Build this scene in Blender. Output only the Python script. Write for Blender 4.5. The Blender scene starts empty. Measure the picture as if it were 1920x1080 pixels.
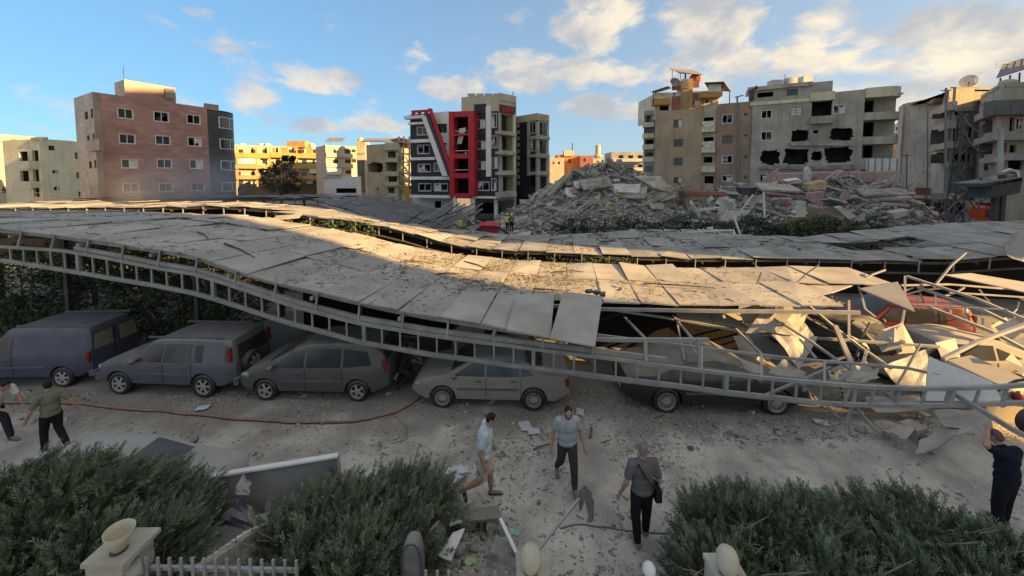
import bpy, bmesh, math, random
import numpy as np
from mathutils import Vector, Matrix, noise, geometry
random.seed(7); rng = np.random.default_rng(7)
scene = bpy.context.scene
col = scene.collection
R = math.radians
# ------------------------------------------------------------------ camera
FPX, CX, CY, PITCH, CAMH = 700.0, 960.0, 378.0, R(3.5), 6.4
cam_d = bpy.data.cameras.new('camera'); cam = bpy.data.objects.new('camera', cam_d); col.objects.link(cam)
cam.location = (0, 0, CAMH); cam.rotation_euler = (R(90) - PITCH, 0, 0)
cam_d.sensor_width = 36; cam_d.lens = 36 * FPX / 1920
cam_d.shift_y = (CY - 540) / 1920; cam_d.clip_start = .1; cam_d.clip_end = 3000
scene.camera = cam
# ------------------------------------------------------------------ world, sun, exposure
SUN_EL, SUN_AZ = R(18.0), math.atan2(.94, -.34)      # azimuth measured from +Y towards +X
SUN_V = Vector((math.sin(SUN_AZ) * math.cos(SUN_EL), math.cos(SUN_AZ) * math.cos(SUN_EL), math.sin(SUN_EL)))
sd = bpy.data.lights.new('sun', 'SUN'); sun = bpy.data.objects.new('sun', sd); col.objects.link(sun)
sd.energy = 4.6; sd.angle = R(.5); sd.color = (1, .60, .22)
sun.rotation_euler = SUN_V.to_track_quat('Z', 'Y').to_euler()
scene.view_settings.view_transform = 'Standard'; scene.view_settings.look = 'None'
scene.view_settings.exposure = 1.95; scene.view_settings.gamma = 1
world = bpy.data.worlds.new('World'); scene.world = world; world.use_nodes = True

class NT:
    """tiny node-graph helper"""
    def __init__(s, tree): s.t = tree
    def n(s, kind, **kw):
        nd = s.t.nodes.new(kind)
        for k, v in kw.items(): setattr(nd, k, v)
        return nd
    def put(s, sock, v):
        if isinstance(v, bpy.types.NodeSocket): s.t.links.new(v, sock)
        elif isinstance(v, (tuple, list)) and len(v) == 3 and sock.type == 'RGBA': sock.default_value = (*v, 1)
        else: sock.default_value = v
    def m(s, op, a, b=None, c=None, clamp=False):
        nd = s.n('ShaderNodeMath', operation=op, use_clamp=clamp)
        for i, v in enumerate((a, b, c)):
            if v is not None: s.put(nd.inputs[i], v)
        return nd.outputs[0]
    def mix(s, f, a, b, blend='MIX'):
        nd = s.n('ShaderNodeMix', data_type='RGBA', blend_type=blend)
        s.put(nd.inputs[0], f); s.put(nd.inputs[6], a); s.put(nd.inputs[7], b)
        return nd.outputs[2]
    def ramp(s, v, a, b, lo=0., hi=1., smooth=True):
        nd = s.n('ShaderNodeMapRange', interpolation_type='SMOOTHSTEP' if smooth else 'LINEAR')
        for i, x in enumerate((v, a, b, lo, hi)): s.put(nd.inputs[i], x)
        return nd.outputs[0]
    def noise(s, vec, scale, detail=4, rough=.55, dist=0):
        nd = s.n('ShaderNodeTexNoise'); s.put(nd.inputs['Vector'], vec); nd.inputs['Scale'].default_value = scale
        nd.inputs['Detail'].default_value = detail; nd.inputs['Roughness'].default_value = rough
        nd.inputs['Distortion'].default_value = dist
        return nd.outputs[0]

def make_world():
    g = NT(world.node_tree); bg = world.node_tree.nodes['Background']
    sky = g.n('ShaderNodeTexSky', sky_type='NISHITA', sun_disc=False)
    sky.sun_elevation = SUN_EL; sky.sun_rotation = SUN_AZ; sky.altitude = 30
    sky.air_density = 1.0; sky.dust_density = .6; sky.ozone_density = 2.2
    tc = g.n('ShaderNodeTexCoord'); d = tc.outputs['Generated']
    sp = g.n('ShaderNodeSeparateXYZ'); g.put(sp.inputs[0], d)
    az = g.m('ARCTAN2', sp.outputs[0], sp.outputs[1]); el = g.m('ARCSINE', sp.outputs[2])
    cm = g.n('ShaderNodeCombineXYZ'); g.put(cm.inputs[0], az); g.put(cm.inputs[1], g.m('MULTIPLY', el, 1.7)); cv = cm.outputs[0]
    n1 = g.noise(cv, 7, 7, .60, .3); n2 = g.noise(cv, 2.2, 3, .5)
    # cumulus banks: (pixel x, pixel y, half width, half height) seen from the yard
    acc = None
    for (px, py, w, h, k) in [(585, 148, 125, 30, 1.), (850, 165, 75, 26, .8), (1010, 135, 130, 42, 1.), (1110, 35, 95, 70, 1.),
                         (1330, 65, 120, 75, 1.), (1440, 120, 190, 55, .9), (1250, 120, 150, 40, .9), (1700, 70, 230, 70, 1.), (1880, 130, 150, 110, 1.),
                         (550, 228, 120, 24, .7), (700, 235, 90, 18, .6), (470, 185, 90, 40, .55), (1130, 200, 100, 28, .9), (280, 45, 70, 25, .5), (1600, 190, 200, 60, .8),
                         (370, 22, 45, 14, .7), (600, 35, 80, 24, .35), (860, 235, 110, 26, .7), (1600, 30, 170, 40, .55), (2300, 60, 420, 110, .9), (-500, 120, 300, 50, .7)]:
        u, v = (px - CX) / FPX, (CY - py) / FPX
        dv = Vector((u, math.cos(PITCH) + v * math.sin(PITCH), -math.sin(PITCH) + v * math.cos(PITCH))).normalized()
        a0, e0 = math.atan2(dv.x, dv.y), math.asin(dv.z)
        c2 = 1 / (1 + u * u); ra, re = w / FPX * c2, h / FPX * math.sqrt(c2)
        x = g.m('DIVIDE', g.m('SUBTRACT', az, a0), ra); y = g.m('DIVIDE', g.m('SUBTRACT', el, e0), re)
        r2 = g.m('ADD', g.m('MULTIPLY', x, x), g.m('MULTIPLY', y, y))
        b = g.m('MULTIPLY', g.m('SUBTRACT', 1.0, g.m('MULTIPLY', r2, .75)), k)
        acc = b if acc is None else g.m('MAXIMUM', acc, b)
    acc = g.m('MAXIMUM', acc, -1.)
    far = g.m('MULTIPLY', g.ramp(n2, .36, .60), g.ramp(g.m('ABSOLUTE', az), .95, 1.5, .5, 1.35)); far = g.m('ADD', far, g.ramp(el, .55, .9, 0., .75))  # unseen extra cloud overhead and behind, added to whiten the ambient light
    cover = g.m('ADD', g.m('MAXIMUM', acc, g.m('SUBTRACT', far, .3)), g.m('MULTIPLY', g.m('SUBTRACT', n1, .5), 3.4))
    dens = g.ramp(cover, .22, .88)
    lit = g.ramp(g.noise(cv, 5, 6, .6, .2), .34, .66)
    warm = g.ramp(az, -1.0, 1.3)
    ccol = g.mix(lit, g.mix(warm, (2.5, 2.75, 3.1), (2.9, 2.85, 2.85)), g.mix(warm, (4.6, 4.15, 3.55), (6.6, 5.5, 3.85)))
    base = g.mix(1.0, sky.outputs[0], (.72, 1.06, 1.22), 'MULTIPLY')
    veil = g.ramp(el, 1.1, .05, .12, .66)
    base = g.mix(veil, base, g.mix(warm, (1.35, 2.55, 3.75), (3.3, 3.35, 3.2)))
    out = g.mix(g.m('MULTIPLY', dens, .86), base, ccol)
    world.node_tree.links.new(out, bg.inputs[0]); bg.inputs[1].default_value = .050
make_world()

# ------------------------------------------------------------------ projection of the photograph's rays into the place
_cp, _sp = math.cos(PITCH), math.sin(PITCH)
def ray(px, py):
    u, v = (px - CX) / FPX, (CY - py) / FPX
    return Vector((u, _cp + v * _sp, -_sp + v * _cp))
def at(px, py, Y):
    d = ray(px, py); t = Y / d.y
    return Vector((d.x * t, Y, CAMH + d.z * t))
def gz(px, py, z=0.):
    d = ray(px, py); t = (z - CAMH) / d.z
    return Vector((d.x * t, d.y * t, z))
def pxof(p):
    x, y, z = p[0], p[1], p[2] - CAMH
    dep = y * _cp - z * _sp; up = y * _sp + z * _cp
    return CX + FPX * x / dep, CY - FPX * up / dep
def zat(x, y, py):
    """height at plan point (x,y) that projects to image row py"""
    z = 2.
    for _ in range(3):
        px, _q = pxof((x, y, z)); z = at(px, py, y).z
    return z

# ------------------------------------------------------------------ materials
MATS = {}
def mat(name, c, rough=.85, var=.2, sc=1.5, bump=.25, bsc=25., dust=0., dcol=(.42, .395, .35), metal=0., spec=.3, streak=0., tint=0., brick=None, alpha=None, spot=None, near_dirt=False, dmin=.07):
    if name in MATS: return MATS[name]
    m = bpy.data.materials.new(name); m.use_nodes = True; MATS[name] = m
    g = NT(m.node_tree); b = m.node_tree.nodes['Principled BSDF']
    geo = g.n('ShaderNodeNewGeometry'); P = geo.outputs['Position']
    n1 = g.noise(P, sc, 5, .6); n2 = g.noise(P, bsc, 4, .6)
    lo = tuple(max(0, x * (1 - var)) for x in c); hi = tuple(x * (1 + var) for x in c)
    cc = g.mix(g.ramp(n1, .3, .7), lo, hi)
    if brick:
        br = g.n('ShaderNodeTexBrick'); tc = g.n('ShaderNodeTexCoord')
        g.put(br.inputs['Vector'], tc.outputs['UV']); br.inputs['Scale'].default_value = 1
        br.inputs['Brick Width'].default_value = brick[0]; br.inputs['Row Height'].default_value = brick[1]
        br.inputs['Mortar Size'].default_value = brick[2]
        g.put(br.inputs['Color1'], (.78, .78, .78)); g.put(br.inputs['Color2'], (1.2, 1.16, 1.12)); g.put(br.inputs['Mortar'], (.6, .6, .6))
        cc = g.mix(.8, cc, br.outputs[0], 'MULTIPLY')
    cc = g.mix(.35, cc, g.mix(n2, (.45, .45, .45), (1.4, 1.4, 1.4)), 'MULTIPLY')
    if tint:
        oi = g.n('ShaderNodeObjectInfo')
        cc = g.mix(1., cc, g.mix(oi.outputs['Random'], (1 - tint,) * 3, (1 + tint,) * 3), 'MULTIPLY')
    if spot:      # stains: (scale, threshold, colour)
        cc = g.mix(g.ramp(g.noise(P, spot[0], 6, .65, .5), spot[1], spot[1] + .12), cc, spot[2])
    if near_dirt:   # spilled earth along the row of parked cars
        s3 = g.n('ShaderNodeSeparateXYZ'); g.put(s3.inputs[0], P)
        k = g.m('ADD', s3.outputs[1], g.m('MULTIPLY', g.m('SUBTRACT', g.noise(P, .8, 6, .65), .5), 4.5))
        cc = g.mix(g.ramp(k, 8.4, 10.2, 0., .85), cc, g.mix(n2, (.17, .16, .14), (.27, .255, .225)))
    if streak:
        mp = g.n('ShaderNodeMapping'); g.put(mp.inputs[0], P); mp.inputs['Scale'].default_value = (1.3, 1.3, .09)
        cc = g.mix(g.m('MULTIPLY', g.ramp(g.noise(mp.outputs[0], 1.6, 5, .65), .45, .75), streak), cc, tuple(x * .45 for x in c))
    if dust:
        sp = g.n('ShaderNodeSeparateXYZ'); g.put(sp.inputs[0], geo.outputs['Normal'])
        up = g.ramp(sp.outputs[2], -.1, .75, dmin, 1.)
        f = g.m('MULTIPLY', g.m('MULTIPLY', up, g.ramp(g.noise(P, 2.3, 6, .65), .25, .6, .55, 1.)), dust, clamp=True)
        cc = g.mix(f, cc, dcol)
        rr = g.m('ADD', g.m('MULTIPLY', f, .92 - rough), rough); g.put(b.inputs['Roughness'], rr)
    else: b.inputs['Roughness'].default_value = rough
    g.put(b.inputs['Base Color'], cc)
    b.inputs['Metallic'].default_value = metal; b.inputs['Specular IOR Level'].default_value = spec
    if bump:
        bp = g.n('ShaderNodeBump'); bp.inputs['Strength'].default_value = bump; bp.inputs['Distance'].default_value = .4 / bsc
        hgt = n2
        if brick: hgt = g.m('ADD', g.m('MULTIPLY', n2, .3), g.m('MULTIPLY', g.m('SUBTRACT', 1., br.outputs['Fac']), .7))
        g.put(bp.inputs['Height'], hgt); g.put(b.inputs['Normal'], bp.outputs[0])
    return m

# ------------------------------------------------------------------ things, parts, mesh building
OFF = {}
def empty(name, loc=(0, 0, 0), rz=0., rot=None):
    o = bpy.data.objects.new(name, None); col.objects.link(o); o.empty_display_size = .3
    o.location = loc; o.rotation_euler = rot if rot else (0, 0, rz)
    OFF[o] = Vector(loc) if (rz == 0 and rot is None) else None
    return o
def tag(o, label=None, cat=None, group=None, kind=None):
    if label: o['label'] = label
    if cat: o['category'] = cat
    if group: o['group'] = group
    if kind: o['kind'] = kind
    return o
def thing(name, label, cat, loc=(0, 0, 0), rz=0., group=None, rot=None):
    return tag(empty(name, loc, rz, rot), label, cat, group)
def link_mesh(name, me, m, parent=None):
    o = bpy.data.objects.new(name, me); col.objects.link(o)
    if m is not None and not len(me.materials): me.materials.append(m)
    if parent is not None: o.parent = parent
    OFF[o] = OFF.get(parent) if parent is not None else Vector((0, 0, 0))
    return o
def add_uv(me, sc=1.):
    uv = me.uv_layers.new(name='UVMap')
    for p in me.polygons:
        n = p.normal
        for li in p.loop_indices:
            v = me.vertices[me.loops[li].vertex_index].co
            if abs(n.z) > .7: uv.data[li].uv = (v.x * sc, v.y * sc)
            else:
                t = Vector((-n.y, n.x, 0)).normalized()
                uv.data[li].uv = (v.dot(t) * sc, v.z * sc)
class MB:
    def __init__(s): s.v = []; s.f = []
    def add(s, vs, fs):
        k = len(s.v); s.v.extend([Vector(v) for v in vs]); s.f.extend([tuple(i + k for i in f) for f in fs]); return s
    def quad(s, a, b, c, d): return s.add([a, b, c, d], [(0, 1, 2, 3)])
    def box(s, c, size, rz=0., M=None):
        hx, hy, hz = size[0] / 2, size[1] / 2, size[2] / 2
        if M is None: M = Matrix.Rotation(rz, 3, 'Z')
        c = Vector(c)
        vs = [c + M @ Vector((x * hx, y * hy, z * hz)) for z in (-1, 1) for (x, y) in ((-1, -1), (1, -1), (1, 1), (-1, 1))]
        return s.add(vs, [(3, 2, 1, 0), (4, 5, 6, 7), (0, 1, 5, 4), (1, 2, 6, 5), (2, 3, 7, 6), (3, 0, 4, 7)])
    def bar(s, a, b, w=.06, h=None, up=(0, 0, 1)):
        a, b = Vector(a), Vector(b); h = h or w; d = (b - a)
        if d.length < 1e-6: return s
        d.normalize(); up = Vector(up)
        if abs(d.dot(up)) > .97: up = Vector((1, 0, 0))
        x = d.cross(up).normalized() * (w / 2); y = x.cross(d).normalized() * (h / 2)
        vs = [p + sx * x + sy * y for p in (a, b) for (sx, sy) in ((-1, -1), (1, -1), (1, 1), (-1, 1))]
        return s.add(vs, [(0, 1, 2, 3), (7, 6, 5, 4), (0, 4, 5, 1), (1, 5, 6, 2), (2, 6, 7, 3), (3, 7, 4, 0)])
    def path(s, pts, w=.06, h=None):
        for a, b in zip(pts[:-1], pts[1:]): s.bar(a, b, w, h)
        return s
    def tube(s, pts, r, n=8, cap=True):
        pts = [Vector(p) for p in pts]; rs = r if isinstance(r, (list, tuple)) else [r] * len(pts)
        k0 = len(s.v); prev = None
        for i, p in enumerate(pts):
            d = (pts[min(i + 1, len(pts) - 1)] - pts[max(i - 1, 0)])
            d = d.normalized() if d.length > 1e-9 else Vector((0, 0, 1))
            if prev is None:
                up = Vector((0, 0, 1)) if abs(d.z) < .9 else Vector((1, 0, 0))
                x = d.cross(up).normalized()
            else:
                x = (prev - d * prev.dot(d))
                x = x.normalized() if x.length > 1e-6 else prev
            prev = x; y = d.cross(x)
            for j in range(n):
                a = 2 * math.pi * j / n; s.v.append(p + (x * math.cos(a) + y * math.sin(a)) * rs[i])
        for i in range(len(pts) - 1):
            for j in range(n):
                a = k0 + i * n + j; b = k0 + i * n + (j + 1) % n
                s.f.append((a, b, b + n, a + n))
        if cap:
            s.f.append(tuple(k0 + j for j in reversed(range(n)))); e = k0 + (len(pts) - 1) * n
            s.f.append(tuple(e + j for j in range(n)))
        return s
    def lathe(s, prof, c=(0, 0, 0), n=20, M=None):
        """profile of (r, h) around z"""
        c = Vector(c); M = M or Matrix.Identity(3); k0 = len(s.v)
        for (r, h) in prof:
            for j in range(n):
                a = 2 * math.pi * j / n; s.v.append(c + M @ Vector((r * math.cos(a), r * math.sin(a), h)))
        for i in range(len(prof) - 1):
            for j in range(n):
                a = k0 + i * n + j; b = k0 + i * n + (j + 1) % n
                s.f.append((a, b, b + n, a + n))
        return s
    def ell(s, c, r, M=None, n=12, k=8):
        prof = [(math.sin(math.pi * i / k), -math.cos(math.pi * i / k)) for i in range(k + 1)]
        M = (M or Matrix.Identity(3)) @ Matrix.Diagonal(Vector(r if isinstance(r, (tuple, list)) else (r, r, r)))
        return s.lathe([(max(a, 1e-4), b) for a, b in prof], c, n, M)
    def capsule(s, a, b, r0, r1, n=12):
        a, b = Vector(a), Vector(b); d = (b - a); L = max(d.length, 1e-5); d.normalize()
        pts, rs = [], []
        for q in (-1, -.7, -.35, 0): pts.append(a + d * r0 * q); rs.append(max(r0 * math.sqrt(max(0, 1 - q * q)), r0 * .08))
        pts.append((a + b) / 2); rs.append((r0 + r1) / 2)
        for q in (0, .35, .7, 1): pts.append(b + d * r1 * q); rs.append(max(r1 * math.sqrt(max(0, 1 - q * q)), r1 * .08))
        return s.tube(pts, rs, n)
    def grid(s, rows):
        n = len(rows[0]); k = len(s.v)
        for r in rows: s.v.extend(Vector(p) for p in r)
        for i in range(len(rows) - 1):
            for j in range(n - 1):
                a = k + i * n + j; s.f.append((a, a + 1, a + n + 1, a + n))
        return s
    def prism(s, poly, a, thick):
        """poly: list of Vectors (planar), extruded by vector thick"""
        n = len(poly); t = Vector(thick); vs = [Vector(p) for p in poly] + [Vector(p) + t for p in poly]
        return s.add(vs, [tuple(reversed(range(n))), tuple(range(n, 2 * n))] + [(i, (i + 1) % n, n + (i + 1) % n, n + i) for i in range(n)])
    def mesh(s, name, off=None):
        me = bpy.data.meshes.new(name)
        o = off if off is not None else Vector((0, 0, 0))
        me.from_pydata([tuple(v - o) for v in s.v], [], s.f); me.update()
        return me
    def build(s, name, m, parent=None, smooth=False, uv=False, world=True, fix=False):
        off = OFF.get(parent) if (parent is not None and world) else None
        me = s.mesh(name, off)
        if fix:
            bm = bmesh.new(); bm.from_mesh(me); bmesh.ops.remove_doubles(bm, verts=bm.verts, dist=1e-4); bmesh.ops.recalc_face_normals(bm, faces=bm.faces); bm.to_mesh(me); bm.free()
        if smooth: me.shade_smooth()
        if uv: add_uv(me)
        return link_mesh(name, me, m, parent)
def copy_tree(o, parent=None):
    c = o.copy(); col.objects.link(c); c.parent = parent
    for ch in o.children: copy_tree(ch, c)
    return c
def np_mesh(name, V, F, m, parent=None, smooth=False):
    """V (n,3) float array, F (k,3|4) int array -> object"""
    me = bpy.data.meshes.new(name); nv, (nf, k) = len(V), F.shape
    me.vertices.add(nv); me.vertices.foreach_set('co', np.ascontiguousarray(V, dtype=np.float32).ravel())
    me.loops.add(nf * k); me.loops.foreach_set('vertex_index', np.ascontiguousarray(F, dtype=np.int32).ravel())
    me.polygons.add(nf); me.polygons.foreach_set('loop_start', np.arange(0, nf * k, k, dtype=np.int32))
    me.update(calc_edges=True); me.validate()
    if smooth: me.shade_smooth()
    return link_mesh(name, me, m, parent)
def scatter(name, tv, tf, pos, rot, scl, m, parent=None, smooth=False):
    """template verts (n,3), faces (k,f); pos (N,3), rot (N,3,3), scl (N,) or (N,3)"""
    tv = np.asarray(tv, float); tf = np.asarray(tf, int); N = len(pos); scl = np.asarray(scl, float)
    if scl.ndim == 1: scl = np.repeat(scl[:, None], 3, 1)
    V = np.einsum('nij,nkj->nki', rot, tv[None] * scl[:, None, :]) + np.asarray(pos)[:, None, :]
    F = tf[None] + (np.arange(N) * len(tv))[:, None, None]
    return np_mesh(name, V.reshape(-1, 3), F.reshape(-1, tf.shape[1]), m, parent, smooth)
def rand_rot(N, tilt=math.pi):
    a = rng.uniform(0, 2 * np.pi, N); b = rng.normal(0, tilt, N); c = rng.uniform(0, 2 * np.pi, N)
    def rz(t): z = np.zeros_like(t); o = z + 1; return np.stack([np.stack([np.cos(t), -np.sin(t), z], -1), np.stack([np.sin(t), np.cos(t), z], -1), np.stack([z, z, o], -1)], 1)
    def rx(t): z = np.zeros_like(t); o = z + 1; return np.stack([np.stack([o, z, z], -1), np.stack([z, np.cos(t), -np.sin(t)], -1), np.stack([z, np.sin(t), np.cos(t)], -1)], 1)
    return rz(a) @ rx(b) @ rz(c)
def frame_to(dirs, roll=None):
    """rotations taking +z to dirs (N,3)"""
    d = dirs / np.linalg.norm(dirs, axis=1, keepdims=True)
    a = np.where(np.abs(d[:, 2:3]) < .95, np.array([[0, 0, 1.]]), np.array([[1., 0, 0]]))
    x = np.cross(a, d); x /= np.linalg.norm(x, axis=1, keepdims=True); y = np.cross(d, x)
    if roll is not None:
        c, s_ = np.cos(roll)[:, None], np.sin(roll)[:, None]; x, y = x * c + y * s_, y * c - x * s_
    return np.stack([x, y, d], -1)
def chunk_template(seed, n=11, flat=1.):
    r = random.Random(seed); bm = bmesh.new()
    for _ in range(n):
        v = Vector((r.gauss(0, 1), r.gauss(0, 1), r.gauss(0, 1))).normalized() * r.uniform(.7, 1.1); bm.verts.new((v.x, v.y * .8, v.z * flat))
    bmesh.ops.convex_hull(bm, input=bm.verts)
    for v in [v for v in bm.verts if not v.link_faces]: bm.verts.remove(v)
    bmesh.ops.triangulate(bm, faces=bm.faces); bm.verts.index_update()
    V = np.array([v.co[:] for v in bm.verts]); F = np.array([[v.index for v in f.verts] for f in bm.faces]); bm.free()
    return V, F
def apply_mods(o):
    dg = bpy.context.evaluated_depsgraph_get(); dg.update()
    me = bpy.data.meshes.new_from_object(o.evaluated_get(dg)); old = o.data
    o.modifiers.clear(); o.data = me; bpy.data.meshes.remove(old)
    return o
def ip(curve, x):
    return float(np.interp(x, [c[0] for c in curve], [c[1] for c in curve]))

DUST = (.33, .305, .265)
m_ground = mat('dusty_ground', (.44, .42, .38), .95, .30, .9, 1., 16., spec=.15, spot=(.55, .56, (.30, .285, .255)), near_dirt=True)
m_panel = mat('dusty_solar_panel', (.355, .335, .295), .8, .16, .8, .3, 30., tint=.10, spec=.25, spot=(1.3, .61, (.19, .17, .145)))
m_panel_edge = mat('panel_frame', (.30, .29, .27), .5, .1, 2, .05, 30., metal=.4)
m_burnt = mat('burnt_solar_panel', (.055, .06, .068), .45, .4, .8, .15, 20., tint=.3, dust=.45, dcol=(.21, .205, .20))
m_steel = mat('dusty_painted_steel', (.29, .295, .285), .55, .2, 2, .12, 40., metal=.25, dust=.5)
m_steel_d = mat('dark_steel', (.055, .058, .06), .6, .3, 2, .1, 40., metal=.2, dust=.4)
m_conc = mat('grey_concrete', (.38, .365, .335), .92, .25, .6, .5, 14., dust=.2)
m_conc2 = mat('broken_concrete', (.36, .335, .295), .95, .30, 1.2, .7, 9., tint=.22)
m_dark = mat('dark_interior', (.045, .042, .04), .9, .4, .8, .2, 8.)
m_glass = mat('dark_window_glass', (.03, .035, .04), .08, .3, .6, 0, 5., spec=.6, dust=.25)
m_whitef = mat('white_window_frame', (.72, .71, .68), .5, .08, 3, .05, 30., dust=.2)

# ================================================================== GROUND
def ground_h(x, y):
    if y > 60 or abs(x) > 45 or y < -5: return 0.
    k = min(1, (60 - y) / 30) * min(1, (45 - abs(x)) / 10)
    h = .05 * noise.noise((x * .35, y * .35, 1)) + .03 * noise.noise((x * 1.4, y * 1.4, 5)) + .018 * noise.noise((x * 4.3, y * 4.3, 9))
    # heaped dirt in front of the crushed end of the carport
    h += .34 * math.exp(-((x - 10.3) / 2.0) ** 2 - ((y - 8.9) / .8) ** 2) + .12 * math.exp(-((x - 3.2) / 1.0) ** 2 - ((y - 10.6) / 1.2) ** 2)
    return h * k
def build_ground():
    xs = np.concatenate([[-900, -400, -200, -120, -80], np.arange(-46, -16, 1.), np.arange(-16, 16, .11), np.arange(16, 47, 1.), [80, 120, 200, 400, 900]])
    ys = np.concatenate([[-300, -100, -40, -15, -6], np.arange(0, 3, .5), np.arange(3, 14, .11), np.arange(14, 62, 1.), [80, 110, 160, 250, 450, 900, 2200]])
    X, Y = np.meshgrid(xs, ys); Z = np.array([ground_h(x, y) for x, y in zip(X.ravel(), Y.ravel())])
    V = np.stack([X.ravel(), Y.ravel(), Z], 1); n = len(xs); i, j = np.meshgrid(np.arange(n - 1), np.arange(len(ys) - 1))
    a = (j * n + i).ravel(); F = np.stack([a, a + 1, a + n + 1, a + n], 1)
    tag(np_mesh('ground', V, F, m_ground, smooth=True), kind='structure')
build_ground()

# ================================================================== SOLAR CARPORTS
NRM = Vector((.139, .990, 0))
class Canopy:
    def __init__(s, name, label, y0, depth, front, back, k=-.14):
        s.y0, s.depth, s.front, s.back, s.k = y0, depth, front, back, k
        s.o = thing(name, label, 'carport', (0, y0 + depth / 2, 0), group='collapsed solar carports')
        s.cache = {}
    def edge(s, x, back):
        key = (round(x, 3), back)
        if key not in s.cache:
            p = Vector((x, s.y0 + s.k * x, 0)) + (NRM * s.depth if back else Vector())
            z = 3.
            for _ in range(4):
                px = pxof((p.x, p.y, z))[0]; z = at(px, ip(s.back if back else s.front, px), p.y).z
            s.cache[key] = Vector((p.x, p.y, z))
        return s.cache[key]
    def S(s, x, t, dz=0.):
        a, b = s.edge(x, False), s.edge(x, True)
        p = a.lerp(b, t); p.z += dz + .10 * math.sin(math.pi * max(0, min(1, t))) * noise.noise((p.x * .25, p.y * .25, s.y0))
        return p
    def at_px(s, px, t):
        """x-coordinate along the carport whose point at depth t falls on column px"""
        lo, hi = -60., 60.
        for _ in range(40):
            m = (lo + hi) / 2
            if pxof(s.S(m, t))[0] < px: lo = m
            else: hi = m
        return lo
def panel_mesh(c, th=.04):
    n = (c[1] - c[0]).cross(c[3] - c[0]).normalized()
    if n.z < 0: n = -n
    m = MB(); m.add([p for p in c] + [p - n * th for p in c], [(0, 1, 2, 3), (7, 6, 5, 4), (0, 4, 5, 1), (1, 5, 6, 2), (2, 6, 7, 3), (3, 7, 4, 0)])
    return m
def panels(C, xs0, xs1, w, rows, skip, m, jit=.03, gap=.012, name='panel'):
    x = xs0; i = 0
    while x < xs1:
        for j in range(rows):
            if skip(x + w / 2, j): continue
            t0, t1 = j / rows, (j + 1) / rows; g = gap / w
            a, b = x + gap, x + w - gap
            lift = abs(random.gauss(0, jit)); tw = random.gauss(0, jit * .7); tw2 = random.gauss(0, jit * .7)
            cs = [C.S(a, t0 + .003, .05 + lift + tw), C.S(b, t0 + .003, .05 + lift - tw), C.S(b, t1 - .003, .05 + lift + tw2), C.S(a, t1 - .003, .05 + lift - tw2)]
            if random.random() < .09:
                for q in (2, 3): cs[q] = cs[q] + Vector((0, 0, random.uniform(.03, .12)))
            panel_mesh(cs).build(name, m, C.o)
        x += w; i += 1
def rail(C, name, m, x0, x1, t, dz, w=.07, h=.1, step=1.2):
    xs = np.arange(x0, x1 + .01, step)
    MB().path([C.S(x, t, dz) for x in xs], w, h).build(name, m, C.o)

# ---- front carport ------------------------------------------------
C1 = Canopy('solar_carport', 'sagging dust-covered solar carport in front, with long ladder truss above the parked cars', 9.6, 7.5,
    [(-400, 395), (0, 432), (93, 442), (230, 461), (342, 477), (440, 512), (503, 530), (600, 553), (668, 570), (770, 592), (865, 607), (947, 622), (1035, 632), (1116, 640), (1300, 640), (1500, 640), (1700, 650), (2200, 660)],
    [(-300, 404), (0, 403), (250, 398), (480, 408), (540, 420), (640, 435), (700, 447), (760, 463), (880, 483), (955, 489), (1100, 497), (1260, 504), (1500, 503), (1640, 505), (1800, 520), (2300, 540)])
TOPC = [(-300, 440), (12, 463), (118, 470), (205, 485), (295, 503), (365, 514), (412, 528), (487, 553), (544, 572), (605, 589), (672, 606), (810, 629), (881, 639), (955, 648), (1031, 658), (1152, 673), (1275, 690), (1360, 700), (1447, 710), (1545, 719), (1640, 726), (1740, 729), (1840, 727), (2050, 714)]
BOTC = [(-300, 460), (12, 488), (118, 505), (205, 520), (295, 535), (365, 549), (412, 562), (487, 587), (544, 605), (605, 621), (672, 640), (810, 664), (881, 673), (955, 684), (1031, 692), (1152, 709), (1275, 723), (1360, 735), (1447, 744), (1545, 756), (1640, 760), (1740, 760), (1840, 758), (2050, 750)]
def line_pt(x, curve, dy=0., y0=9.6, k=-.14):
    y = y0 + k * x + dy; z = 2.
    for _ in range(4): z = at(pxof((x, y, z))[0], ip(curve, pxof((x, y, z))[0]), y).z
    return Vector((x, y, z))
def skip1(x, j):
    px = pxof(C1.S(x, j / 3.))[0]
    if j == 0: return px > 945
    if j == 1: return pxof(C1.S(x, .5))[0] > 1545 or 1128 < pxof(C1.S(x, .5))[0] < 1150
    return pxof(C1.S(x, .85))[0] > 1640
panels(C1, -28.2, 14., 1.14, 3, skip1, m_panel, jit=.03)
for (t, dz) in ((.03, -.07), (.31, -.07), (.64, -.07), (.97, -.07)):
    rail(C1, 'purlin', m_steel, -27.5, 5.0 if t < .3 else 10., t, dz)
for x in np.arange(-26.5, 10, 2.6):
    if x > 4: continue
    MB().path([C1.S(x, t, -.17) for t in np.linspace(0, 1, 7)], .08, .1).build('rafter', m_steel, C1.o)
xs = np.arange(-19.5, 12.6, .36)
MB().path([line_pt(x, TOPC) for x in xs], .075, .085).build('truss_chord', m_steel, C1.o)
MB().path([line_pt(x, BOTC) for x in xs], .075, .085).build('truss_chord', m_steel, C1.o)
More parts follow.
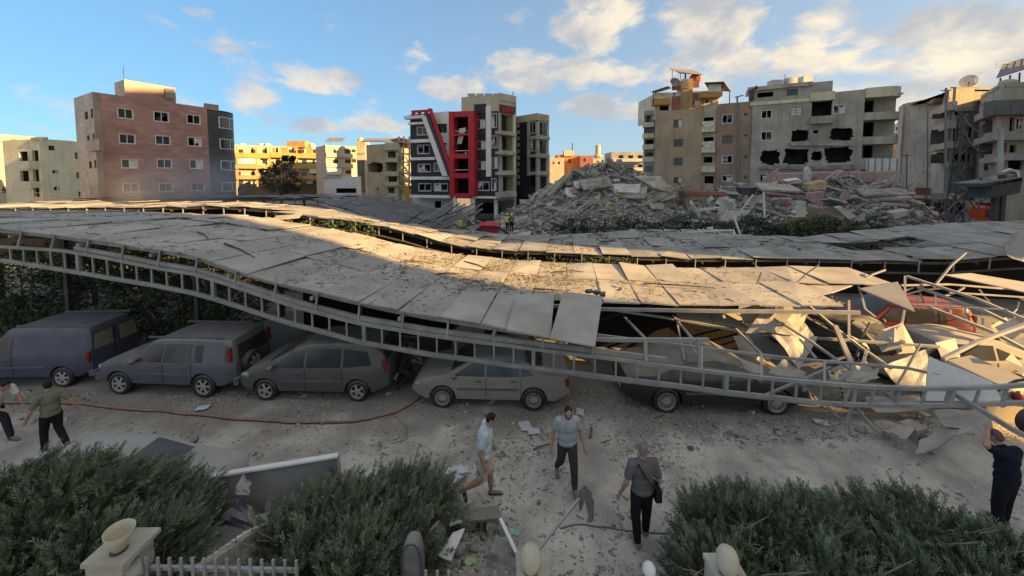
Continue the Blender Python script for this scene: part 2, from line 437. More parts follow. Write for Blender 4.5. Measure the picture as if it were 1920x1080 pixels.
# second, farther truss of the same girder and its long seam rail
MB().path([line_pt(x, TOPC, .36) + Vector((0, 0, .05)) for x in xs[:-10]], .06, .07).build('truss_chord', m_steel_d, C1.o)
MB().path([line_pt(x, BOTC, .36) + Vector((0, 0, -.05)) for x in xs[4:-14]], .06, .07).build('truss_chord', m_steel, C1.o)
MB().path([line_pt(x, TOPC, .12) + Vector((0, 0, .16)) for x in xs[16:66]], .10, .12).build('channel_rail', m_steel, C1.o)
x = -19.2; i = 0
while x < 12.2:
    a, b = line_pt(x, BOTC), line_pt(x, TOPC); thick = i in (2 + 9, 20, 29, 38, 47, 56)
    tilt = Vector((.10, 0, 0)) if x > 7.5 else Vector()
    MB().bar(a, b + tilt, .11 if thick else .045, .09 if thick else .045).build('rung', m_steel, C1.o)
    x += .52; i += 1
for x in np.arange(-18.4, 5.2, 1.28):
    MB().bar(line_pt(x, TOPC) + Vector((0, .04, 0)), C1.S(x, .02, -.03), .05, .05).build('strut', m_steel, C1.o)
for x in np.arange(-22, 7, 5.2):      # columns under the rear of the deck
    p = C1.S(x, .8); MB().box((p.x, p.y, p.z / 2 - .1), (.16, .16, p.z)).build('column', m_steel_d, C1.o)
for x in (-17.6, -11.9, -5.5):
    p = C1.S(x, .3); MB().box((p.x, p.y, p.z / 2 - .1), (.14, .14, p.z)).build('column', m_steel_d, C1.o)
# panels that slid over the edge and ones tipped up on the deck (corner pixels with distance)
def px_panel(pts, m=m_panel, parent=None, th=.04, name='panel'):
    return panel_mesh([at(*p) for p in pts], th).build(name, m, parent or C1.o)
px_panel([(950, 617, 9.35), (1032, 633, 9.15), (1040, 549, 11.4), (968, 552, 11.6)])
px_panel([(1031, 634, 8.95), (1116, 649, 8.8), (1130, 556, 11.0), (1056, 546, 11.2)])
px_panel([(1270, 594, 12.2), (1336, 604, 12.0), (1322, 562, 13.6), (1258, 558, 13.8)])
px_panel([(1338, 604, 12.0), (1404, 616, 11.8), (1377, 566, 13.6), (1324, 562, 13.6)])
px_panel([(552, 458, 17.6), (592, 444, 17.4), (616, 462, 17.0), (578, 466, 16.8)]); px_panel([(604, 442, 17.2), (622, 444, 17.6), (636, 463, 17.0), (624, 464, 16.8)])
px_panel([(855, 542, 14.0), (916, 538, 14.4), (934, 516, 15.4), (872, 515, 15.4)])
px_panel([(955, 513, 15.6), (1000, 516, 15.4), (1066, 507, 16.0), (1020, 502, 16.4)])
px_panel([(0, 431, 13.4), (50, 421, 13.6), (170, 437, 13.9), (90, 441, 13.2)])
px_panel([(505, 413, 21.5), (560, 408, 21.8), (566, 401, 22.5), (520, 404, 22.4)], parent=C1.o)
px_panel([(345, 477, 12.2), (505, 470, 14.6), (590, 493, 14.2), (440, 511, 11.6)])
px_panel([(505, 527, 11.2), (595, 510, 13.2), (655, 528, 13.0), (600, 551, 10.9)])
for pts in ([(1612, 541, 12.8), (1716, 584, 11.8), (1683, 528, 12.6), (1622, 537, 13.2)], [(1770, 515, 15.6), (1925, 548, 13.4), (1990, 540, 15.0), (1820, 512, 16.8)],
            [(1395, 538, 13.2), (1450, 572, 12.0), (1560, 548, 12.4), (1460, 520, 14.0)], [(1560, 548, 12.4), (1640, 520, 13.8), (1560, 505, 15.2), (1465, 519, 14.2)]):
    px_panel(pts)
# rows exposed underneath where the edge is stripped: long rails seen in front of the stripped bay
def px_path(pts, w, m, parent, name='beam', h=None):
    return MB().path([at(*p) for p in pts], w, h).build(name, m, parent)
for pts, w in [([(1128, 578, 12.2), (1265, 598, 11.9), (1420, 626, 11.4), (1560, 636, 11.0), (1760, 650, 10.6)], .07),
               ([(1120, 628, 9.9), (1300, 650, 9.6), (1480, 672, 9.3), (1700, 690, 9.0), (1800, 712, 8.8), (1990, 790, 8.3)], .06),
               ([(1170, 594, 12.2), (1215, 640, 9.7)], .06), ([(1212, 636, 9.6), (1212, 678, 9.1)], .05), ([(1316, 652, 9.5), (1316, 692, 9.0)], .05), ([(1428, 664, 9.3), (1428, 704, 8.9)], .05), ([(1546, 676, 9.2), (1546, 722, 8.8)], .05),
               ([(1262, 592, 12.0), (1312, 652, 9.6)], .06), ([(1268, 596, 12.0), (1284, 676, 9.9)], .05), ([(1290, 640, 10.4), (1316, 680, 9.4)], .05),
               ([(1380, 617, 11.4), (1440, 676, 9.4)], .06), ([(1418, 575, 12.2), (1520, 640, 10.2), (1604, 700, 9.2)], .06), ([(1400, 604, 11.8), (1425, 596, 12.1)], .05),
               ([(1512, 570, 12.0), (1570, 618, 11.0), (1612, 650, 10.6), (1670, 690, 9.4)], .07), ([(1592, 564, 12.4), (1592, 640, 10.5)], .06), ([(1566, 612, 11.0), (1604, 700, 9.3)], .11),
               ([(1610, 530, 13.6), (1635, 515, 13.8), (1660, 506, 14.0)], .05), ([(1608, 532, 13.2), (1615, 552, 12.8), (1622, 580, 12.2), (1642, 596, 11.6)], .06), ([(1696, 582, 11.8), (1692, 604, 11.4), (1668, 636, 10.8)], .05),
               ([(1697, 518, 13.4), (1697, 560, 12.4)], .06), ([(1700, 518, 13.6), (1830, 560, 12.2), (1930, 602, 11.0)], .08), ([(1720, 538, 13.2), (1850, 585, 11.8), (1925, 622, 11.0)], .09), ([(1740, 575, 12.4), (1860, 622, 11.0), (1960, 675, 10.0)], .09),
               ([(1720, 556, 12.6), (1722, 580, 12.3)], .05), ([(1754, 550, 12.8), (1755, 588, 12.2)], .05), ([(1782, 566, 12.5), (1783, 594, 11.9)], .05), ([(1810, 576, 12.2), (1811, 606, 11.6)], .05), ([(1842, 590, 11.8), (1843, 618, 11.2)], .05),
               ([(1690, 535, 13.6), (1780, 533, 13.8), (1930, 545, 14.0)], .06), ([(1780, 548, 13.2), (1930, 558, 13.2)], .05), ([(1712, 572, 12.2), (1890, 581, 11.4)], .04),
               ([(1768, 673, 9.3), (1830, 642, 9.6), (1930, 606, 10.0)], .08), ([(1775, 730, 8.4), (1900, 806, 7.6), (1960, 836, 7.3)], .09), ([(1500, 636, 10.2), (1530, 672, 9.4)], .05), ([(1625, 656, 10.0), (1600, 756, 8.7), (1588, 796, 8.6)], .06),
               ([(1600, 768, 8.7), (1652, 818, 8.5)], .05), ([(1606, 765, 8.7), (1636, 800, 8.4)], .04), ([(1500, 716, 9.2), (1572, 780, 9.0)], .05)]:
    px_path(pts, w, m_steel, C1.o)

rk = random.Random(44)
for i in range(60):      # mangled purlins and torn sheet scraps of the crushed end
    px, py = rk.uniform(1390, 1930), rk.uniform(535, 745); Y = 9.0 + (745 - py) / 200 * 4.6 + rk.uniform(-.3, .5); p = at(px, py, Y)
    if i % 4:
        a = rk.choice([.35, .45, 1.0, -1.1, -.3, .6]) + rk.uniform(-.2, .2); L = rk.uniform(.7, 2.2); q = p + Vector((L * math.cos(a), rk.uniform(-.5, .5), -L * math.sin(a) * .8)); mid = p.lerp(q, rk.uniform(.3, .7)) + Vector((0, 0, rk.uniform(-.18, .18)))
        if min(p.z, q.z, mid.z) < .15: continue
        MB().path([p, mid, q], rk.uniform(.03, .06)).build('beam', m_steel if i % 3 else m_steel_d, C1.o)
    else:
        e1 = Vector((rk.uniform(.4, .9), rk.uniform(-.2, .3), rk.uniform(-.4, .4))); e2 = Vector((rk.uniform(-.2, .3), rk.uniform(.2, .5), rk.uniform(.2, .7)))
        if p.z < .3: continue
        MB().add([p, p + e1, p + e1 + e2 + Vector((0, 0, .15)), p + e2, p + e1 * .5 + e2 * .5 + Vector((0, -.16, .05))], [(0, 1, 4), (1, 2, 4), (2, 3, 4), (3, 0, 4)]).build('torn_sheet', m_panel, C1.o)

# ---- second carport ------------------------------------------------
C2 = Canopy('solar_carport', 'second solar carport, low grey sagging deck between front carport and the hedge', 22., 7.5,
    [(-300, 391), (250, 391), (400, 387), (480, 392), (565, 405), (690, 419), (760, 436), (820, 454), (880, 465), (960, 472), (1060, 475), (1180, 484), (1300, 487), (1450, 487), (1640, 490), (1790, 492), (1880, 482), (2100, 478)],
    [(-300, 380), (440, 380), (560, 386), (650, 398), (720, 414), (800, 428), (880, 436), (960, 444), (1060, 441), (1200, 434), (1360, 441), (1520, 446), (1620, 436), (1700, 424), (1850, 417), (2300, 412)])
m_panel2 = mat('grimy_solar_panel', (.30, .29, .265), .8, .2, .8, .25, 30., tint=.14, spec=.25, spot=(.5, .6, (.16, .15, .135)))
def skip2(x, j):
    px = pxof(C2.S(x, (j + .5) / 3.))[0]
    return (j == 1 and 1588 < px < 1715) or (j == 2 and 1750 < px < 1800) or px > 1990
panels(C2, -46, 38., 1.6, 3, skip2, m_panel2, jit=.05)
for (t, dz) in ((.02, -.09), (.35, -.09), (.68, -.09), (.97, -.09)): rail(C2, 'purlin', m_steel_d, -45, 36, t, dz, .08, .12, 1.6)
MB().path([C2.S(x, 0, -.62) + Vector((0, .1, 0)) for x in np.arange(-45, 36, 1.6)], .08, .09).build('truss_chord', m_steel_d, C2.o)
for x in np.arange(-44, 36, 1.55): MB().bar(C2.S(x, .0, -.66) + Vector((0, .1, 0)), C2.S(x, .01, .0), .05, .05).build('strut', m_steel, C2.o)
for x in np.arange(-44, 36, 5.2):
    p = C2.S(x, .5); MB().box((p.x, p.y, p.z / 2 - .1), (.18, .18, p.z)).build('column', m_steel_d, C2.o)
for x in np.arange(-44, 36, 2.6): MB().path([C2.S(x, t, -.2) for t in np.linspace(0, 1, 5)], .08, .1).build('rafter', m_steel_d, C2.o)
px_panel([(1105, 468, 24.6), (1140, 473, 24.0), (1172, 459, 26.5), (1150, 457, 26.8)], m_panel2, C2.o)
px_panel([(1595, 462, 25.), (1662, 455, 26.), (1620, 437, 28.6), (1572, 446, 28.)], m_panel2, C2.o)
px_panel([(1790, 486, 22.5), (1885, 478, 22.8), (1815, 460, 25.), (1745, 468, 24.4)], m_panel2, C2.o)
px_panel([(1700, 460, 26.), (1795, 440, 28.), (1840, 458, 25.8), (1760, 468, 24.8)], m_panel2, C2.o)

m_shade_paint = mat('painted_black_shade', (.012, .012, .013), .95, .3, 2, .3, 12.)  # deep shade put into the colour of the added sheets
def dark_sheet(C, x0, x1, t, dz):  # added upright black sheet, standing in for the deep shade under a deck
    xs_ = np.arange(x0, x1, 1.); MB().grid([[Vector((*C.S(x, t).xy, 0)) for x in xs_], [C.S(x, t, dz) for x in xs_]]).build('added_dark_sheet', m_shade_paint, C.o)
dark_sheet(C2, -46, 37, .16, -.16); dark_sheet(C1, -9.5, 8.5, .62, -.16)
# ---- third carport, burnt ------------------------------------------
C3 = Canopy('solar_carport', 'burnt blackened solar carport at the back, folded down beside the red and white building', 37., 7.,
    [(-300, 377), (480, 373), (590, 373), (640, 388), (690, 404), (740, 424), (800, 442), (880, 448), (1000, 450)],
    [(-300, 371), (480, 369), (600, 367), (690, 367), (745, 374), (800, 388), (850, 405), (900, 425), (1000, 440)])
def skip3(x, j):
    px = pxof(C3.S(x, (j + .5) / 3.))[0]
    return px > 850 or (px > 720 and random.random() < .15)
panels(C3, -52, -2., 1.6, 3, skip3, m_burnt, jit=.09)
for (t, dz) in ((.0, -.1), (.33, -.1), (.66, -.1), (.99, -.1)): rail(C3, 'purlin', m_steel_d, -52, -5.5, t, dz, .1, .12, 1.6)
MB().path([C3.S(x, 0, -.6) for x in np.arange(-52, -8, 1.6)], .1, .1).build('truss_chord', m_steel_d, C3.o)
for x in np.arange(-52, -9, 2.6): MB().bar(C3.S(x, 0, -.6), C3.S(x, 0), .06, .06).build('strut', m_steel_d, C3.o)
for x in np.arange(-51, -16, 5.2):
    p = C3.S(x, .5); MB().box((p.x, p.y, p.z / 2 - .1), (.2, .2, p.z)).build('column', m_steel_d, C3.o)
# tangled lattice of the folded end
rt = random.Random(3)
for i in range(34):
    px0 = rt.uniform(745, 875); py0 = rt.uniform(392, 440); L = rt.uniform(25, 85); a = rt.choice([-.5, -.62, -.42, .9, .3, -.75]) + rt.uniform(-.12, .12)
    Y = rt.uniform(35, 41); p = at(px0, py0, Y); q = at(min(px0 + L * math.cos(a), 905), py0 + L * math.sin(a) * .8, Y + rt.uniform(-2.5, 2.5))
    for v in (p, q): v.z = max(v.z, .15)
    MB().bar(p, q, .08, .09).build('beam', m_steel if i % 2 else m_steel_d, C3.o)
for k in range(3):      # two-chord lattice girders lying diagonally
    a, b = at(770 + 35 * k, 440, 36.5), at(850 + 22 * k, 388 + 6 * k, 39); up = Vector((0, 0, .7))
    for o in (Vector(), up): MB().bar(a + o, b + o, .09, .09).build('truss_chord', m_steel, C3.o)
    for i in range(9):
        f = i / 8.; g = min(1, f + .12); MB().bar(a.lerp(b, f), a.lerp(b, g) + up, .05, .05).build('rung', m_steel, C3.o)

# ---- dust, chips and sticks lying on the decks -----------------------
def deck_debris(C, name, label, n, x0, x1, big, focus=None):
    P = []; k = 0
    while k < n:
        x = random.uniform(x0, x1); t = random.random()
        if focus and random.random() < .55: x = random.gauss(focus[0], focus[1]); t = min(.98, max(.02, random.gauss(focus[2], focus[3])))
        if C is C1 and (skip1(x, min(2, int(t * 3)))): continue
        if C is C2 and skip2(x, min(2, int(t * 3))): continue
        p = C.S(x, t, .085); P.append(p[:]); k += 1
    P = np.array(P); V, F = chunk_template(5, 9, .5)
    s = rng.lognormal(math.log(big), .55, n); sc = np.stack([s * rng.uniform(.8, 3.4, n), s * .8, s * .5], 1)
    return tag(scatter(name, V, F, P, rand_rot(n, .15), sc, mat('deck_grit', (.15, .135, .115), .95, .5, 3., .3, 20., tint=.2), None), label, 'debris', kind='stuff')
deck_debris(C1, 'grit', 'dark chips and grit strewn over front carport deck', 14000, -24, 11, .02, (-1.2, 3.4, .66, .2))
deck_debris(C2, 'grit', 'grit and splinters strewn over second carport deck', 5200, -12, 26, .04, (3, 7, .6, .25))
def deck_sticks():
    r = random.Random(11); labs = []
    spots = [(-14.6, .55, 2.2, .3), (-12.2, .35, 1.4, -.5), (-9.9, .2, 1.5, -.25), (-5.0, .62, 1.1, .35), (-2.9, .8, 1.6, -.6), (.3, .42, 1.0, .1), (-3.3, .48, .9, .6), (4.2, .6, 2.3, -.15), (.9, .75, 1.3, .25), (-7.6, .6, 1.3, .4)]
    where = ['left of the deck near its back edge', 'beside a lifted panel corner', 'near the left front edge', 'left of the dark scorched patch', 'in the dark scorched patch', 'beside the two slid panels', 'below the dark scorched patch', 'near the right end of lit deck', 'beside the tipped yellow board', 'right of the tented panels']
    for (x, t, L, a), w in zip(spots, where):
        p = C1.S(x, t, .14); q = C1.S(x + L * math.cos(a), min(.97, max(.02, t + L * math.sin(a) / 7.5)), .12)
        m = MB().tube([p, p.lerp(q, .5) + Vector((r.uniform(-.08, .08), r.uniform(-.1, .1), .03)), q], [.03, .026, .014], 6)
        tag(m.build('stick', mat('dark_wood', (.09, .075, .06), .9, .3, 4, .4, 30.), None), 'dark broken stick lying on front carport deck, ' + w, 'stick', 'sticks on the front deck')
deck_sticks()

# ================================================================== BUILDINGS
def V2(p): return Vector((p[0], p[1]))
def pp(px, Y): p = at(px, 300, Y); return Vector((p.x, p.y))
class Wall:
    """vertical wall from plan point A to B (outside on the right-hand side), openings measured on it along sight lines"""
    def __init__(s, b, A, B, z0, z1, m, ops=(), thick=.3, uv=False, name='wall', room=True, slope=None):
        s.b, s.A, s.B, s.z0, s.z1 = b, V2(A), V2(B), z0, z1
        s.e = (s.B - s.A); s.L = s.e.length; s.e = s.e / s.L; s.n = Vector((s.e.y, -s.e.x))
        z1b = z1 if slope is None else slope
        outer = [(0, z0), (s.L, z0), (s.L, z1b), (0, z1)]; holes = []; todo = []
        for op in ops:
            kind = op[4] if len(op) > 4 else 'w'
            u0, _ = s.uz(op[0], (op[1] + op[3]) / 2); u1, _ = s.uz(op[2], (op[1] + op[3]) / 2)
            _, zt = s.uz((op[0] + op[2]) / 2, op[1]); _, zb = s.uz((op[0] + op[2]) / 2, op[3])
            u0, u1 = max(u0, .06), min(u1, s.L - .06); zb, zt = max(zb, z0 + .06), min(zt, z1 - .06)
            if u1 - u0 < .1 or zt - zb < .1: continue
            if kind == 'j':
                r = random.Random(int(u0 * 100)); h = []; n = 26; cu, cz = (u0 + u1) / 2, (zt + zb) / 2
                for i in range(n):
                    a = 2 * math.pi * i / n; c, q = math.cos(a), math.sin(a); k = r.uniform(.80, 1.08)
                    h.append((cu + (u1 - u0) / 2 * k * math.copysign(abs(c) ** .5, c), cz + (zt - zb) / 2 * k * math.copysign(abs(q) ** .5, q)))
            else: h = [(u0, zb), (u1, zb), (u1, zt), (u0, zt)]
            holes.append(h); todo.append((kind, u0, u1, zb, zt))
        polys = [[Vector((u, z, 0)) for u, z in q] for q in [outer] + holes]; flat = [v for q in polys for v in q]
        m_ = MB(); P = [s.p(v.x, v.y) for v in flat]; Q = [s.p(v.x, v.y, -thick) for v in flat]
        tris = geometry.tessellate_polygon(polys); k = len(P)
        fs = []
        for t in tris:
            a, b_, c = (flat[i] for i in t)
            area = (b_.x - a.x) * (c.y - a.y) - (b_.y - a.y) * (c.x - a.x)
            t = tuple(t) if area > 0 else tuple(reversed(t)); fs.append(t); fs.append(tuple(k + i for i in reversed(t)))
        base = 0
        for q in polys:
            n = len(q)
            for i in range(n): fs.append((base + i, base + (i + 1) % n, k + base + (i + 1) % n, k + base + i))
            base += n
        m_.add(P + Q, fs); s.o = m_.build(name, m, b, uv=uv)
        for (kind, u0, u1, zb, zt) in todo:
            if kind != 'x':
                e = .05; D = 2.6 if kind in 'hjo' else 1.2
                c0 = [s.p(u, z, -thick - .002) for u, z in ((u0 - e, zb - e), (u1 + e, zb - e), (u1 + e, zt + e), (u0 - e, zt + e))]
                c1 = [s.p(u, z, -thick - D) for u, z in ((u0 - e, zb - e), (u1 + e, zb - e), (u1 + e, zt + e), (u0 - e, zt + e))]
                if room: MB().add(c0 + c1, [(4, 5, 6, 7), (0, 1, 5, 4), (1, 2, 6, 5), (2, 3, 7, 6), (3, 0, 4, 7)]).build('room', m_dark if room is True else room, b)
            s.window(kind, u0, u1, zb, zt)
    def p(s, u, z, out=0.):
        q = s.A + s.e * u + s.n * out; return Vector((q.x, q.y, z))
    def uz(s, px, py, out=0.):
        d = ray(px, py); a = s.A + s.n * out
        den = d.x * s.e.y - d.y * s.e.x
        t = (a.x * s.e.y - a.y * s.e.x) / den
        q = Vector((d.x * t, d.y * t)) - a
        return q.dot(s.e), CAMH + d.z * t
    def window(s, kind, u0, u1, zb, zt):
        if kind in 'hjox': return
        w = max(.035, min(.06, (u1 - u0) * .045)); fm = m_whitef if kind in 'wbc' else m_steel_d; o = -.10
        fr = MB(); d = (s.n.x, s.n.y, 0)
        def br(a, b): fr.bar(s.p(*a, o), s.p(*b, o), w, .07, up=d)
        br((u0 + w / 2, zb), (u0 + w / 2, zt)); br((u1 - w / 2, zb), (u1 - w / 2, zt)); br((u0 + w, zb + w / 2), (u1 - w, zb + w / 2)); br((u0 + w, zt - w / 2), (u1 - w, zt - w / 2))
        um = (u0 + u1) / 2; br((um, zb + w), (um, zt - w))
        f = fr.build('window', fm, s.b)
        if kind in 'wb':      # raised surround
            t = MB(); k = .05
            for a, b_ in (((u0 - k, zb - k / 2), (u1 + k, zb - k / 2)), ((u0 - k, zt + k / 2), (u1 + k, zt + k / 2)), ((u0 - k / 2, zb), (u0 - k / 2, zt)), ((u1 + k / 2, zb), (u1 + k / 2, zt))):
                t.bar(s.p(*a, .012), s.p(*b_, .012), k, .06, up=d)
            t.build('surround', m_whitef, f)
        def pane(a, b_, m): MB().prism([s.p(a, zb + w, o - .02), s.p(b_, zb + w, o - .02), s.p(b_, zt - w, o - .02), s.p(a, zt - w, o - .02)], None, Vector((-s.n.x, -s.n.y, 0)) * .01).build('pane', m, f)
        r = random.random()
        if kind == 's': 
            for k in range(5):
                z = zb + (zt - zb) * (k + .5) / 5; MB().bar(s.p(u0 + w, z, o), s.p(u1 - w, z, o), .03, (zt - zb) / 7).build('slat', m_whitef, f)
        elif kind == 'b':     # shattered: a few hanging shards and a torn curtain
            for k in range(4):
                u = random.uniform(u0 + w, u1 - w); q = random.uniform(.1, .3) * (u1 - u0); z = zt - w if k % 2 else zb + w; sg = -1 if k % 2 else 1
                MB().prism([s.p(max(u0 + w, u - q), z, o), s.p(min(u1 - w, u + q), z, o), s.p(u, z + sg * random.uniform(.2, .6) * (zt - zb), o)], None, Vector((-s.n.x, -s.n.y, 0)) * .01).build('shard', m_glass, f)
            if r < .6: pane(um + w / 2, u1 - w, m_curtain) if r < .3 else pane(u0 + w, um - w / 2, m_curtain)
        else:
            pane(u0 + w, um - w / 2, m_glass); pane(um + w / 2, u1 - w, m_glass if (kind != 'c' and r < .75) else m_curtain)
    def feat(s, x0, y0, x1, y1, out, m, name='band', base=.004):
        u0, _ = s.uz(x0, (y0 + y1) / 2, out); u1, _ = s.uz(x1, (y0 + y1) / 2, out)
        _, zt = s.uz((x0 + x1) / 2, y0, out); _, zb = s.uz((x0 + x1) / 2, y1, out)
        mb = MB(); vs = [s.p(u, z, q) for q in (base, out) for u, z in ((u0, zb), (u1, zb), (u1, zt), (u0, zt))]
        mb.add(vs, [(3, 2, 1, 0), (4, 5, 6, 7), (0, 1, 5, 4), (1, 2, 6, 5), (2, 3, 7, 6), (3, 0, 4, 7)])
        return mb.build(name, m, s.b)
    def poly(s, pts, out, m, name='panel', base=.004):
        q = [s.p(*s.uz(x, y, out), out) for x, y in pts]
        return MB().prism(q, None, Vector((-s.n.x, -s.n.y, 0)) * (out - base)).build(name, m, s.b)
    def balcony(s, x0, y0, x1, y1, out, m, name='balcony'):
        """parapet box on a slab: front and side panels, open top"""
        u0, _ = s.uz(x0, (y0 + y1) / 2, out); u1, _ = s.uz(x1, (y0 + y1) / 2, out)
        _, zt = s.uz((x0 + x1) / 2, y0, out); _, zb = s.uz((x0 + x1) / 2, y1, out); t = .12
        mb = MB()
        def bx(ua, ub, oa, ob, za, zb_):
            vs = [s.p(u, z, q) for q in (oa, ob) for u, z in ((ua, za), (ub, za), (ub, zb_), (ua, zb_))]
            mb.add(vs, [(3, 2, 1, 0), (4, 5, 6, 7), (0, 1, 5, 4), (1, 2, 6, 5), (2, 3, 7, 6), (3, 0, 4, 7)])
        bx(u0, u1, out - t, out, zb, zt); bx(u0, u0 + t, .004, out - t, zb, zt); bx(u1 - t, u1, .004, out - t, zb, zt); bx(u0 + t, u1 - t, .004, out - t, zb, zb + .15)
        return mb.build(name, m, s.b)
def block(b, A, B, depth, z0, z1, m, ops=(), side_ops=(), right_ops=(), roof=None, uv=False, rz=.45, mside=None, **kw):
    """rectangular storey block: front A->B, going back by depth; returns front, right, left walls"""
    A, B = V2(A), V2(B); e = (B - A).normalized(); bk = Vector((-e.y, e.x)) * depth; C, D = B + bk, A + bk
    ms = mside or m
    f = Wall(b, A, B, z0, z1, m, ops, uv=uv, **kw)
    i1 = e * .002
    r = Wall(b, B - i1 + bk.normalized() * .302, C - i1, z0, z1, ms, right_ops, uv=uv, **kw); l = Wall(b, D + i1, A + i1 + bk.normalized() * .302, z0, z1, ms, side_ops, uv=uv, **kw)
    k = Wall(b, C - e * .31, D + e * .31, z0, z1, ms, (), uv=uv)
    q = [A + (e + bk.normalized()) * .31, B + (-e + bk.normalized()) * .31, C - (e + bk.normalized()) * .31, D + (e - bk.normalized()) * .31]
    MB().prism([(v.x, v.y, z1 - rz - .2) for v in q], None, (0, 0, .2)).build('roof', roof or m_conc, b)
    return f, r, l
def ztop(px, py, Y): return at(px, py, Y).z
def water_tank(b, c, r, h, m=None):
    c = Vector(c); MB().lathe([(r * .02, 0), (r, 0), (r * 1.03, h * .1), (r, h * .2), (r * 1.03, h * .4), (r, h * .5), (r * 1.03, h * .7), (r, h * .82), (r * .55, h * .97), (r * .3, h), (.01, h)], c, 14).build('water_tank', m or m_tank, b, smooth=False)
def solar_array(b, c, w, d, rz, tilt=.45, nx=4):
    """frame of tilted rooftop panels on legs"""
    c = Vector(c); M = Matrix.Rotation(rz, 3, 'Z') @ Matrix.Rotation(tilt, 3, 'X')
    fr = MB()
    for sx in (-1, 1):
        for sy in (-1, 1):
            q = c + M @ Vector((sx * w * .42, sy * d * .4, -.05)); fr.bar(q, (q.x, q.y, c.z - d * .5), .08, .08)
    fr.bar(c + M @ Vector((-w / 2, -d * .4, -.06)), c + M @ Vector((w / 2, -d * .4, -.06)), .08); fr.bar(c + M @ Vector((-w / 2, d * .4, -.06)), c + M @ Vector((w / 2, d * .4, -.06)), .08)
    o = fr.build('panel_stand', m_steel, b)
    for i in range(nx):
        for j in range(2):
            MB().box(c + M @ Vector(((i + .5) / nx * w - w / 2, (j - .5) * d * .5, 0)), (w / nx * .96, d * .48, .05), M=M).build('solar_panel', m_solar, o)
m_curtain = mat('pale_curtain', (.62, .60, .56), .9, .15, 3, .2, 20.)
m_solar = mat('rooftop_solar_panel', (.09, .09, .10), .3, .2, 1, .05, 10., dust=.4)
m_tank = mat('white_water_tank', (.52, .51, .47), .6, .15, 1, .1, 10., dust=.3)
m_cream = mat('cream_plaster', (.48, .435, .33), .92, .12, .5, .15, 20., streak=.35)
m_paleyel = mat('pale_yellow_plaster', (.62, .59, .44), .92, .12, .4, .15, 20., streak=.4)
m_yellow = mat('yellow_plaster', (.46, .27, .09), .9, .12, .4, .15, 20., streak=.25)
m_orange = mat('orange_plaster', (.48, .20, .08), .9, .15, .5, .15, 20.)
m_redb = mat('brick_red_plaster', (.32, .13, .10), .9, .15, .5, .15, 20.)
m_tile = mat('red_brown_stone_tile', (.36, .195, .16), .42, .16, .35, .2, 20., brick=(.9, .33, .008), spec=.5)
m_tilep = mat('pale_stone_tile', (.42, .33, .25), .5, .2, .5, .2, 20., brick=(.9, .33, .008), spec=.4)
m_charc = mat('charcoal_cladding', (.045, .047, .055), .45, .2, .5, .1, 20., brick=(1.2, .5, .01), spec=.4, dust=.2)
m_black = mat('black_tile', (.022, .024, .034), .5, .25, .5, .12, 20., brick=(1.0, .25, .01), dust=.22)
m_white = mat('white_cladding', (.70, .70, .70), .6, .08, .6, .08, 20., dust=.15)
m_red = mat('red_cladding', (.42, .018, .03), .45, .15, .6, .06, 20., dust=.12)
m_tan = mat('tan_plaster', (.42, .325, .22), .93, .14, .35, .25, 16., streak=.45)
m_brown = mat('brown_plaster', (.32, .235, .175), .93, .15, .35, .25, 16., streak=.45)
m_greyp = mat('blast_grey_plaster', (.38, .365, .31), .93, .22, .3, .4, 10., streak=.5, spot=(.4, .58, (.44, .41, .30)))
m_greyw = mat('weathered_grey_facade', (.38, .365, .325), .93, .2, .3, .35, 10., streak=.7, spot=(.3, .6, (.27, .26, .24)))
m_pipe = mat('grey_pipe', (.22, .22, .22), .6, .1, 2, .05, 20.)
m_tin = mat('corrugated_tin', (.45, .45, .44), .55, .15, 1, .1, 10., metal=.3, dust=.3)

def building(name, label, px, Y, group='buildings around the yard'):
    p = pp(px, Y); return thing(name, label, 'building', (p.x, p.y, 0), group=group)

# ---- far left: lit cream block with a red arch panel
b = building('apartment_building', 'cream building at far left with tall rounded red panel', 20, 70)
z1 = ztop(60, 253, 70)
f, r, l = block(b, pp(-150, 60), pp(76, 74), 12, 0, z1, m_cream, ops=[(4, 350, 12, 362, 'g'), (20, 270, 27, 280, 'g')])
f.poly([(13, 358), (38, 358), (38, 272), (34, 263), (26, 260), (18, 263), (13, 272)], .12, m_redb, 'arch_panel')
f.feat(19, 269, 30, 279, .16, m_glass, 'window')
# ---- pale yellow three storey house
b = building('apartment_building', 'pale yellow plain building between red-panel block and brown tiled building', 90, 56)
z1 = ztop(76, 260, 55)
f, r, l = block(b, pp(76, 55), pp(166, 60), 9, 0, z1, m_paleyel, ops=[(91, 273, 102, 282, 'g'), (140, 286, 157, 298, 'g'), (98, 319, 109, 325, 'g'), (143, 323, 159, 334, 'g'), (101, 350, 112, 357, 'g'), (147, 359, 164, 370, 'g')],
                side_ops=[(60, 282, 72, 302, 'o'), (62, 318, 73, 340, 'o'), (63, 352, 74, 370, 'o'), (36, 284, 52, 302, 'o'), (38, 320, 54, 340, 'o')])
l.balcony(32, 302, 54, 316, 1.0, m_paleyel); l.balcony(36, 340, 57, 352, 1.0, m_paleyel)
l.feat(57, 257, 84, 262, .3, m_greyp, 'coping')
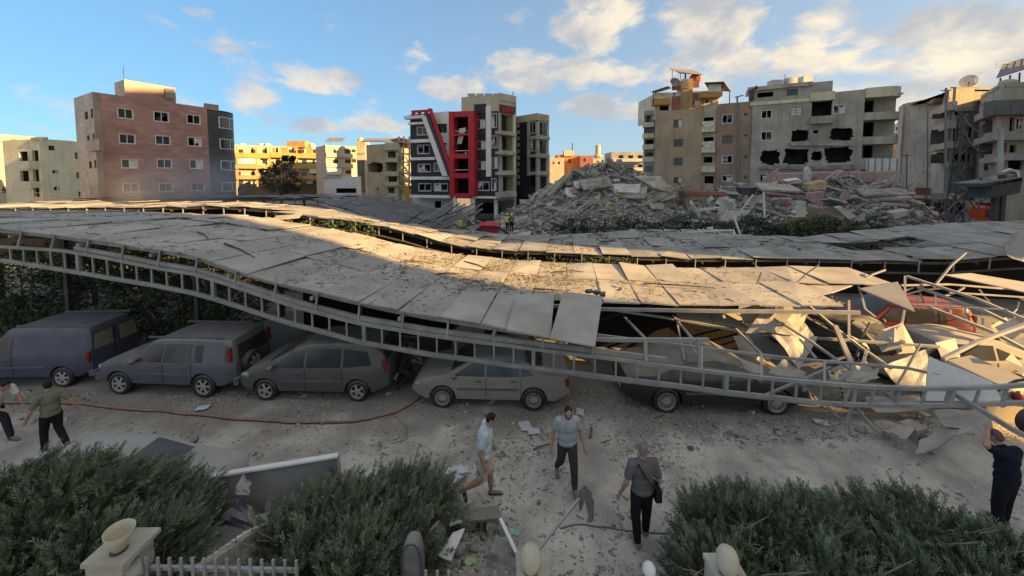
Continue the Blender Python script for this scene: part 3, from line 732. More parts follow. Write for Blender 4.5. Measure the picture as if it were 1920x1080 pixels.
# ---- brown tiled building with charcoal rounded end
b = building('apartment_building', 'red-brown tiled building with charcoal rounded corner and small white windows', 290, 47)
A3 = pp(182, 44); e3 = Vector((.487, .873)); B3 = A3 + e3 * 11.05; z3 = ztop(182, 172, 44)
ops3 = [(221, 204, 249, 222), (289, 210, 316, 228, 'b'), (351, 216, 375, 232, 'b'), (224, 252, 253, 269), (292, 255, 319, 271), (353, 258, 377, 274, 'b'), (228, 299, 257, 315, 'g'), (295, 299, 322, 315, 'g'), (356, 300, 380, 316, 'g'),
        (231, 344, 260, 360), (299, 344, 324, 359, 'g'), (359, 343, 383, 357, 'g')]
ops3 = [o if len(o) > 4 and o[4] == 'b' else (*o[:4], 'w') for o in ops3]
f3, r3, l3 = block(b, A3, B3, 7.2, 0, z3, m_tile, ops=ops3, uv=True, mside=m_tilep,
    side_ops=[(159, 209, 165, 224, 'g'), (170, 203, 177, 221, 'g'), (163, 254, 168, 270, 'g'), (174, 250, 179, 270, 'g'), (167, 302, 172, 316, 'g'), (177, 300, 182, 315, 'g')])
l3.feat(163, 262, 183, 283, .5, m_tilep, 'balcony'); l3.feat(168, 348, 184, 368, .4, m_tilep, 'balcony')
f3.feat(180, 174, 193, 384, .08, m_tilep, 'corner_strip')
f3.poly([(382, 193), (410, 197), (410, 208), (382, 203)], .03, m_tilep, 'sign_panel')
# rounded charcoal end
n3 = Vector((e3.y, -e3.x)); cpts = [B3 + e3 * 1.4]; cc = cpts[0] - n3 * 2.9
arc = [B3] + [cc + n3 * 2.9 * math.cos(a) + e3 * 2.9 * math.sin(a) for a in np.linspace(0, math.pi * .62, 12)]
mb = MB(); mb.grid([[(p.x, p.y, z) for p in arc] for z in (0, z3 - .15)]); mb.prism([(p.x, p.y, z3 - .35) for p in arc] + [(*(B3 - n3 * 4.5), z3 - .35)], None, (0, 0, .18)); mb.build('rounded_corner', m_charc, b, uv=True)
for (y0, y1) in ((222, 242), (262, 280), (302, 319), (342, 358)):
    zt, zb = zat(arc[4].x, arc[4].y, y0), zat(arc[4].x, arc[4].y, y1)
    def ring(z, o, i0=1, i1=7): return [((cc + (p - cc).normalized() * (2.9 + o)).x, (cc + (p - cc).normalized() * (2.9 + o)).y, z) for p in arc[i0:i1]]
    w = MB().grid([ring(zb, .02), ring(zt, .02)]).build('window', m_glass, b)
    MB().path(ring(zb, .05), .08).path(ring(zt, .05), .08).bar(ring(zb, .05)[0], ring(zt, .05)[0], .08).bar(ring(zb, .05)[-1], ring(zt, .05)[-1], .08).bar(ring(zb, .05)[3], ring(zt, .05)[3], .06).build('frame', m_whitef, w)
# roof room
A3p = pp(242, 47.2); zp = ztop(242, 149, 47.2)
block(b, A3p, A3p + e3 * 5.0, 3.4, z3 - .6, zp, m_tile, uv=True, mside=m_tilep)
q = A3p + e3 * 4.3; MB().box((q.x + .25, q.y - .15, z3 + 1.3), (.9, .05, 1.3), rz=math.atan2(e3.y, e3.x)).build('steel_door', mat('polished_steel_door', (.75, .74, .7), .12, .05, 1, 0, 10., metal=1.), b)
MB().bar((A3p.x, A3p.y, zp), (A3p.x, A3p.y, zp + 1.6), .04).build('antenna', m_steel_d, b)
# ---- yellow and orange apartments in the sun
b = building('apartment_building', 'yellow and orange sunlit apartment block behind the round tree', 520, 105)
z1 = ztop(500, 273, 105)
wins = [(px, y0, px + 9, y0 + 7, 'g') for y0 in (280, 300, 322, 338) for px in (447, 470, 492, 517, 541, 566, 586)]
f, r, l = block(b, pp(436, 102), pp(604, 113), 11, 0, z1, m_cream, ops=wins)
f.feat(507, 274, 603, 287, .08, m_orange, 'upper_wall', base=.05) if False else None
for (y0, y1) in ((287, 296), (309, 316), (329, 336)):
    f.balcony(441, y0, 506, y1, 1.3, m_yellow); f.balcony(508, y0, 604, y1, 1.3, m_yellow)
for px in (443, 480, 505, 526, 556, 602): f.feat(px, 273, px + 3, 350, 1.2, m_yellow, 'pillar', base=1.0)
for (x0, x1) in ((511, 516), (527, 540), (551, 565), (576, 585), (596, 602)): f.feat(x0, 276, x1, 288, .06, m_orange, 'upper_wall')
for (x0, x1, y0) in ((446, 488, 297), (580, 600, 314)): f.feat(x0, y0, x1, y0 + 11, 1.1, m_curtain, 'balcony_curtain', base=1.05)
z = z1; c = at(545, 270, 107); MB().box((c.x, c.y + 4, z + .8), (5.2, 3, 1.8)).build('stair_head', m_yellow, b)
for px in (455, 490, 502, 585): c = at(px, 270, 108); water_tank(b, (c.x, c.y, z - .4), .8, 1.3)
# ---- cream apartments with rooftop panels
b = building('apartment_building', 'cream apartment block with brown windows and rooftop solar panels, left of burnt building', 640, 98)
z1 = ztop(640, 273, 98)
f, r, l = block(b, pp(611, 96), pp(669, 101), 10, 0, z1, m_cream, ops=[(625, 280, 634, 288, 'g'), (646, 280, 656, 288, 'g'), (659, 280, 667, 286, 'g'), (624, 299, 634, 306, 'g'), (647, 299, 657, 306, 'g'), (659, 298, 668, 305, 'g'), (648, 319, 658, 326, 'g')])
f.feat(612, 287.5, 668, 295, .5, m_cream); f.feat(612, 307, 668, 314, .5, m_cream)
f.feat(613, 315, 640, 327, .5, m_curtain, 'balcony_curtain'); f.feat(640, 334, 656, 348, .4, m_redb, 'shutter')
c = at(629, 263, 100); solar_array(b, (c.x, c.y, c.z + .2), 4.6, 2.6, 0, .5)
b2 = building('lift_tower', 'tall narrow cream stair tower with vertical slits and small dome', 676, 95); b2['category'] = 'tower'
z1 = ztop(676, 264, 95)
f, r, l = block(b2, pp(669, 95), pp(685, 95), 3, 0, z1, m_cream)
for k in range(5): f.feat(671.5 + k * 2.6, 300, 672.6 + k * 2.6, 360, .1, m_dark, 'slit')
for y in (285, 297): f.feat(668.5, y, 685.5, y + 3, .2, m_cream)
c = at(677, 262, 96.5); MB().ell((c.x, c.y, z1), (.9, .9, 1.0)).build('dome', m_cream, b2, smooth=True)
# ---- tin roofed white sheds
b = building('shed', 'white shed with corrugated tin front below the cream apartments', 640, 92); b['category'] = 'shed'
f, r, l = block(b, pp(606, 92), pp(668, 92), 5, 0, ztop(620, 331, 92), m_white, ops=[(630, 353, 668, 362, 'h')])
f.feat(606, 330, 640, 333, .3, m_tin, 'eave')
# ---- tan burnt building, right side torn open
b = building('damaged_building', 'tan building with burnt hole and torn-open balconies, left of red and white building', 715, 84)
z1 = ztop(700, 272, 85)
f, r, l = block(b, pp(687, 85), pp(722, 82), 10, 0, z1, m_tan, ops=[(689, 304, 719, 324, 'j'), (706, 352, 710, 357, 'g')])
f2, r2, l2 = block(b, pp(722.4, 82), pp(747, 82), 8, 0, z1 + .3, m_cream, ops=[(727, 284, 742, 296, 'o'), (723, 304, 744, 321, 'o'), (729, 331, 744, 341, 'o'), (728, 352, 740, 362, 'o')])
for y0 in (296, 322, 341): f2.balcony(721, y0, 746, y0 + 8, 1.0, m_cream)
f2.feat(720, 270, 747, 281, .8, m_cream, 'coping')
r_ = random.Random(4)
for k, (y, px) in enumerate([(262, 760), (283, 762), (300, 764), (318, 766), (334, 768), (350, 768)]):     # hanging floor slabs of the torn bay
    a = at(746, y + 2, 82.5); c = at(px + 4, y + r_.uniform(3, 10), 81.5); 
    MB().prism([a, c, c + Vector((r_.uniform(-.5, .5), 3.5, .5)), a + Vector((0, 4, 0))], None, (0, 0, -.3)).build('broken_slab', m_conc2, b)
for px in (748, 757, 768): MB().bar(at(px, 256, 83), at(px + r_.uniform(-2, 2), 365, 83), .35).build('bare_column', m_cream, b)
for k in range(26):
    p = at(r_.uniform(748, 770), r_.uniform(285, 362), r_.uniform(81, 83.5)); q = p + Vector((r_.uniform(-1.5, 1.5), r_.uniform(-.6, .6), r_.uniform(-1.6, 1.6)))
    MB().bar(p, q, r_.uniform(.1, .6), r_.uniform(.08, .2)).build('hanging_rubble', m_conc2 if k % 3 else m_tan, b)
MB().prism([at(730, 262, 84), at(747, 258, 84), at(772, 262, 84), at(770, 280, 84), at(752, 276, 84)], None, (0, .3, 0)).build('torn_roof', m_redb, b)
f4, _, _ = block(b, pp(757, 80), pp(776, 80), 4, 0, ztop(765, 348, 80), m_yellow, ops=[(767, 350, 772, 355, 'h')])
c = at(705, 262, 86); solar_array(b, (c.x + 1, c.y + 1, c.z), 9, 2.4, 0, .45, 6)
# ---- red, white and black building
b = building('apartment_building', 'modern black and white building with tall red frame and slanting red beam', 860, 53)
A7, B7 = pp(770, 56), pp(936, 51.5); z7 = ztop(842, 210, 54)
ops7 = [(782, 238, 802, 253), (783, 272, 805, 288, 'b'), (784, 308, 807, 322, 'b'), (814, 306, 829, 321), (785, 344, 808, 358, 'b'), (814, 344, 839, 358, 'b'), (817, 233, 837, 248, 'g'), (829, 270, 838, 283, 'g'),
        (851, 220, 878, 249, 'o'), (852, 255, 878, 287, 'o'), (852, 298, 879, 324, 'o'), (854, 335, 880, 362, 'o'), (891, 224, 910, 241, 'c'), (893, 264, 912, 280, 'c'), (893, 302, 912, 318, 'c'), (893, 341, 917, 357, 'b'),
        (921, 213, 931, 239, 'b'), (921, 255, 932, 277, 'b'), (922, 294, 933, 316, 'c'), (922, 335, 930, 357, 'b')]
f7, r7, l7 = block(b, A7, B7, 10, zat(A7.x, A7.y, 369), z7, m_black, ops=ops7, uv=True)
f7.poly([(812, 211), (842, 208.5), (842, 232), (818, 232)], .06, m_white, 'white_wall'); f7.poly([(838, 232), (842, 232), (842, 325), (838, 306)], .06, m_white, 'white_wall'); f7.poly([(818, 249), (838, 249), (838, 268), (827, 268)], .06, m_white, 'white_wall'); f7.poly([(831, 284), (838, 284), (838, 306), (837.5, 306)], .06, m_white, 'white_wall')
for (x0, y0, x1, y1) in ((757, 216, 796, 222), (765, 229, 797, 233), (769, 261, 806, 267), (770, 295, 815, 300), (771, 331, 845, 337), (768, 366, 846, 371)): f7.feat(x0, y0, x1, y1, .9, m_white, 'white_band')
f7.poly([(790, 218), (798, 218), (839, 330), (829, 330)], 1.25, m_white, 'slanting_beam', base=.95)
f7.poly([(802, 203), (808, 203), (846, 316), (846, 330)], 1.3, m_red, 'slanting_beam', base=.95); f7.poly([(796.5, 213), (802, 210), (844, 328), (837, 328)], 1.1, m_charc, 'slanting_recess', base=.98)
for (x0, y0, x1, y1) in ((771, 206, 806, 209.5), (772, 209, 775.5, 217), (783, 209, 786.5, 216), (795, 209, 799, 215)): f7.feat(x0, y0, x1, y1, 1.0, m_red, 'pergola_bar', base=.5)
for (x0, y0, x1, y1) in ((842, 209, 851, 371), (878, 208, 889, 368), (851, 209, 878, 219), (851, 250, 878, 254), (851, 288, 878, 297), (851, 325, 879, 334), (851, 363, 879, 372)): f7.feat(x0, y0, x1, y1, 1.35 if x1 - x0 < 13 else 1.3, m_red, 'red_frame')
for y in (249, 286, 322): f7.feat(853, y - 4, 878, y - 3, 1.0, m_whitef, 'railing', base=.95)
f7.poly([(861, 241), (874, 239), (865, 270), (857, 270)], .6, m_curtain, 'hanging_panel', base=.55); f7.poly([(872, 283), (880, 296), (872, 294)], .7, m_curtain, 'hanging_panel', base=.65)
f7.feat(911, 199, 920, 331, .35, m_white, 'white_strip')
for (y0, y1) in ((195, 212), (243, 254), (281, 293), (319, 334)): f7.feat(889, y0, 911, y1, .2, m_black, 'spandrel')
for (x0, y0, x1, y1) in ((770, 366, 846, 371), (880, 368, 936, 372)): f7.feat(x0, y0, x1, y1, .5, m_white, 'base_band', base=-.2) if x0 > 800 else None
# tower on its right with open concrete frame
Bt = pp(936.3, 51.4); Ct = pp(968, 53.6); zt7 = ztop(936, 177, 51.4)
ft = Wall(b, Bt, Ct, 3.4, zt7, m_greyp, [(940, 215, 961, 246, 'o'), (941, 255, 961, 282, 'o'), (942, 293, 962, 320, 'o'), (943, 331, 962, 358, 'o')], room=mat('ochre_room', (.48, .42, .25), .9, .2, .6, .1, 9.))
for (y0, y1) in ((246, 255), (284, 292), (321, 330), (359, 372)): ft.feat(933, y0 + 1, 969, y1 - 2, .5, m_conc, 'slab_edge')
ft.feat(963, 213, 967, 330, .12, m_paleyel, 'yellow_pier'); ft.feat(937, 198, 966, 213, .12, m_charc, 'fascia')
for k in range(4): ft.feat(942 + k * 5.6, 201, 946 + k * 5.6, 211, .2, m_red, 'red_block')
fp_ = Wall(b, pp(866, 53.2), Bt, z7 - .3, zt7, m_cream, ()); ft.feat(936, 177, 968, 190, .1, m_cream, 'parapet')
Wall(b, Ct, Ct + Vector((-3, 9)), 0, zt7, m_greyp, ()); Wall(b, Ct + Vector((-3.3, 9)), pp(866, 53.2) + Vector((0, 8)), z7 - .3, zt7, m_cream, ())
for k, px in enumerate((884, 900, 916, 932)): c = at(px, 183 - k * 2.4, 54); MB().box((c.x, c.y, zt7 + .2), (1.0, 1.0, .8)).build('roof_block', m_cream, b)
MB().bar(at(962, 188, 54), at(962, 172, 54), .12).build('antenna', m_steel_d, b)
for px in (853, 886, 930): MB().tube([at(px, 368, 52.5), (at(px, 368, 52.5).x, 52.5, 0)], .3, 10).build('column', m_white, b)
Wall(b, pp(772, 58), pp(850, 57), 0, 3.8, m_white, [(815, 377, 827, 390, 'h')]); Wall(b, pp(890, 60), pp(936, 60), 0, 3.8, m_conc, [(900, 380, 930, 400, 'h')])
# ---- dark twin tower
b = building('apartment_building', 'gutted dark grey tower with open window frames, right of red and white building', 1000, 58)
z1 = ztop(1008, 215, 56)
fa = Wall(b, pp(968.6, 59), pp(1008, 56), 0, z1, m_charc, [(992, 229, 1004, 250, 'b'), (993, 262, 1004, 283, 'b'), (994, 297, 1004, 317, 'o'), (994, 330, 1005, 350, 'o')])
fb = Wall(b, pp(1008.2, 56), pp(1029, 57.5), 0, z1, m_greyp, [(1012, 230, 1026, 254, 'x'), (1012, 264, 1025, 288, 'x'), (1013, 297, 1025, 321, 'x'), (1013, 331, 1026, 356, 'x')])
fc = Wall(b, pp(1029, 57.8) + Vector((-.01, .02)), pp(1029, 57.8) + Vector((.4, 4)), 0, z1, m_greyp, ())
back = Wall(b, pp(1029, 57.8) + Vector((0, 4.4)), pp(968.6, 59) + Vector((0, 4.4)), 0, z1, m_greyp, [])
back.o.hide_render = False
fa.feat(968, 215, 1008, 228, .15, m_cream, 'parapet'); fb.feat(1008, 214, 1030, 226, .15, m_cream, 'parapet'); fa.feat(988, 228, 992, 330, .3, m_conc, 'pier'); fa.feat(1004.5, 228, 1008, 365, .3, m_conc, 'pier')
for y in (255, 289, 322): fb.feat(1006, y, 1031, y + 6, .5, m_conc, 'slab_edge'); fa.feat(990, y, 1008, y + 6, .4, m_conc, 'slab_edge')
for k in range(4): fb.feat(1012 + k * 4, 216, 1014 + k * 4, 222, .2, m_yellow, 'slot')
for k in range(10): fa.feat(969, 232 + k * 12, 972, 239 + k * 12, .25, m_conc, 'vent_block')
# ---- skyline houses
def small_house(px0, px1, y0, Y, m, label, ops=()):
    b = building('house', label, (px0 + px1) / 2, Y, 'far houses on the skyline'); b['category'] = 'house'
    f, r, l = block(b, pp(px0, Y), pp(px1, Y), 8, 0, ztop((px0 + px1) / 2, y0, Y), m, ops=ops); return b, f
small_house(1031, 1058, 296, 140, m_cream, 'far cream house just right of the gutted dark tower', [(1036, 303, 1040, 308, 'g'), (1046, 303, 1050, 308, 'g')])
bb, f = small_house(1045, 1086, 290, 150, m_orange, 'far orange house above the rubble, with roof tank', [(1052, 298, 1057, 306, 'g'), (1066, 298, 1070, 306, 'g')])
c = at(1066, 288, 151); MB().box((c.x, c.y, c.z), (4, 3, 2.2)).build('roof_room', m_cream, bb); MB().bar(at(1073, 286, 150), at(1073, 268, 150), .3).build('mast', m_steel_d, bb)
small_house(1088, 1112, 292, 145, m_redb, 'far brick-red house left of the minaret', [(1094, 297, 1098, 303, 'g')])
small_house(1112, 1150, 297, 155, m_cream, 'far cream house at the foot of the minaret', [(1128, 300, 1132, 305, 'g'), (1138, 300, 1142, 305, 'g')])
b = building('minaret', 'slender pale minaret on the skyline between rubble and tan building', 1121, 165, None); b['category'] = 'minaret'
c = at(1121, 300, 165); zt = ztop(1121, 270, 165)
MB().lathe([(1.5, 0), (1.4, zt * .72), (2.0, zt * .74), (2.0, zt * .77), (1.2, zt * .78), (1.1, zt * .95), (1.3, zt * .96), (.02, zt)], (c.x, c.y, 0), 10).build('shaft', m_cream, b)
bb, f = small_house(1146, 1212, 285, 112, m_greyw, 'far pale balcony block behind the tan building', [(px, y, px + 9, y + 6, 'o') for y in (291, 308, 326) for px in (1160, 1178, 1196)])
for y in (297, 314, 332): f.balcony(1150, y, 1212, y + 6, 1.5, m_paleyel)
# ---- tan building
b = building('apartment_building', 'tan plastered building with yellow and red roof tower and solar rack on top', 1310, 61)
A, B = pp(1227, 64), pp(1316, 61); zt = ztop(1228, 209, 64)
fl, _, ll = block(b, A, B, 10, 0, zt, m_tan, ops=[(1263, 224, 1280, 239, 'g'), (1263, 261, 1280, 275, 'g'), (1263, 296, 1280, 310, 'g'), (1263, 332, 1280, 344, 'g')])
fs = Wall(b, pp(1316.2, 61.6), pp(1341, 60.8), 0, zt, m_cream, [(1320, 220, 1338, 231, 'o'), (1320, 257, 1338, 268, 'o'), (1320, 294, 1336, 305, 'o'), (1321, 330, 1338, 344, 'o')])
for y in (236, 275, 312): fs.balcony(1315.5, y, 1341, y + 11, .9, m_paleyel)
for y in (228, 266): fs.poly([(1316, y), (1340, y - 2), (1339, y + 8), (1326, y + 13), (1318, y + 7)], 1.0, m_curtain, 'awning_cloth', base=.96)
fr = Wall(b, pp(1341.2, 60.6), pp(1407, 58.2), 0, ztop(1400, 190, 58.4), m_brown, [(1354, 215, 1373, 231, 'b'), (1354, 254, 1373, 269, 'g'), (1354, 292, 1373, 306, 'b'), (1354, 329, 1372, 340, 'b'), (1395, 212, 1402, 217, 'g'), (1395, 252, 1402, 256, 'g'), (1395, 291, 1402, 297, 'g'), (1395, 329, 1401, 335, 'g')])
q = pp(1316.5, 61.3); MB().prism([(*pp(1316.5, 61.9), zt - .2), (*pp(1406.5, 58.6), zt - .2), (*(pp(1406.5, 58.6) + Vector((2, 9))), zt - .2), (*(pp(1316.5, 61.9) + Vector((2, 9))), zt - .2)], None, (0, 0, -.3)).build('roof', m_conc, b)
Wall(b, pp(1407, 58.6) + Vector((2.2, 9)), pp(1316.5, 61.9) + Vector((2, 9)), 0, zt - .5, m_tan, ())
a_, b_ = fr.p(*fr.uz(1382, 190), .15), fr.p(*fr.uz(1384, 344), .15); MB().tube([a_ + Vector((0, 0, .6)), b_], .13, 8).build('drain_pipe', m_pipe, b); MB().bar(a_ + Vector((-.3, 0, .6)), a_ + Vector((.9, 0, .9)), .18).build('pipe_head', m_pipe, b)
# left wing with balconies
fw, _, lw = block(b, pp(1206, 68), pp(1226.6, 67), 6, 0, ztop(1215, 208, 68), m_greyw, ops=[(1209, 216, 1226, 229, 'o'), (1207, 239, 1226, 250, 'g'), (1209, 262, 1226, 270, 'o'), (1209, 286, 1226, 294, 'o'), (1209, 310, 1226, 322, 'o')])
for y in (229, 250, 271, 294): fw.balcony(1204.5, y, 1226.5, y + 9, 1.0, m_paleyel)
# yellow and red roof tower
ft = Wall(b, pp(1225, 66.5), pp(1343, 64.5), zt - 1, ztop(1290, 172, 65.5), m_paleyel, [(1237, 196, 1254, 207, 'o'), (1262, 170, 1272, 179, 'c'), (1297, 165, 1310, 173, 'g'), (1297, 188, 1309, 197, 'c'), (1322, 186, 1336, 194, 'c')])
Wall(b, pp(1343, 64.9), pp(1343, 64.9) + Vector((1.5, 8)), zt - 1, ztop(1290, 172, 65.5), m_yellow, ()); Wall(b, pp(1225, 66.5) + Vector((-.2, 8)), pp(1225, 66.9), zt - 1, ztop(1290, 172, 65.5), m_paleyel, ())
zc = ztop(1285, 147, 65)
fcw, _, _ = block(b, pp(1276, 65.2), pp(1295, 64.9), 4, zt - 1, zc, m_yellow, ops=())
for (y0, y1) in ((149, 167), (174, 191)):
    for k in range(5): fcw.feat(1278, y0 + k * (y1 - y0) / 5, 1293, y0 + (k + .6) * (y1 - y0) / 5, .08, m_greyw, 'lattice_bar')
ft.feat(1260, 160, 1276, 207, .25, m_redb, 'red_panel', base=.02) if False else None
for (x0, x1, y0, y1) in ((1260, 1275.5, 160, 169), (1260, 1275.5, 180, 206), (1296, 1311, 151, 164), (1296, 1311, 174, 187), (1296, 1311, 198, 206)): ft.feat(x0, y0, x1, y1, .15, m_redb, 'red_panel')
ft.balcony(1224, 184, 1257, 196, 1.6, m_yellow); ft.balcony(1315, 172, 1353, 182, 2.2, m_yellow)
ft.feat(1315, 172, 1320, 210, .2, m_yellow, 'pier'); ft.feat(1328, 158, 1352, 173, 1.5, m_whitef, 'glazing', base=1.42); 
MB().prism([at(1321, 156, 63), at(1357, 154.5, 62), at(1371, 172, 66), at(1330, 170, 68)], None, (0, 0, .15)).build('canopy_roof', m_steel_d, b)
MB().prism([at(1222, 173, 64.5), at(1252, 163, 64.5), at(1258, 166, 69), at(1228, 175, 69)], None, (0, 0, .15)).build('canopy_roof', m_steel_d, b)
for (px, y) in ((1225, 173), (1354, 158), (1368, 172)): MB().bar(at(px, y, 64), at(px, y + 22, 64), .12).build('canopy_post', m_steel_d, b)
c = at(1287, 134, 66); solar_array(b, c, 4.4, 3.6, .15, .5, 5); MB().bar(at(1285, 138, 66.4), at(1285, 150, 66.4), .2).build('rack_post', m_steel_d, b)
c = at(1303, 149, 66); MB().ell(c, (1.0, 1.0, 1.0)).build('water_tank', m_redb, b, smooth=True)
MB().lathe([(.02, 0), (.5, .08), (.9, .3)], at(1265, 156, 66), 14, M=Matrix.Rotation(1.2, 3, 'X')).build('satellite_dish', m_steel, b)
# ---- grey blasted building
b = building('damaged_building', 'grey blasted building with ragged rounded shell holes in its two middle floors', 1520, 55)
A, B = pp(1407.4, 58), pp(1615, 52); zl, zr = ztop(1408, 188, 58), ztop(1615, 167, 52)
opsg = [(1428, 207, 1447, 222, 'b'), (1482, 201, 1504, 217, 's'), (1427, 247, 1447, 263, 'b'), (1426, 328, 1436, 339, 'h'), (1522, 190, 1560, 217, 'o'), (1563, 197, 1584, 212, 'b'), (1525, 244, 1534, 250, 'h'),
        (1482, 243, 1518, 266, 'j'), (1555, 239, 1600, 264, 'j'), (1426, 281, 1464, 309, 'j'), (1469, 277, 1517, 310, 'j'), (1521, 283, 1542, 302, 'j'), (1545, 274, 1599, 305, 'j')]
fg = Wall(b, A, B, 0, zl, m_greyp, opsg, slope=zr)
fg.balcony(1521, 218, 1564, 231, .9, m_greyp); fg.feat(1521, 172, 1566, 188, .5, m_paleyel, 'coping'); fg.feat(1407, 188, 1520, 194, .15, m_paleyel, 'coping')
for (x0, y0, x1, y1) in ((1480, 267, 1600, 273), (1424, 311, 1602, 317)):
    fg.poly([(x0, y0 + 1), (x0 + 30, y0 - 2), (x0 + 60, y0 + 1), (x1, y0 - 2), (x1, y1), (x0, y1)], .35, m_conc2, 'broken_slab')
# curved end with balconies
D0 = B + fg.e * 4.2
for (y0, y1, mm) in ((166, 184, m_paleyel), (212, 226, m_greyp), (257, 271, m_greyp), (297, 318, m_greyp)):
    zt_, zb_ = fg.uz(1615, y0)[1], fg.uz(1615, y1)[1]
    pts = [fg.p(fg.L + .02, 0, .15 if mm is m_paleyel else 0)] + [fg.p(fg.L + 2.2 + 1.9 * math.sin(a), 0, -1.9 + 1.9 * math.cos(a) + .1) for a in np.linspace(0, math.pi / 2, 7)] + [fg.p(fg.L + 4.1, 0, -6), fg.p(fg.L + .02, 0, -6)]
    MB().prism([(p.x, p.y, zb_) for p in pts], None, (0, 0, zt_ - zb_)).build('rounded_balcony', mm, b)
Wall(b, fg.p(fg.L + .02, 0, -2.5).xy, fg.p(fg.L + 4., 0, -2.5).xy, 0, zr, m_dark if False else m_greyp, [(1618, 185, 1638, 210, 'o'), (1618, 228, 1638, 256, 'o'), (1618, 273, 1636, 296, 'o')])
for (p, q) in ((fg.p(fg.L + 4., 0, -2.8), fg.p(fg.L + 4., 0, -10)), (fg.p(fg.L + 4., 0, -10.3), fg.p(0, 0, -10.3)), (fg.p(0, 0, -10), fg.p(0, 0, -.31))): Wall(b, p.xy, q.xy, 0, zl - .4, m_greyp, ())
MB().prism([fg.p(u, zl - .7, o) for u, o in ((.3, -.4), (fg.L + 4, -.4), (fg.L + 4, -10), (.3, -10))], None, (0, 0, .2)).build('roof', m_conc, b)
fp2 = Wall(b, fg.p(.2, 0, -3.2).xy, fg.p(10.2, 0, -3.2).xy, zl - .6, ztop(1470, 160, 59), m_greyp, [(1475, 167, 1496, 179, 'g'), (1420, 173, 1450, 182, 'o')])
Wall(b, fg.p(10.2, 0, -3.51).xy, fg.p(10.2, 0, -8).xy, zl - .6, ztop(1470, 160, 59), m_cream, ()); fp2.feat(1403, 158, 1524, 165, .5, m_conc, 'roof_slab', base=-4.5)
MB().tube([fp2.p(-.2, zl + .2, .3), fp2.p(-.2, zl + 2.1, .3), fp2.p(.6, zl + 2.5, .3)], .35, 8).build('duct', m_steel_d, b)
for (px, y, w) in ((1452, 161, 1.5), (1481, 157, 1.5), (1509, 154, 1.4)): c = at(px, y, 60.5); MB().box((c.x, c.y, ztop(px, y, 60.5) + .25), (w, 1.3, 1.1)).build('water_tank', m_tank, b)
MB().bar(at(1472, 158, 60), at(1472, 139, 60), .06).build('antenna', m_steel_d, b)
# ---- sunlit block far up the street
b = building('apartment_building', 'sunlit cream balcony block far up the street at right', 1690, 140)
f, r, l = block(b, pp(1640, 142), pp(1738, 136), 12, 0, ztop(1690, 232, 139), m_cream, ops=[(px, y, px + 10, y + 7, 'o') for y in (238, 250, 262) for px in (1643, 1660, 1680, 1700, 1718)])
for y in (244, 256, 268): f.balcony(1655, y, 1737, y + 5, 2.0, m_paleyel)
for px in (1652, 1668, 1698, 1706, 1716): c = at(px, 231, 140); water_tank(b, (c.x, c.y + 2, c.z - .6), .9, 1.5)
b = building('house', 'low tiled house across the street end', 1680, 96); b['category'] = 'house'
f, r, l = block(b, pp(1634, 98), pp(1740, 92), 8, 0, ztop(1690, 281, 95), m_greyw, ops=[(px, 286, px + 9, 292, 'h') for px in (1655, 1680, 1708)] + [(px, 305, px + 9, 316, 'h') for px in (1650, 1690, 1715)])
MB().prism([at(1632, 281, 94), at(1742, 264, 91), at(1742, 262, 101), at(1640, 275, 103)], None, (0, 0, .3)).build('roof', m_brown, b)
# ---- right-hand street row
b = building('apartment_building', 'weathered grey balcony block on the right side of the street', 1785, 58)
A, B, C_ = pp(1737, 67), pp(1778, 57), pp(1850, 57); zt = ztop(1778, 163, 57)
fs1 = Wall(b, A, B, 0, zt, m_greyw, [(1750, 185, 1767, 200, 'o'), (1748, 217, 1774, 236, 'o'), (1745, 247, 1765, 268, 'o'), (1755, 286, 1768, 296, 'o')])
fs1.feat(1729, 190, 1749, 197, 1.0, m_brown, 'eave'); fs1.balcony(1744, 200, 1777, 214, .9, m_greyw); fs1.balcony(1742, 234, 1777, 247, .9, m_greyw); fs1.balcony(1742, 270, 1777, 281, .9, m_greyw)
fs2 = Wall(b, B + Vector((.32, 0)), C_, 0, zt, m_greyw, [(1786, 240, 1800, 266, 'h'), (1808, 236, 1826, 260, 'j'), (1786, 288, 1822, 304, 'o'), (1770 + 10, 209, 1800, 216, 'o')])
fs2.feat(1779, 166, 1826, 202, .06, m_cream, 'patch'); fs2.feat(1779, 203, 1826, 208, .4, m_greyw, 'slab_edge'); fs2.feat(1779, 267, 1828, 276, .5, m_greyw, 'slab_edge'); fs2.feat(1779, 304, 1828, 314, .5, m_greyw, 'slab_edge')
MB().prism([(*A, zt - .4), (*B, zt - .4), (*C_, zt - .4), (C_.x, C_.y + 12, zt - .4), (A.x + 6, A.y + 6, zt - .4)], None, (0, 0, -.25)).build('roof', m_conc, b)
Wall(b, C_ + Vector((0, .3)), C_ + Vector((0, 12)), 0, zt, m_greyw, ()); Wall(b, C_ + Vector((0, 12.3)), A + Vector((1, 6)), 0, zt, m_greyw, ()); Wall(b, A + Vector((.8, 5.8)), A + Vector((.2, .3)), 0, zt, m_greyw, ())
MB().tube([fs1.p(fs1.L, 0, .15), fs1.p(fs1.L, zt, .15)], .14, 8).build('drain_pipe', m_pipe, b)
c = at(1817, 154, 58); MB().lathe([(.02, 0), (.55, .1), (1.0, .38)], c, 16, M=Matrix.Rotation(-.9, 3, 'X') @ Matrix.Rotation(.6, 3, 'Y')).build('satellite_dish', m_white, b); MB().bar(c, (c.x, c.y, zt), .1).build('dish_pole', m_steel_d, b)
b = building('apartment_building', 'grey and cream balcony block with sloping roof panels at the right edge', 1890, 49)
A, B, C_ = pp(1830, 56), pp(1865, 48.5), pp(2120, 46); zt = ztop(1865, 155, 48.5)
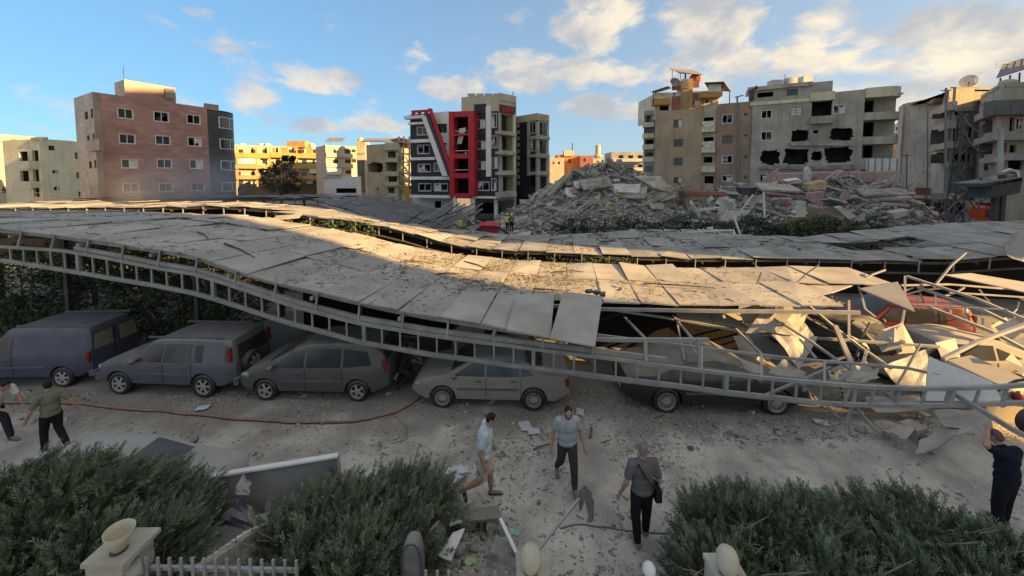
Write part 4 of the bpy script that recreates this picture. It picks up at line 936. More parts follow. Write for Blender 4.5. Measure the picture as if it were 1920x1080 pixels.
fs1 = Wall(b, A, B, 0, zt, m_greyw, [(1832, 198, 1844, 214, 'b'), (1849, 192, 1857, 204, 'g'), (1840, 228, 1860, 254, 'j'), (1838, 278, 1848, 296, 'h')])
fs1.balcony(1827, 212, 1846, 224, 1., m_greyw); fs1.balcony(1825, 256, 1862, 268, 1., m_greyw); fs1.balcony(1836, 296, 1862, 306, .9, m_greyw)
fs2 = Wall(b, B + Vector((.32, 0)), C_, 0, zt, m_cream, [(1893, 220, 1902, 246, 'o'), (1905, 222, 1918, 242, 'b'), (1893, 272, 1906, 286, 'h'), (1880, 268, 1888, 286, 'h'), (1890, 300, 1918, 318, 'h')])
fs2.balcony(1864, 186, 1990, 214, 1.3, mat('slate_grey_balcony', (.15, .155, .16), .8, .2, .5, .15, 14., streak=.5)); fs2.balcony(1864, 246, 1990, 262, 1.2, m_greyw); fs2.balcony(1864, 288, 1990, 300, 1.2, m_greyw)
MB().prism([(*A, zt - .4), (*B, zt - .4), (*C_, zt - .4), (C_.x, C_.y + 14, zt - .4), (A.x + 4, A.y + 6, zt - .4)], None, (0, 0, -.25)).build('roof', m_conc, b)
Wall(b, C_ + Vector((0, .3)), C_ + Vector((0, 14)), 0, zt, m_cream, ()); Wall(b, C_ + Vector((0, 14.3)), A + Vector((4, 6)), 0, zt, m_greyw, ())
for k in range(4):
    p0, p1 = at(1868 + k * 16, 147 - k * 5, 50), at(1884 + k * 16, 142 - k * 5, 50); p2, p3 = at(1897 + k * 13, 118 - k * 4, 53), at(1880 + k * 13, 122 - k * 4, 53)
    MB().prism([p0, p1, p2, p3], None, (0, 0, .12)).build('solar_panel', m_solar, b)
for k in range(4): MB().bar(at(1876 + k * 18, 146 - k * 5, 50.5), (*at(1876 + k * 18, 146, 50.5).xy, zt - .4), .12).build('panel_stand', m_steel_d, b)
for y in (122, 127, 132): MB().bar(at(1866, y - 6, 52), at(1900, y - 9, 52), .05).build('antenna', m_steel_d, b)
c = at(1890, 150, 50); water_tank(b, (c.x, c.y, zt - .4), .8, 1.2)
# ---- kiosk with brown-edged flat roof in front of the rubble
b = building('kiosk', 'low beige kiosk with brown roof edge and white block wall, half buried in rubble', 1315, 44); b['category'] = 'kiosk'
zk = ztop(1315, 363, 44)
f, r, l = block(b, pp(1288, 44), pp(1358, 43), 5, 0, zk, m_tan, ops=[(1312, 388, 1332, 408, 'h')], rz=.1)
f.feat(1284, 359, 1362, 366, .4, m_redb, 'roof_edge', base=-4.)
kb = MB()
for j in range(6):
    for i in range(6):
        x0 = 1299 + i * 9 + (4 if j % 2 else 0)
        if x0 > 1345 or (1308 < x0 < 1330 and j < 5): continue
        f.feat(x0, 384 + j * 5, x0 + 8.2, 388.4 + j * 5, .12, m_white, 'block')

# ---- neighbours outside the picture on the right; they shade the yard and let a bar of evening sun through the lane between them
def plain_neighbour(name, label, x0, x1, y0, y1, h, m):
    b = thing(name, label, 'building', (x0, (y0 + y1) / 2, 0), group='buildings around the yard')
    n = int(h // 3.2)
    def wl(A, B, rows):
        w = Wall(b, A, B, 0, h, m, ()); k = int(w.L // 4)
        for i in range(k):
            for j in range(n): MB().prism([w.p((i + .35) * w.L / k + d, 1 + j * 3.2 + z, .03) for d, z in ((0, 0), (1.3, 0), (1.3, 1.3), (0, 1.3))], None, Vector((-w.n.x, -w.n.y, 0)) * .02).build('window', m_glass, b)
    wl((x0, y1), (x0, y0), n); Wall(b, (x0 + .31, y0), (x1, y0), 0, h, m, ()); Wall(b, (x1, y0 + .31), (x1, y1), 0, h, m, ()); Wall(b, (x1 - .31, y1), (x0 + .31, y1), 0, h, m, ())
    MB().prism([(x0 + .3, y0 + .3, h - .5), (x1 - .3, y0 + .3, h - .5), (x1 - .3, y1 - .3, h - .5), (x0 + .3, y1 - .3, h - .5)], None, (0, 0, .2)).build('roof', m_conc, b)
plain_neighbour('apartment_building', 'cream apartment block outside the picture, right of the yard', 60, 74, -60, -13.6, 42, m_cream)
plain_neighbour('apartment_building', 'grey apartment block outside the picture, continuing the right-hand street row', 66, 92, 1.2, 42.5, 57, m_greyw)

# ================================================================== RUBBLE
m_earth = mat('brown_earth', (.15, .11, .07), .97, .3, .8, .7, 8.)
m_rub = mat('rubble_grey', (.30, .285, .26), .96, .35, .9, .8, 6.)
m_slabs = [m_conc2, mat('pale_slab', (.48, .46, .42), .93, .2, 1., .5, 8., tint=.2), mat('pinkish_slab', (.40, .29, .265), .93, .2, 1., .5, 8., tint=.15), mat('dark_slab', (.25, .24, .22), .95, .25, 1., .5, 8., tint=.2)]
def slab_mesh(seed, L, W, T):
    r = random.Random(seed); pts = []
    for i, (x, y) in enumerate([(-1, -1), (-.3, -1), (.4, -1), (1, -1), (1, .1), (1, 1), (.2, 1), (-.5, 1), (-1, 1), (-1, 0)]):
        pts.append(Vector((x * L / 2 * r.uniform(.86, 1.05), y * W / 2 * r.uniform(.84, 1.06), 0)))
    return MB().prism(pts, None, (0, 0, T)).mesh('slab')
SLABS = [slab_mesh(i, *d) for i, d in enumerate([(3.4, 1.8, .25), (2.2, 1.5, .22), (4.2, 1.0, .3), (1.5, 1.1, .2), (2.8, .5, .35), (1.2, .6, .3), (5.0, 2.4, .28)])]
SLABV = {}
def slab_obj(k, mi, loc, rot, scale, parent, name='slab'):
    key = (k, mi)
    if key not in SLABV:
        me = SLABS[k].copy(); me.materials.clear(); me.materials.append(m_slabs[mi]); SLABV[key] = me
    o = bpy.data.objects.new(name, SLABV[key]); col.objects.link(o); o.parent = parent
    o.location = Vector(loc) - OFF[parent]; o.rotation_euler = rot; o.scale = (scale,) * 3
    return o
def heap(name, label, crest, yf, yc, yb, footpx, seed, n_chunks, n_slabs, mats, chunk=.22, flow=0.):
    """crest: (px, py) outline at depth yc; falls to ground at yf (near) and yb (far)"""
    r = random.Random(seed); x0, x1 = crest[0][0], crest[-1][0]
    c = at((x0 + x1) / 2, 400, yf); o = thing(name, label, 'rubble', (c.x, c.y, 0))
    def P(px, t, rough=1.):
        zc = max(.05, at(px, ip(crest, px), yc).z)
        if t <= 1: Y = yf + (yc - yf) * t; z = zc * (t ** .85)
        else: Y = yc + (yb - yc) * (t - 1); z = zc * (2 - t) ** 1.3
        X = at(px, 400, yc).x * (1 + (Y / yc - 1) * .55)
        z += rough * min(1, z + .2) * (.55 * noise.noise((X * .5, Y * .5, seed)) + .3 * noise.noise((X * 1.3, Y * 1.3, seed + 3)) + .16 * noise.noise((X * 3, Y * 3, seed + 7)))
        return Vector((X, Y, max(z, -.02)))
    us = np.linspace(x0, x1, 90); ts = np.linspace(0, 2, 46)
    MB().grid([[P(u, t) for u in us] for t in ts]).build('mound', m_rub, o)
    pos = np.array([P(r.uniform(x0, x1), r.uniform(0, 1.15) ** .9)[:] for _ in range(n_chunks)]) - np.array(OFF[o])
    for k in range(3):
        V, F = chunk_template(seed * 7 + k, 10, .55); sel = pos[k::3]; n = len(sel)
        s = rng.lognormal(math.log(chunk), .6, n); tag(scatter('rubble', V, F, sel + np.array([0, 0, .05]), rand_rot(n, .7), np.stack([s * rng.uniform(.8, 2.2, n), s, s * .7], 1), m_slabs[(0, 1, 3)[k]], o), kind='stuff')
    for i in range(n_slabs):
        px = r.uniform(x0 + 6, x1 - 6); t = r.uniform(.08, 1.0); p = P(px, t, .6); k = r.randrange(7); sc = r.uniform(.35, .8)
        tilt = .35 + .3 * r.random(); a = r.gauss(flow, .7)
        slab_obj(k, r.choice(mats), p + Vector((0, 0, r.uniform(.0, .35))), (r.gauss(.35, .35), r.gauss(0, .35), a), sc, o)
    return o, P
H1, P1 = heap('rubble_heap', 'tall grey heap of a pancaked building in the middle, beside the gutted dark tower',
    [(930, 412), (955, 400), (985, 380), (1015, 356), (1050, 338), (1085, 320), (1105, 311), (1150, 303), (1175, 310), (1200, 328), (1225, 345), (1260, 358), (1290, 385), (1320, 415)], 38, 50, 62, None, 2, 9000, 105, [0, 0, 0, 3, 3, 0], .15)
H2, P2 = heap('rubble_heap', 'wide heap of broken slabs, beams and brown earth below the blasted building',
    [(1268, 400), (1300, 372), (1340, 356), (1390, 352), (1420, 345), (1480, 340), (1540, 336), (1590, 333), (1640, 342), (1680, 352), (1705, 372), (1730, 398), (1750, 416)], 35, 45, 51.5, None, 5, 9000, 110, [0, 1, 1, 2, 3, 0], .15)
rr = random.Random(21)
for (px, t, az_, ti, n_) in [(1090, .62, .35, .55, 3), (1165, .50, -.4, .6, 3), (1222, .66, .6, -.5, 3)]:      # pancaked floors
    c_ = P1(px, t, .5)
    for k in range(n_):
        slab_obj(6, 0 if k % 2 else 1, c_ + Vector((rr.uniform(-.5, .5), rr.uniform(-.3, .3), -.6 + k * .52)), (ti + rr.uniform(-.05, .05), rr.uniform(-.08, .08), az_ + rr.uniform(-.25, .25)), rr.uniform(.6, .9), H1, 'floor_slab')
for (px, t, az_, ti, n_) in [(1440, .7, .1, .35, 4), (1620, .6, -.3, .3, 4)]:
    c_ = P2(px, t, .5)
    for k in range(n_): slab_obj(6, (0, 1, 2)[k % 3], c_ + Vector((rr.uniform(-.4, .4), 0, -.4 + k * .45)), (ti, rr.uniform(-.1, .1), az_ + rr.uniform(-.15, .15)), rr.uniform(.7, 1.), H2, 'floor_slab')
for i in range(60):
    o_, P_ = (H1, P1) if i % 2 else (H2, P2); a = P_(rr.uniform(1000, 1250) if i % 2 else rr.uniform(1300, 1700), rr.uniform(.2, .95)); q = [a]
    for k in range(3): q.append(q[-1] + Vector((rr.uniform(-.7, .7), rr.uniform(-.4, .2), rr.uniform(-.1, .55))))
    MB().tube(q, .035, 5).build('rebar', m_steel_d, o_)
for i in range(60):      # sheaf of fallen rods sliding down the left flank
    px = rr.uniform(945, 1075); t = rr.uniform(.15, .75); a = P1(px, t) + Vector((0, 0, .25)); L = rr.uniform(2, 5)
    b_ = a + Vector((L * .78, rr.uniform(.6, 2.2), L * .42 + rr.uniform(-.3, .3)))
    MB().bar(a - Vector((L * .3, 0, L * .15)), b_, .09, .07).build('rod', m_steel if i % 3 else m_slabs[1], H1)
for (x0, y0, x1, y1, Y, w) in [(1028, 368, 1075, 322, 46, .5), (1010, 372, 1060, 330, 46, .35), (1075, 318, 1110, 340, 47, .9), (1210, 372, 1290, 348, 43, .5), (1195, 388, 1262, 360, 42, .35), (1130, 350, 1180, 342, 45, .4), (1095, 380, 1190, 372, 42, .3), (1060, 345, 1140, 338, 47, .9)]:
    MB().bar(at(x0, y0, Y), at(x1, y1, Y + 2), w, .35).build('fallen_beam', m_conc2, H1)
for pts in ([(1085, 338), (1140, 330), (1150, 348), (1095, 356)], [(1170, 385), (1200, 358), (1240, 372), (1205, 402)], [(1215, 352), (1250, 345), (1272, 368), (1240, 378)], [(1190, 330), (1240, 330), (1262, 362), (1225, 352)]):
    q = [at(x, y, 44.5 - i * .4) for i, (x, y) in enumerate(pts)]; MB().prism(q, None, (.05, .35, -.2)).build('slab', m_slabs[0], H1)
p = at(1142, 385, 41); MB().prism([at(1135, 392, 41), at(1152, 392, 41.3), at(1142, 380, 41.6)], None, (0, .1, .1)).build('ochre_sheet', m_yellow, H1)
for i in range(26):
    a = at(rr.uniform(1270, 1290), rr.uniform(360, 385), 43) if i % 2 else P1(rr.uniform(1100, 1280), rr.uniform(.4, .95)); MB().bar(a, a + Vector((rr.uniform(-.8, .8), rr.uniform(-.3, .3), rr.uniform(.3, 1.4))), .04).build('rebar', m_steel_d, H1)
# named big pieces on the right heap
def big(name, label, pts, Y, th, m, cat='slab', dY=0.):
    q = [at(x, y, Y + dY * i) for i, (x, y) in enumerate(pts)]; c = sum(q, Vector()) / len(q)
    o = MB().prism(q, None, th).build(name, m, None); return tag(o, label, cat)
big('roof_slab', 'long pinkish fallen roof slab lying across the back of the right heap', [(1455, 326), (1580, 323), (1690, 322), (1686, 338), (1560, 342), (1460, 338)], 47, (0, .5, .1), m_slabs[2])
big('leaning_beam', 'short pinkish beam leaning left end of the long roof slab', [(1434, 348), (1446, 348), (1462, 315), (1452, 320)], 44.5, (.1, .4, 0), m_slabs[2], 'beam', .2)
big('leaning_beam', 'pinkish slab leaning steeply right of the upright white slab', [(1548, 338), (1562, 340), (1582, 318), (1572, 318)], 44, (.1, .4, 0), m_slabs[2], 'beam', .2)
big('leaning_beam', 'tall pinkish strip leaning at the right end of the heap', [(1665, 362), (1676, 362), (1690, 326), (1682, 324)], 43, (.1, .4, 0), m_slabs[2], 'beam', .2)
big('upright_slab', 'narrow pale slab standing upright on top of the right heap', [(1513, 343), (1521, 343), (1521, 318), (1516, 312), (1512, 318)], 44, (0, .5, 0), m_slabs[1])
big('ochre_block', 'ochre broken wall block below the upright pale slab', [(1514, 346), (1550, 340), (1552, 350), (1540, 356), (1515, 358)], 42, (0, .8, .2), mat('ochre_wall', (.45, .34, .22), .93, .2, 1, .4, 10.))
big('floor_slab', 'flat pinkish slab face tilted towards the yard in middle of right heap', [(1516, 362), (1545, 360), (1546, 386), (1530, 384), (1513, 374)], 40, (0, .3, .1), m_slabs[2])
big('floor_slab', 'pinkish broken slab right of the flat pinkish slab, above earth bank', [(1570, 390), (1586, 356), (1594, 362), (1582, 388)], 40, (0, .3, .1), m_slabs[2])
big('pale_plank', 'pale concrete plank standing in the brown earth bank', [(1495, 407), (1511, 408), (1511, 377), (1496, 376)], 37.5, (0, .25, 0), m_slabs[1], 'slab')
big('pale_plank', 'pale concrete plank sliding down the earth bank towards the hedge', [(1567, 390), (1580, 388), (1608, 406), (1592, 412)], 37, (0, .35, .1), m_slabs[1], 'slab')
big('pale_plank', 'pale slab lying low at the right foot of the heap', [(1672, 400), (1704, 394), (1700, 404), (1678, 411)], 36.5, (0, .6, .15), m_slabs[1], 'slab')
big('white_post', 'thin white post standing upright above the hedge', [(1433, 414), (1436.5, 414), (1434, 360), (1431, 361)], 37, (0, .12, 0), m_white, 'post')
big('white_sheet', 'crumpled white sheet hanging left of the stair rails on right heap', [(1345, 406), (1352, 372), (1362, 368), (1378, 382), (1382, 402), (1368, 396), (1362, 410)], 38, (.1, .25, 0), m_curtain, 'cloth', .25)
big('orange_cloth', 'small orange-red cloth on the grey slabs of the right heap', [(1474, 384), (1480, 379), (1485, 383), (1479, 388)], 38.5, (.05, .15, 0), mat('orange_red_cloth', (.55, .09, .05), .8, .1, 3, .1, 20.), 'cloth')
big('dark_hoarding', 'dark green box panel on the heap beside the kiosk roof', [(1392, 352), (1420, 352), (1420, 368), (1392, 370)], 42.5, (0, 1.2, .1), m_steel_d, 'panel')
big('white_rubble_sheet', 'bright white sheets on top of the right heap', [(1475, 340), (1502, 336), (1502, 343), (1478, 346)], 43, (0, .8, .2), m_white, 'sheet', .2)
st = thing('fallen_stair', 'fallen pale stair flight leaning beside the white sheet', 'stairs', (at(1395, 400, 38).x, 38, 0))
a, b_ = at(1380, 408, 37.6), at(1412, 366, 39.5); sd_ = Vector((.9, .3, 0))
for s_ in (0, 1): MB().bar(a + sd_ * s_ * 1.2, b_ + sd_ * s_ * 1.2, .12, .2).build('stringer', m_slabs[1], st)
for i in range(8): q = a.lerp(b_, (i + .5) / 8); MB().bar(q, q + sd_ * 1.2, .22, .08).build('tread', m_slabs[1], st)
fb = thing('fallen_railing', 'fallen white bar railing in front of the hedge gap', 'railing', (at(1385, 415, 36).x, 36, 0))
for k in range(9): MB().bar(at(1352 + k * 5, 412, 36), at(1364 + k * 5, 396, 36.5), .05).build('baluster', m_whitef, fb)
MB().bar(at(1350, 413, 36), at(1396, 412, 36), .07).build('rail', m_whitef, fb); MB().bar(at(1362, 396, 36.5), at(1406, 396, 36.5), .07).build('rail', m_whitef, fb)
# earth bank behind the hedge
eb = MB(); us = np.linspace(1430, 1660, 40)
eb.grid([[(lambda p, h: Vector((p.x, p.y, max(0, h + .25 * noise.noise((p.x * .7, p.y * .7, 3))))))(at(u, 400, 33.5 + t * 5), t * 3.4 * math.sin(math.pi * (u - 1430) / 230) ** .5) for u in us] for t in np.linspace(0, 1, 14)])
tag(eb.build('earth_bank', m_earth, None, smooth=True), kind='structure')

# ================================================================== PLANTS
def leaf_mesh_template():
    return np.array([[-.5, 0, 0], [0, -.28, .08], [.5, 0, -.05], [0, .28, .08]]), np.array([[0, 1, 2, 3]])
m_leaf = mat('dark_shrub_leaf', (.06, .10, .045), .7, .4, 2., .1, 20., spec=.25, dust=.32, dcol=(.16, .155, .13))
m_hedge = mat('hedge_leaf', (.042, .075, .034), .7, .4, 1.5, .1, 20., spec=.25, dust=.15, dcol=(.14, .14, .11))
m_tree = mat('tree_leaf', (.045, .055, .025), .75, .4, 1., .1, 10., spec=.2, dust=.2, dcol=(.14, .13, .09))
m_bark = mat('grey_brown_bark', (.13, .10, .075), .95, .3, 4, .6, 20.)
def leaf_cloud(name, pts, size, m, parent, jit=.25):
    n = len(pts); V, F = leaf_mesh_template(); s = size * rng.uniform(.6, 1.5, n)
    return scatter(name, V, F, np.asarray(pts) - np.array(OFF[parent]), rand_rot(n, .8), s, m, parent)
def ball_pts(c, r, n, shell=.55, seed=1):
    d = rng.normal(size=(n, 3)); d /= np.linalg.norm(d, axis=1, keepdims=True)
    rad = (shell + (1 - shell) * rng.random(n)) ; return np.array(c) + d * rad[:, None] * np.array(r)
def shrub(name, label, lobes, size, m, n_per, cat='shrub', group=None):
    """lobes: (x,y,z, rx,ry,rz) foliage clumps carried by stems from the ground"""
    c = np.mean(np.array([l[:3] for l in lobes]), 0); o = thing(name, label, cat, (c[0], c[1], 0), group=group)
    P = []
    for (x, y, z, rx, ry, rz) in lobes:
        n = int(n_per * (rx * ry * rz) ** (2 / 3)); p = ball_pts((x, y, z), (rx, ry, rz), n)
        k = np.array([noise.noise((q[0] * 1.2, q[1] * 1.2, q[2] * 1.2)) for q in p]); P.append(p[k > -.25])
    P = np.concatenate(P); P = P[P[:, 2] > .02]; leaf_cloud('foliage', P, size, m, o)
    st = MB()
    for (x, y, z, rx, ry, rz) in lobes:
        b_ = Vector((c[0] * .6 + x * .4, c[1] * .6 + y * .4, 0)); st.tube([b_, b_.lerp(Vector((x, y, z)), .6) + Vector((.05, 0, .05)), (x, y, z)], [.05, .035, .012], 6)
    st.build('stem', m_bark, o); return o
rl = random.Random(8)
def lobes_px(pxs, Y, top, ry=.8, n=None):
    out = []
    for px in pxs:
        zt = at(px, ip(top, px), Y).z; h = zt
        for k in range(3):
            out.append((at(px, 500, Y).x + rl.uniform(-.3, .3), Y + rl.uniform(-.4, .4), h * (.25 + .28 * k), .85, ry, max(.35, h * .26)))
    return out
shrub('shrub', 'big dark leafy shrub under the left end of front carport, behind the blue van', lobes_px(range(-90, 190, 36), 14.8, [(-60, 462), (200, 488)]), .13, m_leaf, 900, group='shrubs under the carport')
shrub('shrub', 'dark leafy shrub under the carport, behind the blue off-road car', lobes_px(range(215, 500, 36), 14.6, [(200, 490), (330, 515), (480, 560)]), .13, m_leaf, 900, group='shrubs under the carport')
shrub('hedge', 'added dark hedge behind the minivan and silver sedan, filling in for deep shade', [(x, 19.2, z, .9, .7, .55) for x in np.arange(-9.5, 6.5, .95) for z in (.5, 1.2, 1.8)], .14, m_hedge, 700, 'hedge')  # hedge added to block the bright view and darken under the deck
shrub('hedge', 'added tall dark hedge row darkening the back of the front carport at left', [(x, 20.6 - .14 * x * .4, z, 1.1, .7, .7) for x in np.arange(-27, -8.5, 1.15) for z in (.6, 1.6, 2.6, 3.4)], .17, m_hedge, 520, 'hedge')  # second row added to darken the gaps behind the left shrubs
shrub('hedge', 'long dark green hedge in front of the right rubble heap', [(at(px, 420, 31).x, 31 + rl.uniform(-.2, .3), z, .9, .8, .62) for px in range(1150, 1655, 17) for z in (.8, 1.7, 2.55 + .3 * math.sin(px * .05))], .17, m_hedge, 640, 'hedge')
shrub('shrub', 'dark rounded shrub at the left end of the long hedge', [(at(px, 420, 31).x, 31.3, z, .9, .8, .7) for px in (1048, 1066, 1085, 1105, 1128) for z in (.8, 1.8, 2.6)], .17, m_hedge, 560)
# round tree in front of the yellow flats
def big_tree():
    c = at(527, 365, 84); o = thing('tree', 'round leafy tree in front of the yellow apartment block', 'tree', (c.x, c.y, 0)); P = []; tr = MB(); r = random.Random(2)
    tr.tube([(c.x, c.y, 0), (c.x + .1, c.y, 2), (c.x - .1, c.y, 4)], [.35, .28, .2], 8)
    for (px, py, rx, rz) in [(512, 322, 1.9, 1.6), (540, 305, 1.8, 1.8), (525, 312, 2.0, 1.9), (500, 335, 1.8, 1.5), (552, 330, 1.9, 1.8), (528, 345, 2.4, 1.8), (508, 352, 1.7, 1.4), (556, 350, 1.6, 1.5), (540, 356, 2., 1.3), (494, 322, 1.0, .8), (549, 298, .9, .8), (535, 297, .9, .7)]:
        q = at(px, py, 84 + r.uniform(-1.5, 1.5)); P.append(ball_pts(q, (rx, rx * .9, rz), 620, .35)); tr.tube([(c.x, c.y, 3.2), Vector((c.x, c.y, 3.4)).lerp(q, .6), q], [.16, .09, .03], 6)
    P = np.concatenate(P); k = np.array([noise.noise((q[0] * .9, q[1] * .9, q[2] * .9)) for q in P]); leaf_cloud('crown', P[k > -.12], .42, m_tree, o); tr.build('trunk', m_bark, o)
big_tree()

# juniper bushes along the fence: feathery sprays on arching branches
m_jun = mat('juniper_green', (.14, .185, .105), .75, .65, 3.2, .1, 30., spec=.2, dust=.5, dcol=(.24, .25, .215))
def spray_template(n=17):
    V, F = [], []; r = random.Random(4)
    for i in range(n):
        t = i / (n - 1); z = t; L = .30 * (1 - t * .7) + .07
        for sgn in (-1, 1):
            a = r.uniform(-.5, .5) + (1.57 if i % 2 else 0); d = Vector((sgn * math.cos(a), sgn * math.sin(a), 2.0)).normalized(); sd_ = d.cross(Vector((r.uniform(-1, 1), r.uniform(-1, 1), .3))).normalized() * .021
            b0 = Vector((0, 0, z)); k = len(V); V += [b0 - sd_ * .6, b0 + d * L * .55 + sd_ , b0 + d * L, b0 + d * L * .5 - sd_]; F.append((k, k + 1, k + 2, k + 3))
    return np.array([v[:] for v in V]), np.array(F)
SPV, SPF = spray_template()
def juniper(label, spots, lean, n, size=.27, seed=0, dead=0):
    """spots: (x,y,top z, radius) mounds"""
    r = np.random.default_rng(seed); c = np.mean(np.array(spots), 0)
    o = thing('juniper_bush', label, 'bush', (c[0], c[1], 0), group='juniper bushes along the fence')
    P, D = [], []; br = MB(); rr_ = random.Random(seed)
    for (x, y, zt, rad) in spots:
        k = int(n * rad * rad); d = r.normal(size=(k, 3)); d[:, 2] = np.abs(d[:, 2]) * .9; d /= np.linalg.norm(d, axis=1, keepdims=True)
        sh = r.uniform(.45, 1.0, k) ** .6; base = np.array([x, y, zt * .28]); ext = np.array([rad, rad, zt * .66])
        p = base + d * sh[:, None] * ext
        p[:, 2] += np.array([.10 * noise.noise((q[0] * 3, q[1] * 3, q[2] * 3)) for q in p]); keep = np.array([noise.noise((q[0] * 2.4, q[1] * 2.4, q[2] * 2.4 + seed)) for q in p]) > -.08
        dd = d * np.array([1, 1, .6]) + np.array(lean) + r.normal(0, .25, (k, 3)); P.append(p[keep]); D.append(dd[keep])
        for i in range(16):
            a = rr_.uniform(0, 6.28); e = Vector((x + rad * .85 * math.cos(a), y + rad * .85 * math.sin(a), zt * rr_.uniform(.4, .95))); b_ = Vector((x + rr_.uniform(-.1, .1), y + rr_.uniform(-.1, .1), 0))
            br.tube([b_, b_.lerp(e, .5) + Vector((0, 0, .12)), e], [.028, .018, .006], 5)
    SZ = [size * r.uniform(.6, 1.35, len(q)) for q in P]
    for (x, y, zt, rad) in spots:      # long feathery shoots standing out of the mound
        for _ in range(int(16 * rad / .7)):
            a = r.uniform(0, 6.28); u = r.uniform(.2, .95); b0 = np.array([x + rad * u * math.cos(a), y + rad * u * math.sin(a), zt * (.95 - .45 * u * u)]); dr = np.array(lean) + np.array([.35 * math.cos(a), .35 * math.sin(a), .25]) + r.normal(0, .14, 3); dr /= np.linalg.norm(dr); Ls = r.uniform(.18, .42)
            k = 7; P.append(np.array([b0 + dr * Ls * (q / k - .3) for q in range(k)])); D.append(np.array([dr + r.normal(0, .30, 3) for q in range(k)])); SZ.append(np.array([size * (.85 - .5 * q / k) for q in range(k)]))
    SZ = np.concatenate(SZ)
    P = np.concatenate(P); D = np.concatenate(D); P[:, 2] = np.maximum(P[:, 2], .05)
    m = len(P); scatter('foliage', SPV, SPF, P - np.array(OFF[o]), frame_to(D, r.uniform(0, 6.28, m)), SZ, m_jun, o)
    br.build('branches', m_bark, o)
    if dead:
        db = MB()
        for i in range(dead):
            x, y, zt, rad = spots[i % len(spots)]; b_ = Vector((x + rr_.uniform(-.2, .2), y - .1, .5)); e = b_ + Vector((rr_.uniform(-.8, .8), rr_.uniform(-.7, -.2), rr_.uniform(.4, 1.0)))
            db.tube([b_, b_.lerp(e, .5) + Vector((rr_.uniform(-.08, .08), 0, .08)), e], [.016, .011, .004], 5)
            for k in range(3):
                q = b_.lerp(e, rr_.uniform(.4, .9)); db.tube([q, q + Vector((rr_.uniform(-.25, .25), rr_.uniform(-.2, .1), rr_.uniform(.05, .25)))], [.008, .003], 4)
        db.build('dead_twigs', mat('dead_twig', (.22, .19, .16), .95, .2, 5, .2, 30.), o)
    return o
def spot(px, py, Y, rad): p = at(px, py, Y); return (p.x, Y, p.z - (.13 if px > 1200 else .10), rad)
juniper('wide wind-swept juniper bush at lower left, in front of the dusty white car', [spot(30, 880, 5.6, .8), spot(130, 872, 5.5, .85), spot(235, 880, 5.6, .75), spot(310, 895, 5.7, .55), spot(60, 985, 4.9, .6), spot(180, 970, 4.95, .6), spot(290, 960, 5.1, .5), spot(-60, 950, 5.2, .7)], (.5, .1, .5), 1900, .37, 1, 10)
juniper('juniper bush with upright feathery tips, between grey board and the debris path', [spot(545, 960, 5.5, .5), spot(600, 935, 5.6, .7), spot(690, 915, 5.7, .75), spot(770, 905, 5.8, .7), spot(585, 1005, 5.0, .5), spot(680, 985, 5.0, .6)], (.3, .1, .7), 1900, .37, 2, 8)
juniper('juniper bush at lower right with bare dead twigs inside', [spot(1350, 955, 5.7, .6), spot(1440, 940, 5.7, .7), spot(1530, 950, 5.6, .6), spot(1340, 1030, 5.15, .5), spot(1450, 1040, 5.0, .6), spot(1570, 1040, 4.9, .6)], (-.05, .1, .8), 1900, .35, 3, 26)
juniper('juniper bush at the lower right corner, its tips leaning left', [spot(1660, 960, 5.6, .65), spot(1740, 950, 5.7, .7), spot(1800, 985, 5.4, .6), spot(1880, 1020, 5.2, .6), spot(1700, 1040, 4.9, .6), spot(1830, 1060, 4.8, .6)], (-.45, .1, .75), 1800, .37, 4, 22)

# ---- low wall with piers, fence and lamps along the garden edge
m_wall = mat('cream_garden_wall', (.42, .38, .30), .93, .2, 1, .4, 15., dust=.25)
m_lamp = mat('frosted_lamp_glass', (.55, .50, .36), .35, .1, 2, .05, 20., dust=.45)
fw_ = thing('garden_fence', 'grey picket fence on low wall along the bottom of the garden', 'fence', (0, 4.62, 0))
MB().box((-1.0, 4.62, .4), (14, .22, .8)).build('low_wall', m_wall, fw_)
def fence_run(px0, px1, dy=0):
    a, b_ = at(px0, 1058 + px0 * .02 + dy, 4.6), at(px1, 1058 + px1 * .02 + dy, 4.6); n = int((b_.x - a.x) / .145)
    MB().bar(a, b_, .04, .045).build('rail', m_steel, fw_); dn = Vector((0, 0, -.7)); MB().bar(a + dn, b_ + dn, .04, .045).build('rail', m_steel, fw_)
    for i in range(n + 1): q = a.lerp(b_, i / n); MB().box((q.x, q.y - .045, q.z - .31), (.035, .02, 1.0)).build('picket', m_steel, fw_)
fence_run(282, 560); fence_run(800, 950, 14)
def pier(px, py, lab, w=.46, broken=False):
    p = at(px, py, 4.62); o = thing('gate_pier', lab, 'pier', (p.x, 4.62, 0), group='piers of the garden fence'); h = p.z
    MB().box((p.x, 4.62, h / 2), (w, .42, h)).build('shaft', m_wall, o); MB().box((p.x + .03, 4.62, h + .031), (w + .08, .5, .06)).build('cap', m_wall, o)
    return p.x, h + .06
x, h = pier(226, 1030, 'broken cream pier at lower left carrying a bowl-shaped lamp')
V, F = chunk_template(77, 14, .8); np_mesh('spalled_lump', V * np.array([.2, .17, .2]) + np.array([.22, -.1, h - .22]), F, m_conc2, [o for o in bpy.data.objects if o.get('label', '').startswith('broken cream pier')][0])
o = thing('garden_lamp', 'broken frosted lamp bowl, open at the top, on the cream pier at lower left', 'lamp', (x + .06, 4.55, h), group='garden lamps', rot=(.05, .12, 0))
